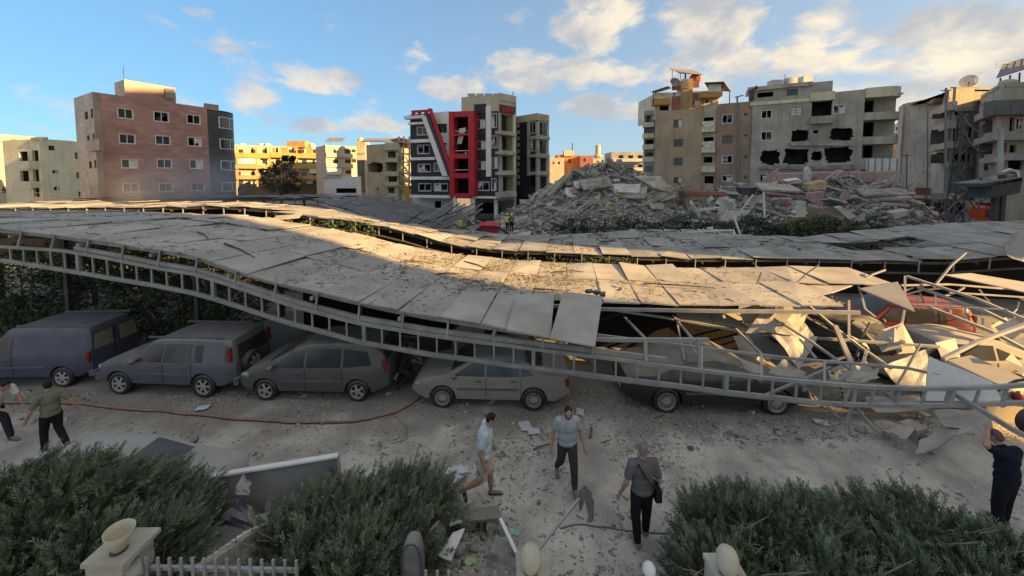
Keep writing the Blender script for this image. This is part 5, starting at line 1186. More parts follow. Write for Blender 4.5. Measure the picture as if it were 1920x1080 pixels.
MB().lathe([(.085, 0), (.075, .05), (.08, .055), (.135, .2), (.155, .30), (.15, .30), (.125, .2), (.07, .07), (.005, .065)], n=24).build('glass', m_lamp, o, smooth=True, world=False); MB().lathe([(.005, -.01), (.09, -.01), (.085, .045), (.005, .045)], n=18).build('base', m_steel_d, o, world=False)
for px, py, lab in ((995, 1076, 'cream egg-shaped garden lamp at bottom centre, beside crumpled metal'), (1361, 1080, 'cream egg-shaped garden lamp at lower right, in front of juniper')):
    x, h = pier(px, py, 'low pier under the egg-shaped lamp ' + ('at bottom centre' if px < 1100 else 'at lower right'), .34)
    o = thing('garden_lamp', lab, 'lamp', (x, 4.6, h), group='garden lamps'); 
    MB().lathe([(.08, .02), (.115, .08), (.138, .16), (.135, .24), (.105, .31), (.06, .345), (.004, .355)], (x, 4.6, h), 24).build('globe', m_lamp, o, smooth=True); MB().lathe([(.005, 0), (.1, 0), (.085, .025), (.005, .025)], (x, 4.6, h), 18).build('base', m_steel_d, o)
p = at(1217, 1068, 4.6); o = thing('garden_lamp', 'small white round lamp at bottom edge between the two egg-shaped lamps', 'lamp', (p.x, 4.6, p.z - .1), group='garden lamps')
MB().ell(p, (.085, .085, .095), n=20, k=12).build('globe', mat('white_lamp_glass', (.7, .7, .68), .35, .05, 3, 0, 20.), o, smooth=True); MB().tube([(p.x, 4.6, .8), p - Vector((0, 0, .08))], .03, 8).build('stem', m_steel_d, o)
# beige wall seen under the carport at far left
tag(MB().box((at(-20, 600, 15.6).x - 2.4, 15.6, 1.5), (6, .25, 3.0)).build('boundary_wall', m_wall, None), 'beige boundary wall under the carport at the left edge', 'wall')

# ================================================================== VEHICLES
m_tyre = mat('tyre_rubber', (.025, .025, .025), .85, .3, 5, .2, 40., dust=.5, dcol=(.20, .19, .165))
m_rim = mat('alloy_rim', (.52, .52, .51), .4, .1, 5, .05, 40., metal=.5, dust=.25)
m_cglass = mat('dusty_car_glass', (.035, .038, .04), .10, .3, 1.5, .03, 20., spec=.6, dust=.25, dcol=(.16, .155, .14))
m_chrome = mat('dull_trim', (.10, .10, .10), .5, .1, 5, .05, 40., dust=.4)
m_tail = mat('red_tail_lamp', (.20, .012, .01), .25, .1, 4, 0, 20., dust=.25)
m_head = mat('clear_head_lamp', (.30, .30, .29), .15, .1, 4, 0, 20., dust=.3)
m_plate = mat('number_plate', (.6, .6, .55), .6, .1, 4, 0, 20., dust=.4)
def paint(name, c, dust=.6, dcol=(.33, .315, .28), dmin=.3): return mat(name, c, .35, .12, 1.2, .06, 30., dust=dust, dcol=dcol, spec=.45, dmin=dmin)
def wheel_parts(parent, c, r, side, spokes, w=.2):
    """side +1: outer face towards +y"""
    M = Matrix.Rotation(-math.pi / 2 * side, 3, 'X')
    t = MB().lathe([(r * .66, -w / 2), (r * .9, -w / 2), (r, -w * .36), (r, w * .36), (r * .9, w / 2), (r * .68, w / 2), (r * .66, w * .12), (.004, w * .12)], c, 28, M).build('wheel', m_tyre, parent, world=False, smooth=True)
    rim = MB().lathe([(r * .70, w * .40), (r * .66, w * .47), (r * .60, w * .44), (r * .60, w * .2)], c, 28, M); c = Vector(c)
    for k in range(spokes):
        a = 2 * math.pi * k / spokes; d = M @ Vector((math.cos(a), math.sin(a), 0)); n = M @ Vector((0, 0, 1))
        rim.bar(c + d * r * .08 + n * w * .40, c + d * r * .62 + n * w * .38, r * (.95 / spokes), .03, up=n)
    rim.lathe([(r * .14, w * .3), (r * .13, w * .46), (.01, w * .47)], c, 14, M)
    rim.build('rim', m_rim, t, world=False)
def car(name, label, cat, loc, heading, L, W, H, top, belt, m, wheels, windows, shield, rear, sill=.24, wr=.31, tumble=.17, spokes=7, taillight=None, headlight=None, group='parked cars', rot=None, extra=None, glassm=None, crush=None):
    """x forward. top/belt: (x, z) outlines; windows: list of (x,z) polygons; shield, rear: x-ranges of glass on the top surface"""
    o = thing(name, label, cat, loc, heading, group, rot=rot)
    xs = sorted(set(np.round(np.concatenate([np.linspace(-L / 2, L / 2, 45), [p[0] for p in top]]), 4)))
    def T(x):
        z = sum(ip(top, x + d) * w for d, w in ((-.07, .25), (0, .5), (.07, .25))) if abs(x) < L / 2 - .09 else ip(top, x)
        return z if not crush else z - crush(x)
    def Bt(x): return min(ip(belt, x), T(x) - .015)
    def hw0(x):
        t = abs(x) / (L / 2); return W / 2 * (1 - .20 * max(0, (t - .72) / .28) ** 2.2)
    def hw(x, z):
        b = Bt(x)
        if z <= b: return hw0(x) * (.955 + .045 * min(1, max(0, (z - sill) / .35)) - .02 * max(0, (z - b + .15) / .15))
        return hw0(x) * .98 - tumble * (z - b) / max(.3, H - ip(belt, 0))
    def zb(x): t = abs(x) / (L / 2); return sill + .16 * max(0, (t - .82) / .18)
    rows = []
    for x in xs:
        b, t = Bt(x), T(x); z0 = zb(x); zs = [z0, z0 + .05, z0 + (b - z0) * .35, z0 + (b - z0) * .68, b - .03, b, b + (t - b) * .35, b + (t - b) * .7, b + (t - b) * .93]
        half = [(hw(x, z) - (.07 if i == 0 else 0), z) for i, z in enumerate(zs)]; e = half[-1][0]
        half += [(e * .93, t), (e * .6, t + .02), (0, t + .028)]
        rows.append([(x, -y, z) for y, z in half] + [(x, y, z) for y, z in reversed(half[:-1])])
    mb = MB().grid(rows); n = len(rows[0])
    k = len(mb.v) - n; mb.f.append(tuple(reversed(range(n)))); mb.f.append(tuple(k + i for i in range(n)))
    for i in range(len(rows) - 1): a = i * n; mb.f.append((a, a + n, a + 2 * n - 1, a + n - 1))
    body = mb.build('body', m, o, world=False, fix=True)
    cut = MB()
    for x in wheels: cut.lathe([(.001, -W), (wr + .07, -W), (wr + .07, -W / 2 + .22), (.001, -W / 2 + .22)], (x, 0, wr), 24, Matrix.Rotation(-math.pi / 2, 3, 'X')); cut.lathe([(.001, W / 2 - .22), (wr + .07, W / 2 - .22), (wr + .07, W), (.001, W)], (x, 0, wr), 24, Matrix.Rotation(-math.pi / 2, 3, 'X'))
    co = cut.build('cutter', m_dark, o, world=False, fix=True)
    md = body.modifiers.new('b', 'BOOLEAN'); md.operation = 'DIFFERENCE'; md.object = co; md.solver = 'EXACT'
    apply_mods(body); bpy.data.objects.remove(co)
    if not body.data.materials: body.data.materials.append(m)
    bm = bmesh.new(); bm.from_mesh(body.data)
    for f_ in bm.faces: f_.smooth = True; f_.material_index = 0
    for e_ in bm.edges: e_.smooth = len(e_.link_faces) == 2 and e_.calc_face_angle(3) < .55
    bm.to_mesh(body.data); bm.free()
    g = glassm or m_cglass
    for poly in windows:
        for s in (-1, 1):
            q = [Vector((x, s * (hw(x, z) + .004), z)) for x, z in poly]
            if s > 0: q.reverse()
            w_ = MB().prism(q, None, (0, s * .008, 0)).build('window', g, o, world=False)
    def topglass(x0, x1, nm):
        rws = []
        for x in np.linspace(x0, x1, 7):
            t = T(x); e = hw(x, Bt(x) + (t - Bt(x)) * .93) * .90; rws.append([(x, e * y, t + .034 - .03 * abs(y) ** 2) for y in np.linspace(-1, 1, 7)])
        if x1 > x0: rws = rws[::-1]
        MB().grid(rws).build(nm, g, o, world=False, smooth=True)
    if shield: topglass(*shield, 'windscreen')
    if rear: topglass(*rear, 'rear_window')
    for x in wheels:
        for s in (-1, 1): wheel_parts(o, (x, s * (W / 2 - .11), wr), wr, s, spokes)
    xf = xs[-1]; xr = xs[0]
    for s in (-1, 1):
        if headlight: x, z, lx, lz = headlight; MB().ell((x - lx * .55, s * (hw(x - lx * .55, z) - .055), z), (lx * 1.1, .07, lz * .85)).build('headlight', m_head, o, world=False, smooth=True)
        if taillight: x, z, lx, lz = taillight; MB().box((x, s * (hw(x, z) - .045), z), (lx, .12, lz)).build('taillight', m_tail, o, world=False)
        xm = windows[0][0][0] if windows else .6
        zm = Bt(xm) + .06; MB().ell((xm - .05, s * (hw(xm, zm) + .11), zm + .02), (.07, .10, .075)).build('mirror', m_chrome, o, world=False, smooth=True)
        for poly in windows[:2]:
            x = min(p[0] for p in poly) + .16; z = Bt(x) - .10; MB().box((x, s * (hw(x, z) + .008), z), (.17, .03, .03)).build('door_handle', m_chrome, o, world=False)
        for poly in windows[:2]:      # shut lines between the doors
            x = min(p[0] for p in poly) - .04
            mbs = MB(); prev = None
            for z in np.linspace(sill + .1, Bt(x) - .01, 6):
                q = Vector((x, s * (hw(x, z) + .002), z))
                if prev is not None: mbs.bar(prev, q, .012, .012)
                prev = q
            mbs.build('door_gap', m_dark, o, world=False)
        pr = [Vector((x, s * (hw(x, sill + .36) + .01), sill + .36)) for x in np.linspace(wheels[1] + wr + .12, wheels[0] - wr - .12, 8)]; MB().path(pr, .02, .05).build('side_moulding', m_chrome, o, world=False)
    MB().box((xr - .005, 0, ip(top, xr) * .5 + .12), (.03, .52, .11)).build('number_plate', m_plate, o, world=False); MB().box((xf + .005, 0, .42), (.03, .52, .11)).build('number_plate', m_plate, o, world=False)
    if extra: extra(o, hw, T, Bt)
    return o
def on_ground(px, py): p = gz(px, py, 0.); return Vector((p.x, p.y, ground_h(p.x, p.y)))
# wheel contact rows in the photograph give the near side; the car centre lies half a width behind
def park(px_a, py_a, px_b, py_b, W, wb):
    """near-side rear and front wheel contacts -> centre, heading (a = rear, b = front)"""
    a, b_ = on_ground(px_a, py_a), on_ground(px_b, py_b); d = (b_ - a); d.z = 0; d.normalize(); h = math.atan2(d.y, d.x)
    n = Vector((-d.y, d.x, 0)); n = n if n.y > 0 else -n
    return (a + b_) / 2 + n * (W / 2 - .1), h
# silver-grey sedan, nose left
c, h = park(1000, 767, 838, 763, 1.7, 2.53)
car('sedan', 'dusty silver-grey sedan under the truss in the middle, nose to the left', 'car', (c.x, c.y, 0), h, 4.43, 1.70, 1.45,
    [(-2.215, .62), (-2.19, .86), (-2.05, .98), (-1.55, 1.02), (-1.02, 1.30), (-.7, 1.41), (-.1, 1.45), (.45, 1.38), (1.18, .98), (1.8, .87), (2.08, .74), (2.2, .58), (2.215, .5)], [(-2.2, .86), (-1, .93), (1.1, .90), (2.2, .7)],
    paint('silver_grey_paint', (.24, .225, .195), .6), (1.32, -1.22),
    [[(1.02, .95), (.14, .94), (.14, 1.33), (.40, 1.32)], [(.08, .94), (-.82, .95), (-.80, 1.32), (.08, 1.34)], [(-.87, .96), (-1.22, .99), (-.87, 1.27)]], (1.1, .5), (-1.48, -.98), taillight=(-2.13, .76, .14, .22), headlight=(2.06, .66, .13, .09), spokes=14)
# dark minivan, nose left
c, h = park(665, 750, 511, 748, 1.76, 2.7)
car('minivan', 'dusty dark grey one-box minivan with sloping nose, left of the silver sedan', 'car', (c.x, c.y, 0), h, 4.42, 1.78, 1.62,
    [(-2.21, .5), (-2.19, 1.0), (-2.0, 1.42), (-1.7, 1.58), (-.8, 1.63), (.1, 1.60), (.55, 1.46), (1.35, 1.05), (1.85, .90), (2.12, .72), (2.21, .5)], [(-2.2, .98), (0, .95), (1.4, .93), (2.2, .66)],
    paint('dark_grey_paint', (.055, .058, .062), .5), (1.35, -1.33),
    [[(1.16, .97), (.22, .98), (.22, 1.46), (.48, 1.40), (.95, 1.13)], [(.15, .98), (-.85, 1.0), (-.85, 1.50), (.15, 1.50)], [(-.93, 1.0), (-1.75, 1.06), (-1.6, 1.42), (-.93, 1.50)]], (1.32, .52), (-2.13, -1.85), taillight=(-2.08, 1.0, .14, .4), headlight=(1.98, .74, .2, .1), spokes=5)
# blue off-road estate with spare wheel, nose left
c, h = park(381, 743, 243, 738, 1.75, 2.62)
def suv_extra(o, hw, T, Bt):
    wheel_parts(o, (-2.28, .25, .86), .33, 1, 5, .2); sp = [ch for ch in o.children if ch.name.startswith('wheel')][-1]; sp.data.transform(Matrix.Translation((-2.28, .25, .86)) @ Matrix.Rotation(math.pi / 2, 4, 'Z') @ Matrix.Translation((2.28, -.25, -.86)))
    for ch in sp.children: ch.data.transform(Matrix.Translation((-2.28, .25, .86)) @ Matrix.Rotation(math.pi / 2, 4, 'Z') @ Matrix.Translation((2.28, -.25, -.86)))
    for s in (-1, 1): MB().bar((-1.7, s * .62, 1.70), (.6, s * .62, 1.68), .04, .05).build('roof_rail', m_chrome, o, world=False); MB().box((-2.06, s * .80, 1.28), (.10, .06, .42)).build('taillight', m_tail, o, world=False)
    MB().box((-2.2, 0, .48), (.16, 1.6, .2)).build('rear_bumper', m_chrome, o, world=False); MB().box((2.12, 0, .5), (.2, 1.55, .22)).build('front_bumper', m_chrome, o, world=False)
    for k in range(2): MB().bar((-2.34 - k * .05, -.7, .42 - k * .08), (-2.34 - k * .05, .5, .42 - k * .08), .05).build('bumper_bar', m_chrome, o, world=False)
    bw = MB().prism([(-2.155, -.6, 1.06), (-2.155, .6, 1.06), (-2.10, .56, 1.48), (-2.10, -.56, 1.48)], None, (-.012, 0, 0)).build('rear_window', m_cglass, o, world=False)
car('offroad_car', 'dusty blue off-road estate with spare wheel on its back door', 'car', (c.x, c.y, 0), h, 4.4, 1.75, 1.68,
    [(-2.18, .55), (-2.16, 1.02), (-2.10, 1.55), (-2.0, 1.64), (-1.0, 1.68), (.1, 1.66), (.42, 1.58), (.98, 1.08), (1.85, .98), (2.1, .86), (2.18, .6), (2.2, .5)], [(-2.2, 1.0), (1.0, .99), (2.2, .82)],
    paint('dusty_blue_paint', (.055, .062, .10), .6), (1.38, -1.24),
    [[(.86, 1.03), (.02, 1.03), (.02, 1.52), (.34, 1.52)], [(-.04, 1.03), (-.86, 1.03), (-.86, 1.53), (-.04, 1.53)], [(-.98, 1.04), (-1.92, 1.06), (-1.92, 1.50), (-.98, 1.52)]], (.94, .45), None, sill=.32, wr=.34, headlight=(2.08, .8, .1, .1), spokes=6, extra=suv_extra)
# blue panel van, nose left
c, h = park(50, 727, -95, 728, 1.7, 2.7)
c, h = Vector((on_ground(85, 727).x - .75, on_ground(85, 727).y + .8, 0)), math.pi + .03
def van_extra(o, hw, T, Bt):
    for s in (-1, 1):
        MB().bar((-1.95, s * .66, 1.87), (.2, s * .62, 1.86), .04, .05).build('roof_rail', m_chrome, o, world=False)
        d = MB().prism([(-2.085, s * .05, .5), (-2.085, s * .76, .5), (-2.05, s * .70, 1.68), (-2.05, s * .05, 1.70)][::s], None, (-.02, 0, 0)).build('rear_door', [x for x in o.children if x.name.startswith('body')][0].data.materials[0], o, world=False)
        MB().prism([(-2.108, s * .12, 1.12), (-2.108, s * .68, 1.12), (-2.082, s * .62, 1.58), (-2.082, s * .12, 1.60)][::s], None, (-.012, 0, 0)).build('window', mat('dusty_beige_glass', (.20, .19, .13), .4, .15, 2, .05, 20., dust=.3), d, world=False)
        MB().box((-2.06, s * .81, .95), (.08, .06, .34)).build('taillight', m_tail, o, world=False)
    MB().box((-2.12, 0, .42), (.18, 1.62, .16)).build('rear_bumper', m_chrome, o, world=False)
van = car('panel_van', 'dusty blue panel van with beige rear door window at the left edge', 'van', (c.x, c.y, 0), h, 4.2, 1.7, 1.84,
    [(-2.08, .45), (-2.06, 1.0), (-2.0, 1.72), (-1.85, 1.82), (-.4, 1.84), (.35, 1.80), (.5, 1.66), (1.05, 1.12), (1.7, .95), (2.0, .78), (2.1, .5)], [(-2.1, 1.0), (.9, 1.0), (2.1, .75)],
    paint('van_blue_paint', (.028, .04, .09), .4), (1.35, -1.25), [[(.98, 1.03), (.22, 1.03), (.22, 1.52), (.50, 1.52)]], (1.02, .52), None, sill=.3, wr=.31, headlight=(1.98, .76, .12, .1), spokes=6, extra=van_extra)
# long black saloon with pale dusty roof, nose right
c, h = park(1243, 773, 1450, 777, 1.86, 2.95)
car('sedan', 'long black sedan with dust-caked roof crushed under the rails, behind the truss', 'car', (c.x, c.y, 0), h, 5.0, 1.86, 1.47,
    [(-2.5, .62), (-2.46, .92), (-2.2, 1.02), (-1.65, 1.06), (-1.05, 1.34), (-.7, 1.44), (-.1, 1.47), (.4, 1.40), (1.15, 1.02), (1.9, .90), (2.3, .78), (2.46, .60), (2.5, .5)], [(-2.5, .9), (0, .96), (1.1, .94), (2.5, .72)],
    paint('black_paint', (.018, .019, .022), .75, (.30, .27, .22), .06), (1.52, -1.42),
    [[(1.02, .98), (.12, .98), (.12, 1.36), (.38, 1.36)], [(.05, .98), (-.95, .99), (-.92, 1.35), (.05, 1.37)], [(-1.0, 1.0), (-1.35, 1.03), (-1.0, 1.30)]], (1.08, .45), (-1.6, -1.02), wr=.36, taillight=(-2.42, .8, .12, .2), headlight=(2.3, .7, .14, .09), spokes=15, glassm=mat('thick_dust_glass', (.05, .05, .05), .5, .2, 1.5, .05, 20., dust=.9, dcol=(.27, .245, .2)))
# dusty pale car on the right, nose left
p = on_ground(1790, 790); p.y += 1.3
car('hatchback', 'pale dust-covered car at right under fallen rails, rounded roof and two side windows', 'car', (p.x + 1.9, p.y + .9, 0), math.pi - .12, 4.4, 1.78, 1.52,
    [(-2.2, .6), (-2.16, 1.0), (-1.9, 1.22), (-1.3, 1.44), (-.4, 1.53), (.3, 1.46), (.75, 1.28), (1.3, 1.02), (1.8, .92), (2.1, .75), (2.2, .5)], [(-2.2, .95), (0, .98), (1.3, .95), (2.2, .7)],
    paint('pale_gold_paint', (.34, .31, .25), .8, (.33, .30, .25)), (1.35, -1.3), [[(1.05, 1.0), (.15, 1.0), (.15, 1.40), (.42, 1.37), (.75, 1.2)], [(.06, 1.0), (-.85, 1.02), (-.85, 1.42), (.06, 1.43)], [(-.95, 1.03), (-1.55, 1.1), (-.95, 1.36)]], (1.25, .5), (-1.95, -1.4), headlight=(2.02, .72, .15, .1), taillight=(-2.1, .85, .12, .3), spokes=7)
# dark green boxy car, seen from behind, nose away
p = at(1606, 690, 12.2)
def jeep_extra(o, hw, T, Bt):
    for k in range(5): MB().box((-2.06, 0, .95 + k * .06), (.03, 1.1, .02)).build('rib', m_chrome, o, world=False)
car('offroad_car', 'dark green boxy car with caved dusty roof, wedged beside the red van', 'car', (p.x, p.y + 1.2, 0), math.pi / 2 + .42, 4.1, 1.72, 1.66,
    [(-2.05, .6), (-2.03, 1.06), (-1.75, 1.12), (-1.25, 1.5), (-.9, 1.62), (.2, 1.62), (.8, 1.08), (1.8, .98), (2.05, .6)], [(-2.05, 1.0), (2.05, .95)],
    paint('dark_green_paint', (.02, .035, .028), .55), (1.3, -1.25), [[(.68, 1.05), (-.1, 1.05), (-.1, 1.5), (.3, 1.5)], [(-.16, 1.05), (-.95, 1.05), (-.95, 1.5), (-.16, 1.5)]], (.75, .25), (-1.7, -1.22), wr=.33, taillight=(-2.0, .9, .08, .25), headlight=(1.98, .8, .08, .1), extra=jeep_extra, crush=lambda x: .16 * math.exp(-((x + .1) / .6) ** 2))
# dark red van
p = at(1730, 650, 13.2)
car('minivan', 'dark red van lit orange-red at its tail, under the stripped carport at right', 'van', (p.x - .1, p.y + 1.1, 0), math.pi - .25, 4.3, 1.74, 1.8,
    [(-2.15, .55), (-2.12, 1.05), (-2.02, 1.62), (-1.85, 1.74), (-.3, 1.8), (.4, 1.74), (1.0, 1.2), (1.8, 1.0), (2.1, .75), (2.15, .5)], [(-2.15, 1.05), (1., 1.05), (2.15, .75)],
    paint('dark_red_paint', (.20, .016, .016), .3, (.22, .17, .15), .1), (1.35, -1.3), [[(.85, 1.1), (.1, 1.1), (.1, 1.6), (.42, 1.58)], [(.02, 1.1), (-.9, 1.1), (-.9, 1.62), (.02, 1.62)], [(-.98, 1.1), (-1.9, 1.12), (-1.85, 1.58), (-.98, 1.62)]], (.95, .45), None, taillight=(-2.06, 1.25, .1, .45), headlight=(2.0, .8, .1, .1))
# dusty car deep under the front carport behind the silver sedan
p = at(955, 690, 12.9)
car('hatchback', 'dust-caked car deep under the carport behind the silver sedan, roof catching sun', 'car', (p.x, p.y + .6, 0), .05, 4.1, 1.7, 1.5,
    [(-2.05, .6), (-2.0, 1.1), (-1.6, 1.42), (-.6, 1.5), (.3, 1.44), (1.0, 1.0), (1.8, .88), (2.05, .5)], [(-2.05, .95), (2.05, .75)],
    paint('buried_beige_paint', (.32, .27, .19), .85, (.36, .32, .25)), (1.28, -1.25), [[(.85, 1.0), (.1, 1.0), (.1, 1.36), (.3, 1.36)], [(.02, 1.0), (-.9, 1.0), (-.9, 1.38), (.02, 1.4)]], (.92, .35), (-1.95, -1.65), taillight=(-2., .95, .1, .3), headlight=(1.9, .7, .1, .1))
# white car half hidden behind the left bush
p = gz(215, 872, 1.3)
car('sedan', 'dusty white car at lower left, hidden behind the wind-swept juniper', 'car', (p.x - .35, p.y + .05, 0), .06, 4.4, 1.72, 1.42,
    [(-2.2, .6), (-2.15, .95), (-1.6, 1.02), (-1.0, 1.32), (-.5, 1.42), (.2, 1.40), (.5, 1.3), (1.15, .98), (1.9, .86), (2.1, .72), (2.2, .5)], [(-2.2, .9), (1.1, .92), (2.2, .7)],
    paint('dusty_white_paint', (.36, .36, .345), .5, (.30, .29, .265)), (1.35, -1.25), [[(.98, .96), (.12, .96), (.12, 1.30), (.4, 1.30)], [(.05, .96), (-.85, .96), (-.83, 1.30), (.05, 1.32)]], (1.1, .5), (-1.55, -1.0), taillight=(-2.1, .78, .12, .2), headlight=(2.05, .68, .13, .09))
# wrecked car nose at the right edge with red lamp and tipped wheel
o = thing('wrecked_car', 'wrecked car end at the right edge with red lamp and tipped wheel', 'car', tuple(at(1915, 790, 8.9).xy) + (0,), group='parked cars')
b0 = at(1915, 760, 8.9)
MB().prism([b0 + Vector(v) for v in ((-.9, 0, -.5), (.9, .2, -.5), (1.1, .2, .1), (.6, .2, .45), (-.3, 0, .4), (-.85, 0, 0))], None, (.2, 1.5, 0)).build('body', paint('wreck_paint', (.30, .26, .2), .7), o); MB().ell(b0 + Vector((-.15, -.05, .2)), (.12, .08, .2)).build('taillight', m_tail, o, smooth=True)
M_ = Matrix.Rotation(.5, 3, 'Y') @ Matrix.Rotation(math.pi / 2, 3, 'X'); MB().lathe([(.2, -.1), (.29, -.1), (.31, -.05), (.31, .05), (.29, .1), (.2, .1)], b0 + Vector((-.2, -.35, -.2)), 24, M_).build('wheel', m_tyre, o, smooth=True); MB().lathe([(.005, .02), (.2, .05), (.2, -.05)], b0 + Vector((-.2, -.35, -.2)), 20, M_).build('rim', m_rim, o)
# crushed red vehicle among the burnt carport
o = thing('crushed_vehicle', 'crushed bright red small truck in front of the middle rubble heap', 'truck', tuple(at(915, 440, 34).xy) + (0,))
a = at(915, 436, 34); mr = paint('bright_red_paint', (.42, .03, .04), .15, dmin=.1)
MB().prism([at(903, 440, 34), at(931, 441, 34), at(932, 424, 34), at(905, 421, 34)], None, (.3, 1.6, .2)).build('box', mr, o); MB().prism([at(899, 424, 33.6), at(934, 425.5, 33.6), at(930, 420, 36), at(902, 418, 36)], None, (0, 0, .1)).build('lid', mr, o)
MB().prism([at(886, 441, 34), at(904, 441, 34), at(904, 424, 34), at(894, 428, 34)], None, (.2, 1.4, 0)).build('cab', m_steel_d, o); MB().path([at(932, 424, 34), at(945, 432, 33.5), at(955, 441, 33.5)], .25).build('bent_frame', m_steel_d, o)
for px in (892, 925): MB().lathe([(.18, -.1), (.36, -.1), (.38, 0), (.36, .1), (.18, .1)], (at(px, 450, 33.8).x, 33.8, .38), 16, Matrix.Rotation(math.pi / 2, 3, 'X')).build('wheel', m_tyre, o)

# ================================================================== PEOPLE
m_skin = mat('skin', (.36, .21, .145), .6, .1, 6, .05, 60., spec=.3)
m_hair = mat('dark_hair', (.018, .014, .012), .8, .3, 20, .3, 90.)
m_hairg = mat('grey_hair', (.16, .15, .14), .85, .3, 20, .3, 90.)
m_shoe = mat('dark_shoe', (.03, .028, .027), .6, .2, 6, .05, 60., dust=.4)
def cloth(name, c, **k): return mat(name, c, .9, .14, 5, .5, 14., spec=.12, **k)
def remeshed(mb, name, m, parent, vox, smooth=3):
    o = mb.build(name, m, parent, world=False)
    md = o.modifiers.new('r', 'REMESH'); md.mode = 'VOXEL'; md.voxel_size = vox
    if smooth: ms = o.modifiers.new('s', 'SMOOTH'); ms.iterations = smooth; ms.factor = .5
    apply_mods(o)
    if not o.data.materials: o.data.materials.append(m)
    o.data.shade_smooth(); return o
def person(label, loc, heading, pose={}, shirt=None, trousers=None, shorts=False, hair=m_hair, shoe=m_shoe, beard=False, bag=False, scale=1., bulk=1., lod=1., rot_head=0., vest=None, helmet=None, group='people in the yard', sandals=False, collar=True):
    o = thing('person', label, 'person', loc, heading - math.pi / 2, group); o.scale = (scale,) * 3
    J = dict(pel=(0, 0, .93), che=(0, .01, 1.24), neck=(0, 0, 1.47), head=(0, .03, 1.625), shL=(-.185, 0, 1.405), elL=(-.25, -.03, 1.12), haL=(-.27, .06, .88), shR=(.185, 0, 1.405), elR=(.25, -.03, 1.12), haR=(.27, .06, .88),
             hiL=(-.09, 0, .90), knL=(-.10, .03, .49), anL=(-.10, -.02, .085), hiR=(.09, 0, .90), knR=(.10, .03, .49), anR=(.10, -.02, .085), toL=None, toR=None)
    J.update(pose); J = {k: (Vector(v) if v is not None else None) for k, v in J.items()}
    sp_ = (J['neck'] - J['pel']).normalized(); across = (J['shR'] - J['shL']).normalized(); fw = sp_.cross(across).normalized() * 1.
    if fw.y < 0 and abs(fw.y) > .3: pass
    Mt = Matrix((across, across.cross(sp_) * -1, sp_)).transposed()
    Mh = Matrix.Rotation(rot_head, 3, 'Z'); hd = J['head']; b = bulk
    nod = (hd - J['neck']).normalized(); qh = Vector((0, .12, 1)).normalized().rotation_difference(nod).to_matrix(); Mh = qh @ Mh
    B = MB(); vox = .0085 * lod
    # head with brow, nose, jaw, ears
    B.ell(hd + Mh @ Vector((0, -.005, .015)), (.073, .092, .105), Mh, 16, 12); B.ell(hd + Mh @ Vector((0, .028, -.055)), (.056, .062, .062), Mh, 14, 10)
    B.capsule(hd + Mh @ Vector((0, .088, .012)), hd + Mh @ Vector((0, .108, -.022)), .010, .016, 8); B.capsule(hd + Mh @ Vector((-.035, .078, .030)), hd + Mh @ Vector((.035, .078, .030)), .014, .014, 8)
    B.capsule(hd + Mh @ Vector((-.02, .084, -.062)), hd + Mh @ Vector((.02, .084, -.062)), .010, .010, 8)
    for s in (-1, 1): B.ell(hd + Mh @ Vector((s * .076, -.005, -.005)), (.012, .022, .032), Mh, 8, 6)
    B.capsule(J['neck'] - sp_ * .04, hd - Vector((0, .01, .03)), .058 * b, .052, 12)
    mid = J['pel'].lerp(J['che'], .5)
    for (c, r) in ((J['che'] + sp_ * .05, (.158 * b, .105 * b, .20)), (mid, (.14 * b, .10 * b, .2)), (J['pel'], (.155 * b, .11 * b, .13))): B.ell(c, r, Mt, 16, 10)
    B.capsule(J['shL'].lerp(J['shR'], .12), J['shL'].lerp(J['shR'], .88), .062 * b, .062 * b)
    for s in 'LR':
        sh, el, ha, hi, kn, an = (J[k + s] for k in ('sh', 'el', 'ha', 'hi', 'kn', 'an')); sg = -1 if s == 'L' else 1
        B.capsule(sh, el, .052 * b, .040 * b); B.capsule(el, ha, .040 * b, .026)
        d = (ha - el).normalized(); side = Vector((0, 1, 0)) if abs(d.y) < .8 else Vector((0, 0, 1)); side = (side - d * side.dot(d)).normalized(); nrm = d.cross(side)
        B.capsule(ha, ha + d * .07, .026, .030, 10)
        for k in range(4):
            base = ha + d * .085 + side * (.030 - k * .020); L = (.068, .076, .071, .056)[k]; cu = nrm * (.018 * sg) 
            mid_ = base + d * L * .55 + cu * .4; B.capsule(base, mid_, .0092, .0086, 8); B.capsule(mid_, mid_ + d * L * .5 + cu * 1.4, .0086, .0075, 8)
        tb = ha + d * .03 + side * .03; B.capsule(tb, tb + d * .035 + side * .025, .0115, .010, 8); B.capsule(tb + d * .035 + side * .025, tb + d * .065 + side * .028, .010, .008, 8)
        B.capsule(hi, kn, .083 * b, .054 * b); B.capsule(kn, kn.lerp(an, .35), .053 * b, .056 * b); B.capsule(kn.lerp(an, .35), an, .055 * b, .036)
        t = J['to' + s] or an + Vector((0, .17, -.055)); J['to' + s] = t; B.capsule(an - Vector((0, .02, .04)), t, .035, .03)
    remeshed(B, 'body', m_skin, o, vox)
    # clothes
    S = MB()
    for (c, r) in ((J['che'] + sp_ * .05, (.178 * b, .126 * b, .205)), (mid, (.166 * b, .128 * b, .21)), (J['pel'] + sp_ * .02, (.174 * b, .132 * b, .125))): S.ell(c, r, Mt, 16, 10)
    S.capsule(J['shL'].lerp(J['shR'], .08), J['shL'].lerp(J['shR'], .92), .074 * b, .074 * b)
    for s in 'LR': S.capsule(J['sh' + s], J['sh' + s].lerp(J['el' + s], .62), .072 * b, .066 * b)
    if collar: S.capsule(J['neck'] - sp_ * .05, J['neck'] - sp_ * .015, .078 * b, .066 * b)
    so = remeshed(S, 'shirt', shirt, o, .013 * lod)
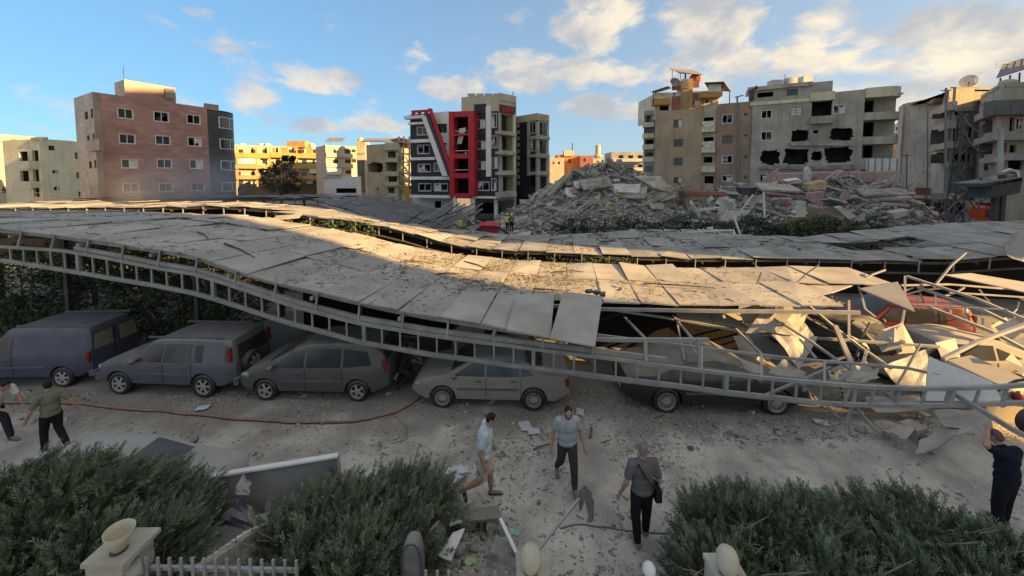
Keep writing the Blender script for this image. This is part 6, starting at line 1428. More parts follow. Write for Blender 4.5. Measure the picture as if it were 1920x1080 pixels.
    T = MB(); T.ell(J['pel'] - Vector((0, 0, .01)), (.168 * b, .126 * b, .135), Mt, 16, 10)
    for s in 'LR':
        hi, kn, an = J['hi' + s], J['kn' + s], J['an' + s]; T.capsule(hi, kn if not shorts else hi.lerp(kn, .86), .100 * b, .074 * b if not shorts else .092 * b)
        if not shorts: T.capsule(kn, kn.lerp(an, .92), .074 * b, .062)
    remeshed(T, 'shorts' if shorts else 'trousers', trousers, o, .013 * lod)
    for s in 'LR':
        an, t = J['an' + s], J['to' + s]; d = (t - an); d.normalize(); Sh = MB()
        Sh.capsule(an - Vector((0, .02, .035)), t, .046, .040); Sh.capsule(t, t + d * .04, .042, .034)
        if not sandals: Sh.capsule(an + Vector((0, 0, .01)), an - Vector((0, .02, .03)), .047, .05)
        remeshed(Sh, 'shoe', shoe, o, .012 * lod)
    if helmet: MB().ell(hd + Mh @ Vector((0, -.01, .055)), (.13, .15, .10), Mh, 16, 10).build('helmet', helmet, o, world=False, smooth=True)
    elif hair:
        Hh = MB(); Hh.ell(hd + Mh @ Vector((0, -.018, .034)), (.080, .092, .094), Mh, 18, 12); Hh.ell(hd + Mh @ Vector((0, -.045, -.01)), (.074, .062, .07), Mh, 14, 10); remeshed(Hh, 'hair', hair, o, .01 * lod)
    if beard: Bd = MB(); Bd.ell(hd + Mh @ Vector((0, .038, -.082)), (.058, .060, .048), Mh, 14, 10); Bd.capsule(hd + Mh @ Vector((-.06, .02, -.03)), hd + Mh @ Vector((-.045, .06, -.075)), .018, .02); Bd.capsule(hd + Mh @ Vector((.06, .02, -.03)), hd + Mh @ Vector((.045, .06, -.075)), .018, .02); remeshed(Bd, 'beard', m_hair, o, .01)
    if bag:
        k = Vector((.24, -.02, .90)); MB().box(k, (.10, .24, .22)).build('shoulder_bag', mat('black_bag', (.02, .02, .022), .6, .2, 5, .1, 40.), o, world=False)
        MB().path([k + Vector((.0, -.06, .1)), Vector((.15, -.14 * b, 1.08)), Vector((.0, -.145 * b, 1.26)), Vector((-.10, -.10, 1.42)), Vector((-.12, .0, 1.485)), Vector((-.08, .11 * b, 1.36)), Vector((.08, .16 * b, 1.15)), k + Vector((0, .08, .1))], .035, .012).build('bag_strap', m_hair, o, world=False)
    if vest:
        for z in (1.12, 1.30): MB().lathe([(.182, z), (.182, z + .05)], (0, .01, 0), 20, Matrix.Diagonal(Vector((1, .74, 1)))).build('reflective_band', vest, o, world=False)
    return o
def feet(px, py): p = gz(px, py, 0.); return (p.x, p.y, ground_h(p.x, p.y))
# bearded man walking towards the garden
person('bearded man in grey polo shirt and dark trousers walking towards the garden', feet(1063, 908), -math.pi / 2 + .05,
       dict(hiL=(-.09, .02, .90), knL=(-.11, .16, .50), anL=(-.12, .22, .085), hiR=(.09, -.02, .90), knR=(.12, -.06, .50), anR=(.16, -.32, .16), toR=(.17, -.18, .05), haL=(-.34, .10, .86), elL=(-.28, -.05, 1.12), haR=(.34, .02, .86), elR=(.28, -.08, 1.12), head=(0, .06, 1.615)),
       cloth('grey_polo', (.32, .34, .36)), cloth('dark_olive_trousers', (.055, .05, .042)), beard=True, bulk=1.18, scale=.99)
# man in pale tee and patterned shorts
person('man in pale blue tee and white patterned shorts walking to the right, looking down', feet(907, 938), .05,
       dict(hiL=(-.09, .02, .90), knL=(-.09, .12, .49), anL=(-.09, .14, .085), hiR=(.09, -.02, .90), knR=(.09, -.02, .48), anR=(.09, -.36, .30), toR=(.09, -.34, .10), che=(0, .03, 1.24), neck=(0, .06, 1.46), head=(0, .15, 1.60), shL=(-.185, .04, 1.40), shR=(.185, .04, 1.40), elR=(.24, -.06, 1.12), haR=(.25, .02, .86), elL=(-.25, .06, 1.12), haL=(-.26, .16, .90)),
       cloth('pale_blue_tee', (.46, .52, .54)), cloth('white_patterned_shorts', (.50, .48, .42), spot=(9., .52, (.10, .10, .10))), shorts=True, bulk=1.2, sandals=True, scale=1.03)
# man from behind with shoulder bag
person('man in charcoal tee with black shoulder bag, standing with his back to the garden', feet(1202, 1013), math.pi / 2 + .05,
       dict(hiL=(-.09, 0, .90), knL=(-.11, .0, .49), anL=(-.11, -.12, .085), hiR=(.09, .02, .90), knR=(.11, .06, .49), anR=(.12, .10, .085), haL=(-.36, .04, .86), elL=(-.30, -.05, 1.12), haR=(.29, .12, .98), elR=(.28, -.06, 1.12)),
       cloth('charcoal_tee', (.12, .118, .12)), cloth('black_trousers', (.016, .017, .020)), hair=m_hairg, bag=True, bulk=1.14, shoe=mat('grey_trainer', (.20, .20, .20), .7, .2, 8, .1, 60.), scale=1.02)
# man in olive tee walking left
person('man in olive green tee and black trousers walking away at left, beside the hose', feet(101, 846), math.pi * .86,
       dict(knL=(-.10, .12, .50), anL=(-.10, .16, .085), knR=(.12, .10, .52), anR=(.14, -.30, .20), toR=(.14, -.20, .06), haL=(-.34, .16, .90), elL=(-.30, .02, 1.12), haR=(.36, -.18, .95), elR=(.30, -.16, 1.14), neck=(0, .05, 1.46), head=(0, .11, 1.61)),
       cloth('olive_tee', (.17, .17, .125)), cloth('black_jeans', (.016, .018, .022)), bulk=1.04, scale=.98)
# man in white shirt at the left edge
person('man in white shirt bending with the hose at the left edge of the picture', feet(-4, 828), -.12,
       dict(pel=(0, -.12, .88), che=(0, .06, 1.16), neck=(0, .24, 1.34), head=(0, .36, 1.44), shL=(-.18, .19, 1.30), shR=(.18, .19, 1.30), elL=(-.24, .30, 1.04), haL=(-.16, .50, .98), elR=(.24, .26, 1.04), haR=(.16, .50, .95), hiL=(-.09, -.12, .86), hiR=(.09, -.12, .86), knL=(-.10, .10, .48), anL=(-.10, .22, .085), knR=(.10, -.10, .46), anR=(.10, -.38, .13)),
       cloth('white_shirt', (.60, .60, .62)), cloth('dark_blue_jeans', (.025, .03, .04)), bulk=1.05)
# man in navy at the right edge, arm raised to a fallen rail
person('man in navy tee at the right edge, raising an arm under the rail', feet(1880, 992), math.pi / 2 + .25,
       dict(elL=(-.36, .12, 1.52), haL=(-.14, .20, 1.70), neck=(0, .08, 1.46), head=(0, .17, 1.58), elR=(.30, .05, 1.14), haR=(.30, .2, .95), knL=(-.14, .02, .49), anL=(-.17, 0, .085), knR=(.14, .04, .49), anR=(.17, .06, .085)),
       cloth('navy_tee', (.012, .014, .026)), cloth('black_cargo', (.012, .013, .016)), bulk=1.16, hair=mat('cropped_hair', (.13, .08, .06), .8, .2, 20, .2, 90.), scale=1.04)
# rescue workers and far figures
m_hiv = cloth('yellow_vest', (.62, .72, .06)); m_refl = mat('reflective_tape', (.75, .75, .72), .3, .05, 5, 0, 20.); m_helm = mat('yellow_helmet', (.65, .70, .20), .35, .1, 4, 0, 20.)
def far_person(px, py, Y, lab, shirt, trousers, heading, z=None, **k):
    p = at(px, py, Y); return person(lab, (p.x, p.y, p.z if z is None else z), heading, {}, shirt, trousers, lod=2.6, group='far figures', **k)
far_person(863, 441, 36.2, 'rescue worker in yellow jacket standing left of the crushed red truck', m_hiv, cloth('worker_trousers', (.25, .25, .10)), -1.2, vest=m_refl, helmet=m_helm)
far_person(951, 434, 36.5, 'left of two rescue workers right of the crushed red truck, yellow jacket', m_hiv, cloth('black_jeans', (.016, .018, .022)), 1.2, vest=m_refl, helmet=m_helm)
far_person(959, 435, 36.2, 'right of two rescue workers beside the crushed red truck, darker jacket', cloth('dark_jacket', (.03, .035, .03)), cloth('black_jeans', (.016, .018, .022)), 1.8, vest=m_hiv, helmet=m_helm)
far_person(1733, 389, 56, 'left of two people in red standing far up the street', cloth('red_jacket', (.35, .03, .03)), cloth('red_trousers', (.28, .03, .03)), -1.5)
far_person(1755, 393, 54, 'right of two people in red standing far up the street', cloth('red_jacket', (.35, .03, .03)), cloth('red_trousers', (.28, .03, .03)), 2.)
far_person(1812, 400, 50, 'person in white shirt on the street below the grey balconies', cloth('white_shirt', (.60, .60, .62)), cloth('dark_blue_jeans', (.025, .03, .04)), 1.)

# ================================================================== YARD CLUTTER
def crumple(name, label, cat, pts, m, amp=.12, n=6, th=.012, seed=1, parent=None):
    """sheet over four (px,py,Y) corners or points, crumpled with real folds"""
    q = [at(*p) for p in pts]; nrm = (q[1] - q[0]).cross(q[3] - q[0]).normalized(); rows = []
    for i in range(n + 1):
        rows.append([]); u = i / n
        for j in range(n + 1):
            v = j / n; p = q[0].lerp(q[1], u).lerp(q[3].lerp(q[2], u), v)
            f = noise.noise((u * 2.2 + seed * 1.7, v * 1.9, seed * .9)) + .45 * abs(noise.noise((u * 3.6 + seed, v * 3.1, seed + 4))); rows[-1].append(p + nrm * amp * f)
    mb = MB().grid(rows); mb.grid([[p - nrm * th for p in r] for r in rows][::-1])
    o = mb.build(name, m, parent)
    return tag(o, label, cat) if label else o
m_sheet = mat('dusty_sheet_metal', (.34, .325, .30), .6, .2, 2, .15, 20., metal=.2, dust=.5)
m_tarp = mat('dusty_tarp', (.24, .235, .225), .85, .25, 2, .4, 15., dust=.35)
m_bluetarp = mat('blue_grey_tarp', (.07, .075, .12), .8, .3, 2, .3, 15., dust=.4)
# crumpled sheets in the stripped bay at right
for k, (pts, amp, lab) in enumerate([
    ([(1398, 622, 11.2), (1436, 578, 11.8), (1520, 582, 11.6), (1490, 628, 10.8)], .16, 'crumpled pale sheet tenting up left of the dark green car'),
    ([(1418, 595, 11.6), (1480, 568, 12.0), (1530, 640, 10.8), (1500, 690, 10.0)], .13, 'tall twisted sheet standing between black sedan and dark green car'),
    ([(1440, 700, 9.8), (1475, 668, 10.4), (1512, 700, 9.9), (1500, 716, 9.5)], .15, 'small peaked sheet catching sun behind the black sedan'),
    ([(1570, 706, 9.0), (1650, 690, 9.2), (1640, 716, 8.9), (1590, 718, 8.8)], .16, 'dark torn sheet draped over the truss at right'),
    ([(1715, 850, 8.0), (1825, 806, 8.1), (1800, 790, 8.5), (1735, 812, 8.5)], .12, 'bent grey sheet lying on the ground below the truss at right'),
    ([(1640, 785, 8.7), (1720, 800, 8.5), (1700, 822, 8.2), (1660, 812, 8.3)], .14, 'crushed grey-green panel on the heaped dirt at right'),
    ([(1740, 668, 9.0), (1860, 716, 8.7), (1880, 752, 8.5), (1736, 752, 8.7)], .05, 'large white panel leaning behind the right end of the truss'),
    ([(1750, 770, 8.6), (1850, 765, 8.5), (1870, 812, 8.0), (1770, 800, 8.3)], .12, 'grey dented panel under the right end of the truss'),
    ([(1882, 470, 17), (1905, 430, 19), (1960, 440, 19), (1950, 510, 16)], .25, 'large grey tarp hanging at the right edge above second carport'),
    ([(1545, 690, 10.2), (1625, 676, 10.4), (1650, 716, 9.6), (1560, 716, 9.6)], .18, 'broken pale boards heaped in front of the dark green car'),
    ([(1655, 690, 9.9), (1735, 655, 10.6), (1752, 720, 9.4), (1690, 732, 9.2)], .1, 'wide grey sheet pressed against the pale car'),
    ([(1620, 745, 9.3), (1720, 740, 9.3), (1740, 770, 9.0), (1640, 775, 9.0)], .12, 'flattened panel lying under the truss at right')]):
    crumple('crumpled_sheet', lab, 'sheet', pts, m_white if 'white' in lab else (m_tarp if 'tarp' in lab else m_sheet), amp, seed=k + 3)
# dead equipment on the ground at right
o = thing('engine_block', 'dusty square pump housing lying on the dirt heap below the truss', 'machine', tuple(at(1712, 812, 8.6)))
c = at(1712, 808, 8.6); MB().box(c, (.42, .35, .32), .3).build('housing', m_sheet, o); MB().lathe([(.04, 0), (.09, 0), (.1, .06), (.06, .07), (.05, .02)], c + Vector((0, -.2, -.02)), 14, Matrix.Rotation(math.pi / 2, 3, 'X')).build('port', m_steel_d, o)
# rag over a stick pole at the garden gate
o = thing('pole_with_rag', 'thin steel pole leaning from the garden with grey rag hung on its tip', 'pole', tuple(gz(1015, 1030, .2)))
a, b_ = at(1010, 1030, 5.0), at(1086, 935, 5.8); MB().bar(a, b_, .035, .035).build('pole', m_steel, o)
rg = MB(); tp = at(1098, 912, 5.8)
for (dx, L, w) in ((-.06, .42, .10), (.07, .62, .14), (0, .25, .2)):
    q = [tp + Vector((dx * .3, .0, 0)), tp + Vector((dx - w / 2, .02, -L * .45)), tp + Vector((dx * 1.4 - w * .2, -.02, -L)), tp + Vector((dx * 1.4 + w * .3, .0, -L * .95)), tp + Vector((dx + w / 2, -.03, -L * .4))]; rg.prism(q, None, (0, .03, 0))
rg.build('rag', cloth('grey_rag', (.17, .16, .15)), o)
# tilted grey board with pale top edge
o = thing('sign_board', 'large grey board with pale top edge tilted between the two left junipers', 'board', tuple(at(500, 960, 6.3).xy) + (0,))
q = [at(388, 895, 6.25), at(634, 855, 6.45), at(640, 925, 6.3), at(405, 985, 6.05)]
MB().prism(q, None, (0, .06, .01)).build('face', mat('grey_board', (.16, .165, .165), .6, .1, 1, .05, 10., dust=.25), o); MB().bar(q[0] + Vector((0, -.01, .02)), q[1] + Vector((0, -.01, .02)), .10, .035).build('top_edge', m_whitef, o); MB().bar(q[1], q[2], .05, .035).build('side_edge', m_steel, o)
for i in (.15, .85): t = q[0].lerp(q[1], i); MB().bar(t + Vector((0, .1, -.3)), (t.x, t.y + .25, 0), .06).build('leg', m_steel_d, o)
crumple('tarp', 'blue-grey tarp slumped against the tilted grey board', 'tarp', [(398, 990, 5.9), (452, 930, 6.0), (475, 960, 5.8), (470, 1005, 5.6)], m_bluetarp, .12, seed=31)
crumple('rag', 'pale grey rag draped over the corner of the tilted board', 'cloth', [(440, 925, 5.95), (452, 886, 6.1), (470, 905, 6.0), (468, 930, 5.85)], cloth('pale_cloth', (.32, .31, .29)), .1, seed=41)
# ribbed pale tile stack in front of the middle juniper
o = thing('roof_tiles', 'stack of pale ribbed tiles lying in the juniper above the fence', 'tiles', tuple(at(420, 1045, 5.2).xy) + (0,)); a = at(392, 1060, 5.1); d = Vector((.13, .10, .045))
for i in range(9): MB().box(a + d * i * .42, (.30, .035, .26), .55, M=Matrix.Rotation(.6, 3, 'Z') @ Matrix.Rotation(.35, 3, 'X')).build('tile', m_slabs[1], o)
# grey cushion standing by the fence
o = thing('car_seat', 'dusty dark grey padded seat back standing upright by the fence', 'seat', tuple(at(775, 1040, 4.75).xy) + (0,))
c = at(775, 1052, 4.75)
mb = MB(); sec = []
for t in np.linspace(0, 2 * math.pi, 24, endpoint=False):
    sx, sz = math.cos(t), math.sin(t); sec.append((.145 * math.copysign(abs(sx) ** .7, sx), .42 * math.copysign(abs(sz) ** .8, sz) - .06))
rows = [[c + Vector((x * k, y, z * (1 - (1 - k) * .4))) for x, z in sec + sec[:1]] for k, y in ((.55, -.10), (.9, -.085), (1, -.03), (1, .05), (.9, .09), (.5, .10))]
mb.grid(rows); mb.f.append(tuple(range(24))); kk = 25 * 5; mb.f.append(tuple(kk + i for i in reversed(range(24)))); mb.build('cushion', mat('grey_upholstery', (.12, .12, .125), .9, .25, 4, .6, 12., dust=.35), o, fix=True)
MB().path([p + Vector((0, -.012, 0)) for p in rows[1]], .02).build('piping', m_steel_d, o); MB().box((c.x, c.y, (c.z - .4) / 2), (.06, .06, max(.1, c.z - .4))).build('bracket', m_steel_d, o)
# debris path by the gate
o = thing('block_wall_piece', 'broken piece of hollow block wall on the path behind the gate', 'block', tuple(gz(905, 975, 0)))
c = gz(905, 972, .14); MB().box(c, (.62, .26, .20), .1).build('block', m_conc2, o); MB().box(c + Vector((.18, -.1, -.12)), (.24, .2, .2), .4).build('block', mat('ochre_block', (.33, .27, .17), .95, .25, 3, .5, 15.), o)
for k in range(3): MB().box(c + Vector((-.2 + k * .13, -.137, .0)), (.07, .02, .1), .1).build('hollow', m_dark, o)
crumple('bent_sheet', 'crumpled dark grey metal panel bent up beside the egg-shaped lamp at bottom centre', 'panel', [(905, 1075, 4.95), (930, 1000, 5.3), (965, 1028, 5.2), (968, 1085, 4.9)], mat('dark_grey_panel', (.10, .105, .11), .5, .2, 2, .1, 15., dust=.35), .12, seed=12)
tag(MB().bar(at(938, 972, 5.5), at(968, 1036, 5.1), .05, .02).build('metal_strip', m_whitef, None), 'bright metal strip standing on edge of the crumpled dark panel', 'strip')
crumple('bent_sheet', 'bent black sheet behind the crumpled dark panel', 'panel', [(912, 985, 5.75), (938, 975, 5.8), (948, 1005, 5.6), (922, 1020, 5.5)], m_steel_d, .1, seed=14)
for i, (pts, lab) in enumerate([([(822, 1045, 5.2), (850, 1000, 5.5), (872, 992, 5.5), (846, 1052, 5.1)], 'white board lying right of the middle juniper'), ([(842, 985, 5.7), (866, 978, 5.7), (862, 970, 5.9), (846, 974, 5.9)], 'small white board above the larger white board')]):
    crumple('white_board', lab, 'board', pts, m_white, .01, 3, .02, seed=i)
for i, (px, py, c_, w, lab) in enumerate([(962, 998, (.18, .32, .30), .16, 'crumpled turquoise bag beside the crumpled panel'), (880, 1053, (.20, .33, .06), .13, 'lime green scrap in the debris by the fence')]):
    Y = 5.4 if i == 0 else 4.95; crumple('plastic_scrap', lab, 'scrap', [(px - 14, py + 6, Y), (px - 4, py - 8, Y + .2), (px + 15, py - 5, Y + .2), (px + 8, py + 10, Y)], mat('scrap_%d' % i, c_, .6, .25, 5, .2, 20., dust=.35), .06, 5, seed=70 + i)
# papers
m_paper = mat('white_paper', (.56, .57, .62), .8, .05, 5, .1, 30.)
rp = random.Random(5)
def paper(px, py, rz, w, h, lab, grp=None, z=.03):
    p = gz(px, py, 0); p.z = ground_h(p.x, p.y) + z; rows = []
    for i in range(5):
        rows.append([p + Matrix.Rotation(rz, 3, 'Z') @ Vector(((i / 4 - .5) * w, (j / 3 - .5) * h, .03 * noise.noise((i * .6 + px, j * .7, py)) + .02)) for j in range(4)])
    tag(MB().grid(rows).grid([[q - Vector((0, 0, .004)) for q in r] for r in rows][::-1]).build('paper_sheet', m_paper, None), lab, 'paper', grp)
for (px, py, rz, lab) in [(983, 796, .3, 'upper of three white sheets of paper between the two walking men'), (988, 804, -.2, 'middle of three white sheets of paper between the two walking men'), (1001, 811, .15, 'lower right of three white sheets between the two walking men'),
                          (1088, 775, 1.4, 'white sheet of paper behind the bearded man'), (698, 890, .6, 'white sheet behind tips of the middle juniper'), (1540, 800, -.4, 'pale sheet on the dirt heap below the truss'), (380, 767, .3, 'small white scrap of paper beside the blue off-road car')]:
    paper(px, py, rz, .30, .21, lab, 'papers scattered on the yard')
for k in range(13): paper(848 + rp.gauss(0, 11), 897 + rp.gauss(0, 7), rp.uniform(0, 6), .22, .16, 'white sheet in the pile of papers beside the middle juniper', 'pile of papers', .03 + k * .012)
# fire hose and cables
def hose(name, label, pts, r, m, cat='hose'):
    P = []; 
    for px, py in pts: p = gz(px, py, 0); P.append(Vector((p.x, p.y, ground_h(p.x, p.y) + r)))
    Q = []
    for i in range(len(P) - 1):
        p0, p1, p2, p3 = P[max(i - 1, 0)], P[i], P[i + 1], P[min(i + 2, len(P) - 1)]
        for t in np.linspace(0, 1, 8, endpoint=False): Q.append(.5 * ((2 * p1) + (p2 - p0) * t + (2 * p0 - 5 * p1 + 4 * p2 - p3) * t * t + (3 * p1 - p0 - 3 * p2 + p3) * t ** 3))
    Q.append(P[-1]); 
    for q in Q: q.z = ground_h(q.x, q.y) + r
    return tag(MB().tube(Q, r, 8).build(name, m, None, smooth=True), label, cat)
hose('fire_hose', 'long reddish fire hose curving across the yard past the cars', [(10, 757), (140, 760), (230, 770), (330, 776), (450, 786), (560, 794), (660, 793), (730, 778), (770, 760), (795, 742)], .038, mat('red_brown_hose', (.17, .05, .04), .7, .2, 3, .2, 30., dust=.45))
hose('cable', 'thin black cable lying behind the man with shoulder bag', [(1050, 992), (1085, 985), (1140, 990), (1190, 996), (1280, 1001)], .012, m_steel_d, 'cable')
hose('cable', 'thin black cable trailing from hose end behind the silver sedan', [(738, 780), (760, 800), (762, 822), (735, 832)], .008, m_steel_d, 'cable')
# firefighter crouching in the shade between minivan and sedan
person('firefighter in dark gear crouching in the shade between minivan and silver sedan', (at(752, 740, 10.9).x, 11.2, 0), .4,
       dict(pel=(0, -.1, .62), che=(0, .08, .92), neck=(0, .18, 1.12), head=(0, .26, 1.25), shL=(-.18, .15, 1.06), shR=(.18, .15, 1.06), elL=(-.25, .28, .85), haL=(-.15, .45, .75), elR=(.25, .28, .85), haR=(.15, .45, .72), hiL=(-.1, -.1, .6), hiR=(.1, -.1, .6), knL=(-.16, .24, .48), anL=(-.14, .05, .085), knR=(.16, .2, .42), anR=(.14, -.2, .085)),
       cloth('dark_jacket', (.03, .035, .03)), cloth('worker_dark_trousers', (.04, .042, .035)), helmet=mat('dark_helmet', (.05, .05, .05), .3, .1, 4, 0, 20.), lod=1.4)
# sticks and loose debris pieces on the yard
for i, (x0, y0, x1, y1, r, lab) in enumerate([(393, 890, 412, 868, .02, 'dark branch on the ground above the tilted board'), (1000, 842, 1034, 832, .02, 'dark stick on the ground left of the bearded man'), (1106, 822, 1109, 800, .03, 'short dark post stub beside the bearded man'), (1225, 786, 1246, 778, .015, 'thin stick below the front wheel of the black sedan'), (1130, 830, 1148, 824, .012, 'small twig right of the bearded man')]):
    a, b_ = gz(x0, y0, .03), gz(x1, y1, .06); tag(MB().tube([a, a.lerp(b_, .5) + Vector((.02, 0, .02)), b_], [r, r * .9, r * .5], 6).build('stick', m_bark, None), lab, 'stick', 'sticks on the yard')
crumple('mat_scrap', 'dark green mat scrap on the ground right of the centre', 'mat', [(1350, 851, 8.4), (1368, 856, 8.3), (1388, 842, 8.6), (1366, 838, 8.7)], mat('dark_green_mat', (.05, .06, .055), .9, .2, 3, .2, 20.), .05, seed=9)
# gravel: small stones scattered everywhere, thickest in front of the cars and at the dirt heap
def gravel():
    P = []; r = random.Random(9)
    while len(P) < 27000:
        px = r.uniform(-60, 1980); py = 735 + 350 * r.random() ** 1.3; p = gz(px, py, 0)
        d = .22 + .9 * math.exp(-((px - 1200) / 330) ** 2 - ((py - 815) / 55) ** 2) + 1.1 * math.exp(-((px - 1650) / 220) ** 2 - ((py - 815) / 38) ** 2) + .9 * math.exp(-((px - 905) / 70) ** 2 - ((py - 1000) / 60) ** 2) + .4 * (py < 775) + .3 * math.exp(-((px - 930) / 90) ** 2 - ((py - 920) / 50) ** 2)
        d *= .5 + noise.noise((p.x * .8, p.y * .8, 2)) ; 
        if 835 < py < 905 and px > 1330: d *= .12
        if r.random() < d: P.append((p.x, p.y, ground_h(p.x, p.y)))
    P = np.array(P)
    for k, (mm, lab) in enumerate(((m_conc2, 'grey'), (mat('dark_grit', (.16, .15, .135), .95, .4, 3, .3, 20., tint=.2), 'dark'), (m_slabs[1], 'pale'))):
        sel = P[k::3]; n = len(sel); V, F = chunk_template(90 + k, 9, .6); s = rng.lognormal(math.log((.016, .011, .014)[k]), .62, n).clip(.006, .14)
        tag(scatter('gravel', V, F, sel, rand_rot(n, .6), np.stack([s * rng.uniform(.9, 2., n), s, s * .7], 1), mm, None), lab + ' stones and grit scattered over the yard', 'gravel', kind='stuff')
gravel()
# larger loose lumps one can pick out
LUMPS = ['left of the dark green mat scrap', 'between hose and the silver sedan', 'near the middle juniper tips', 'behind the papers pile', 'below the black sedan rear wheel', 'at the left foot of the dirt heap', 'on the left slope of the dirt heap', 'low on the dirt heap', 'on top of the dirt heap', 'on the right of the dirt heap', 'beside the pale sheet on the dirt heap', 'just below the black sedan', 'left of the man with shoulder bag', 'near the rag pole', 'behind the hollow block piece', 'between block piece and white board', 'in the debris by the fence', 'beside the larger white board', 'right of the hollow block piece', 'near the small white lamp', 'at the far right of the dirt heap', 'below the bent grey sheet', 'right of the dark green mat scrap', 'beside the bearded man', 'below the front of black sedan', 'left of the three papers']
for i, (px, py, s) in enumerate([(1295, 842, .10), (770, 800, .05), (560, 905, .05), (1010, 945, .07), (1365, 815, .07), (1460, 818, .12), (1500, 828, .10), (1562, 842, .10), (1615, 822, .15), (1660, 835, .12), (1540, 802, .10), (1420, 800, .08), (1150, 985, .05), (1090, 1010, .06), (880, 985, .10), (865, 1010, .12), (890, 1030, .12), (860, 1040, .10), (905, 1010, .09), (1255, 1045, .05), (1685, 850, .09), (1750, 862, .07), (1390, 840, .06), (1180, 805, .06), (1240, 820, .06), (950, 815, .05)]):
    V, F = chunk_template(200 + i, 12, .65); p = gz(px, py, 0); h = ground_h(p.x, p.y)
    tag(np_mesh('concrete_lump', V * s + np.array([p.x, p.y, h + s * .3]), F, m_conc2 if i % 3 else m_slabs[3], None), 'grey concrete lump ' + LUMPS[i], 'rubble', 'concrete lumps on the yard')
# debris boards on the lit deck
for k, (pts, lab) in enumerate([([(867, 498, 16.4), (907, 515, 15.4), (919, 509, 15.8), (880, 494, 16.8)], 'long grey plank on the front deck left of the little yellow box'), ([(953, 512, 15.3), (1060, 503, 15.8), (1062, 507, 15.6), (958, 517, 15.1)], 'pale wooden board lying on the lit middle of the front deck')]):
    tag(panel_mesh([at(*p) for p in pts], .05).build('plank', mat('pale_wood', (.42, .33, .2), .8, .2, 3, .2, 20.) if k else m_sheet, None), lab, 'plank')
c = at(912, 511, 15.4); tag(MB().box(c + Vector((0, 0, .08)), (.3, .22, .18), .4).build('small_box', mat('ochre_carton', (.5, .34, .14), .8, .15, 3, .1, 20.), None), 'little ochre box on the lit middle of the front deck', 'box')
o = thing('black_cushion', 'torn black cushion caught at the top of the slid panel', 'cushion', tuple(at(1118, 548, 11.2)))
for k, (px, py) in enumerate(((1104, 546), (1118, 547), (1128, 551))): V, F = chunk_template(300 + k, 12, .7); np_mesh('wad', V * .16 + np.array((at(px, py, 11.1) - OFF[o])[:]), F, m_steel_d, o)
# loose solar frames in front of the hedge and beside the red truck
def loose_panel(label, pts, m=m_burnt):
    q = [at(*p) for p in pts]; o = thing('fallen_solar_module', label, 'solar module', tuple(sum(q, Vector()) / 4), group='loose solar panels')
    panel_mesh(q, .04).build('glass_face', m, o)
    for a, b_ in zip(q, q[1:] + q[:1]): MB().bar(a + Vector((0, 0, .03)), b_ + Vector((0, 0, .03)), .07).build('frame_bar', m_whitef, o)
loose_panel('loose dark solar panel standing left of the crushed red truck bed', [(884, 447, 33), (914, 449, 33), (916, 437, 34), (887, 434, 34)]); loose_panel('loose dark solar panel propped right of the crushed red truck', [(917, 449, 33), (955, 450, 33), (948, 441, 34), (925, 438, 34)]); loose_panel('curled pale solar panel lying right of the crushed red truck', [(955, 450, 33), (990, 448, 33), (995, 434, 34), (968, 440, 34)], m_tin)
for k in range(6): loose_panel(['leftmost', 'second', 'third', 'fourth', 'fifth', 'rightmost'][k] + ' of six loose dark solar panels lying in front of the hedge', [(1190 + k * 32, 440 - k * .3, 29.0), (1218 + k * 32, 441, 29.0), (1206 + k * 32, 432, 30.4), (1180 + k * 32, 431, 30.4)], mat('blue_grey_solar', (.10, .13, .18), .35, .2, 1, .05, 10., dust=.3))
tag(MB().path([at(1255, 437, 29.4), at(1375, 431, 29.6), at(1378, 440, 29.2)], .1).path([at(1376, 405, 29.5), at(1388, 440, 29.)], .1).build('bent_rail', m_whitef, None), 'bent white rail standing up in front of the long hedge', 'rail')

# ================================================================== STREET AT RIGHT
# lattice mast and utility poles with wires
o = thing('lattice_mast', 'leaning steel lattice mast in front of the grey balcony block', 'mast', tuple(at(1790, 400, 42).xy) + (0,))
bt, tp = at(1788, 412, 42), at(1806, 214, 43); bt.z = 0
for sx, sy in ((-1, -1), (1, -1), (1, 1), (-1, 1)): MB().bar(bt + Vector((sx * .55, sy * .5, 0)), tp + Vector((sx * .25, sy * .25, 0)), .11).build('leg', m_steel_d, o)
for i in range(14):
    f0, f1 = i / 14, (i + 1) / 14; w0, w1 = .55 - .3 * f0, .55 - .3 * f1; p0, p1 = bt.lerp(tp, f0), bt.lerp(tp, f1); s = 1 if i % 2 else -1
    MB().bar(p0 + Vector((-w0 * s, -w0, 0)), p1 + Vector((w1 * s, -w1, 0)), .07).build('brace', m_steel_d, o); MB().bar(p0 + Vector((-w0, w0 * s, 0)), p1 + Vector((-w1, -w1 * s, 0)), .07).build('brace', m_steel_d, o)
def pole(label, px, ytop, Y, r, m=m_steel_d, lean=0):
    a = at(px, 400, Y); a.z = 0; b_ = at(px + lean, ytop, Y); o = thing('utility_pole', label, 'pole', (a.x, a.y, 0), group='utility poles'); MB().tube([a, b_], [r, r * .75], 8).build('shaft', m, o); MB().bar(b_ + Vector((-.7, 0, -.3)), b_ + Vector((.7, 0, -.3)), .1).build('crossarm', m, o); return b_
T1 = pole('tall grey pole at the corner of the weathered balcony block', 1774, 165, 50, .16, m_pipe); T2 = pole('thin pole left of the weathered balcony block', 1739, 192, 60, .12, m_pipe); T3 = pole('stout concrete pole with cables near the transformer platform', 1877, 240, 34, .24, m_greyw); T4 = pole('thin grey pole standing behind the right heap by white panels', 1700, 288, 58, .12, m_pipe)
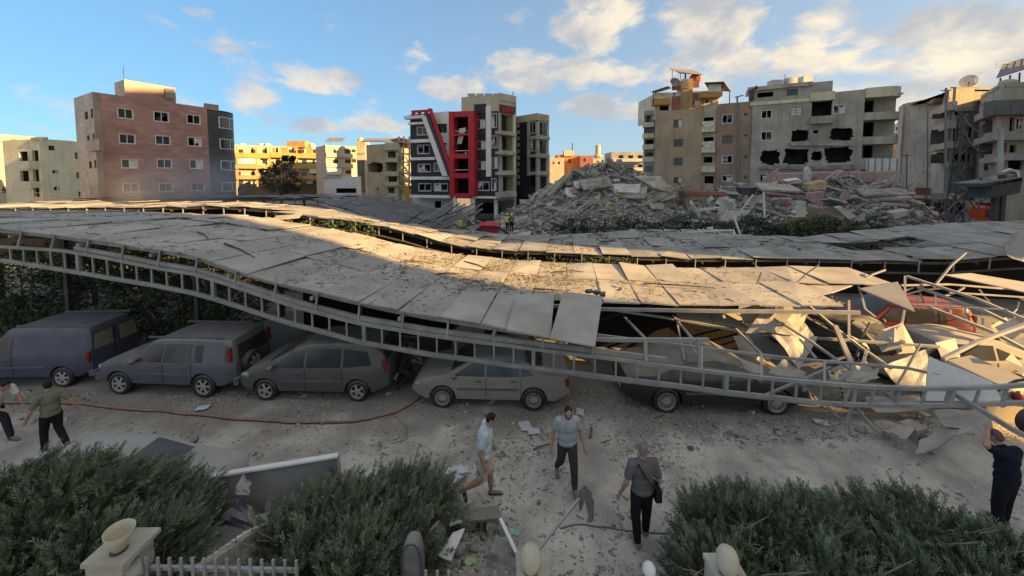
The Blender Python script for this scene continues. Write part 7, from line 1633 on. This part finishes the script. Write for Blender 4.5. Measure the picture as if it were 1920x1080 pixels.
def wire(label, a, b_, sag, r=.025):
    tag(MB().tube([a.lerp(b_, t) - Vector((0, 0, sag * 4 * t * (1 - t))) for t in np.linspace(0, 1, 12)], r, 5).build('cable', m_steel_d, None), label, 'cable', 'overhead cables')
mt = tp
wire('overhead cable from lattice mast to the stout pole', mt, T3, 1.2); wire('lower overhead cable from lattice mast to the stout pole', mt - Vector((0, 0, 1)), T3 - Vector((0, 0, 1)), 2.); wire('overhead cable from tall grey pole to lattice mast', T1, mt, .8); wire('overhead cable from thin pole to tall grey pole', T2, T1, .8)
wire('slack cable hanging off the lattice mast towards the transformer', bt.lerp(tp, .45), at(1880, 318, 34), 1.6, .05)
wire('upper cable crossing the pale yellow building at left', at(-60, 340, 40), at(190, 372, 42), .3); wire('lower cable crossing the pale yellow building at left', at(-60, 347, 40), at(190, 380, 42), .3)
# transformer platform
o = thing('transformer_platform', 'dark transformer platform on two steel legs with junk on top at right', 'transformer', tuple(at(1878, 415, 31).xy) + (0,)); a, b_ = at(1842, 344, 31), at(1916, 332, 31)
MB().prism([a, b_, b_ + Vector((0, 2.2, 0)), a + Vector((0, 2.2, 0))], None, (0, 0, -.3)).build('deck', m_steel_d, o); MB().prism([at(1858, 372, 31), at(1912, 362, 31), at(1918, 334, 31), at(1862, 346, 31)], None, (0, 1.6, 0)).build('tank', m_steel_d, o)
for px in (1868, 1880): q = at(px, 350, 31.4); MB().box((q.x, q.y, q.z / 2), (.35, .35, q.z)).build('leg', m_steel_d, o)
rq = random.Random(6)
for k in range(12): q = at(1846 + k * 5.5, 341 - k * .9 - rq.uniform(0, 6), 31.6 + rq.uniform(0, 1)); MB().box(q, (rq.uniform(.2, .6), .4, rq.uniform(.2, .5)), rq.uniform(0, 3)).build('junk', m_steel if k % 2 else m_steel_d, o)
MB().tube([at(1880, 322, 31.5), at(1893, 317, 31.5), at(1908, 322, 31.5), at(1912, 336, 31.5)], .08, 6).build('pipe', m_whitef, o)
# street shops, awnings, vehicles
b = building('shop', 'low dark shopfronts along the far side of the street at right', 1790, 50); b['category'] = 'shop'
f = Wall(b, pp(1716, 56), pp(1830, 47), 0, 3.6, m_greyw, [(1725, 382, 1742, 400, 'h'), (1748, 380, 1770, 402, 'h'), (1778, 380, 1805, 404, 'h')]); f.feat(1716, 352, 1738, 366, .5, m_redb, 'sign_panel'); f.feat(1745, 362, 1778, 372, 1.2, m_tin, 'awning'); f.feat(1690, 372, 1730, 380, 1., m_hedge and mat('green_awning', (.07, .10, .085), .8, .2, 1, .2, 10., dust=.3), 'awning')
b = building('panel_wall', 'row of tall pale fence panels between blasted building and street', 1655, 50); b['category'] = 'wall'
f = Wall(b, pp(1628, 49.5), pp(1684, 49), 0, ztop(1655, 297, 49), m_white, ()); 
for px in (1628, 1641, 1654, 1668, 1682): f.feat(px, 296, px + 1.5, 322, .12, m_steel, 'post')
o = thing('tuktuk', 'bright red-orange small covered vehicle parked at the right street corner', 'vehicle', tuple(at(1858, 415, 36).xy) + (0,)); mo = mat('orange_red_cover', (.60, .08, .03), .5, .1, 2, .05, 20.)
q = at(1856, 402, 36); MB().prism([at(1847, 413, 36), at(1864, 414, 36), at(1865, 389, 36), at(1852, 386, 36), at(1847, 390, 36)], None, (.2, 1.4, 0)).build('cover', mo, o); MB().box(at(1856, 401, 35.9), (.55, .06, .8)).build('window', m_glass, o)
for px in (1849, 1862): MB().lathe([(.08, -.06), (.26, -.06), (.28, 0), (.26, .06), (.08, .06)], (at(px, 410, 36).x, 35.95, .28), 14, Matrix.Rotation(math.pi / 2, 3, 'X')).build('wheel', m_tyre, o)
rs = random.Random(12)
for k in range(26):      # broken timbers and bent frames heaped along the street
    p = at(rs.uniform(1755, 1860), rs.uniform(385, 418), rs.uniform(33, 40)); p.z = max(.1, p.z); q = p + Vector((rs.uniform(-1.6, 1.6), rs.uniform(-.5, .5), rs.uniform(.2, 1.8)))
    tag(MB().bar(p, q, .09, .07).build('broken_beam', m_steel_d if k % 2 else m_bark, None), 'dark broken beam in the tangle at the foot of the lattice mast', 'beam', 'tangled beams by the mast')

# ================================================================== SMOKE
def smoke(label, c, r, dens):
    me = MB().ell(c, r, n=24, k=14).mesh('smoke'); m = bpy.data.materials.new('smoke_volume'); m.use_nodes = True; nt = m.node_tree; nt.nodes.remove(nt.nodes['Principled BSDF'])
    g = NT(nt); pv = g.n('ShaderNodeVolumePrincipled'); pv.inputs['Color'].default_value = (.75, .76, .8, 1); pv.inputs['Anisotropy'].default_value = .2
    tc = g.n('ShaderNodeTexCoord'); v = g.n('ShaderNodeVectorMath', operation='SUBTRACT'); g.put(v.inputs[0], tc.outputs['Object']); v.inputs[1].default_value = c[:]
    v2 = g.n('ShaderNodeVectorMath', operation='DIVIDE'); g.put(v2.inputs[0], v.outputs[0]); v2.inputs[1].default_value = r
    ln = g.n('ShaderNodeVectorMath', operation='LENGTH'); g.put(ln.inputs[0], v2.outputs[0])
    fall = g.ramp(ln.outputs['Value'], 1., .1); nz = g.ramp(g.noise(tc.outputs['Object'], .28, 3, .6), .35, .7)
    g.put(pv.inputs['Density'], g.m('MULTIPLY', g.m('MULTIPLY', fall, nz), dens)); nt.links.new(pv.outputs[0], nt.nodes['Material Output'].inputs['Volume'])
    o = link_mesh('smoke', me, m); tag(o, label, 'smoke', kind='stuff')
smoke('thin grey smoke drifting in front of the brown tiled building', at(350, 355, 40), (11, 4.5, 5.0), .24)
smoke('thin smoke rising from the tall middle rubble heap', at(1172, 318, 54), (8, 4, 3.6), .22)
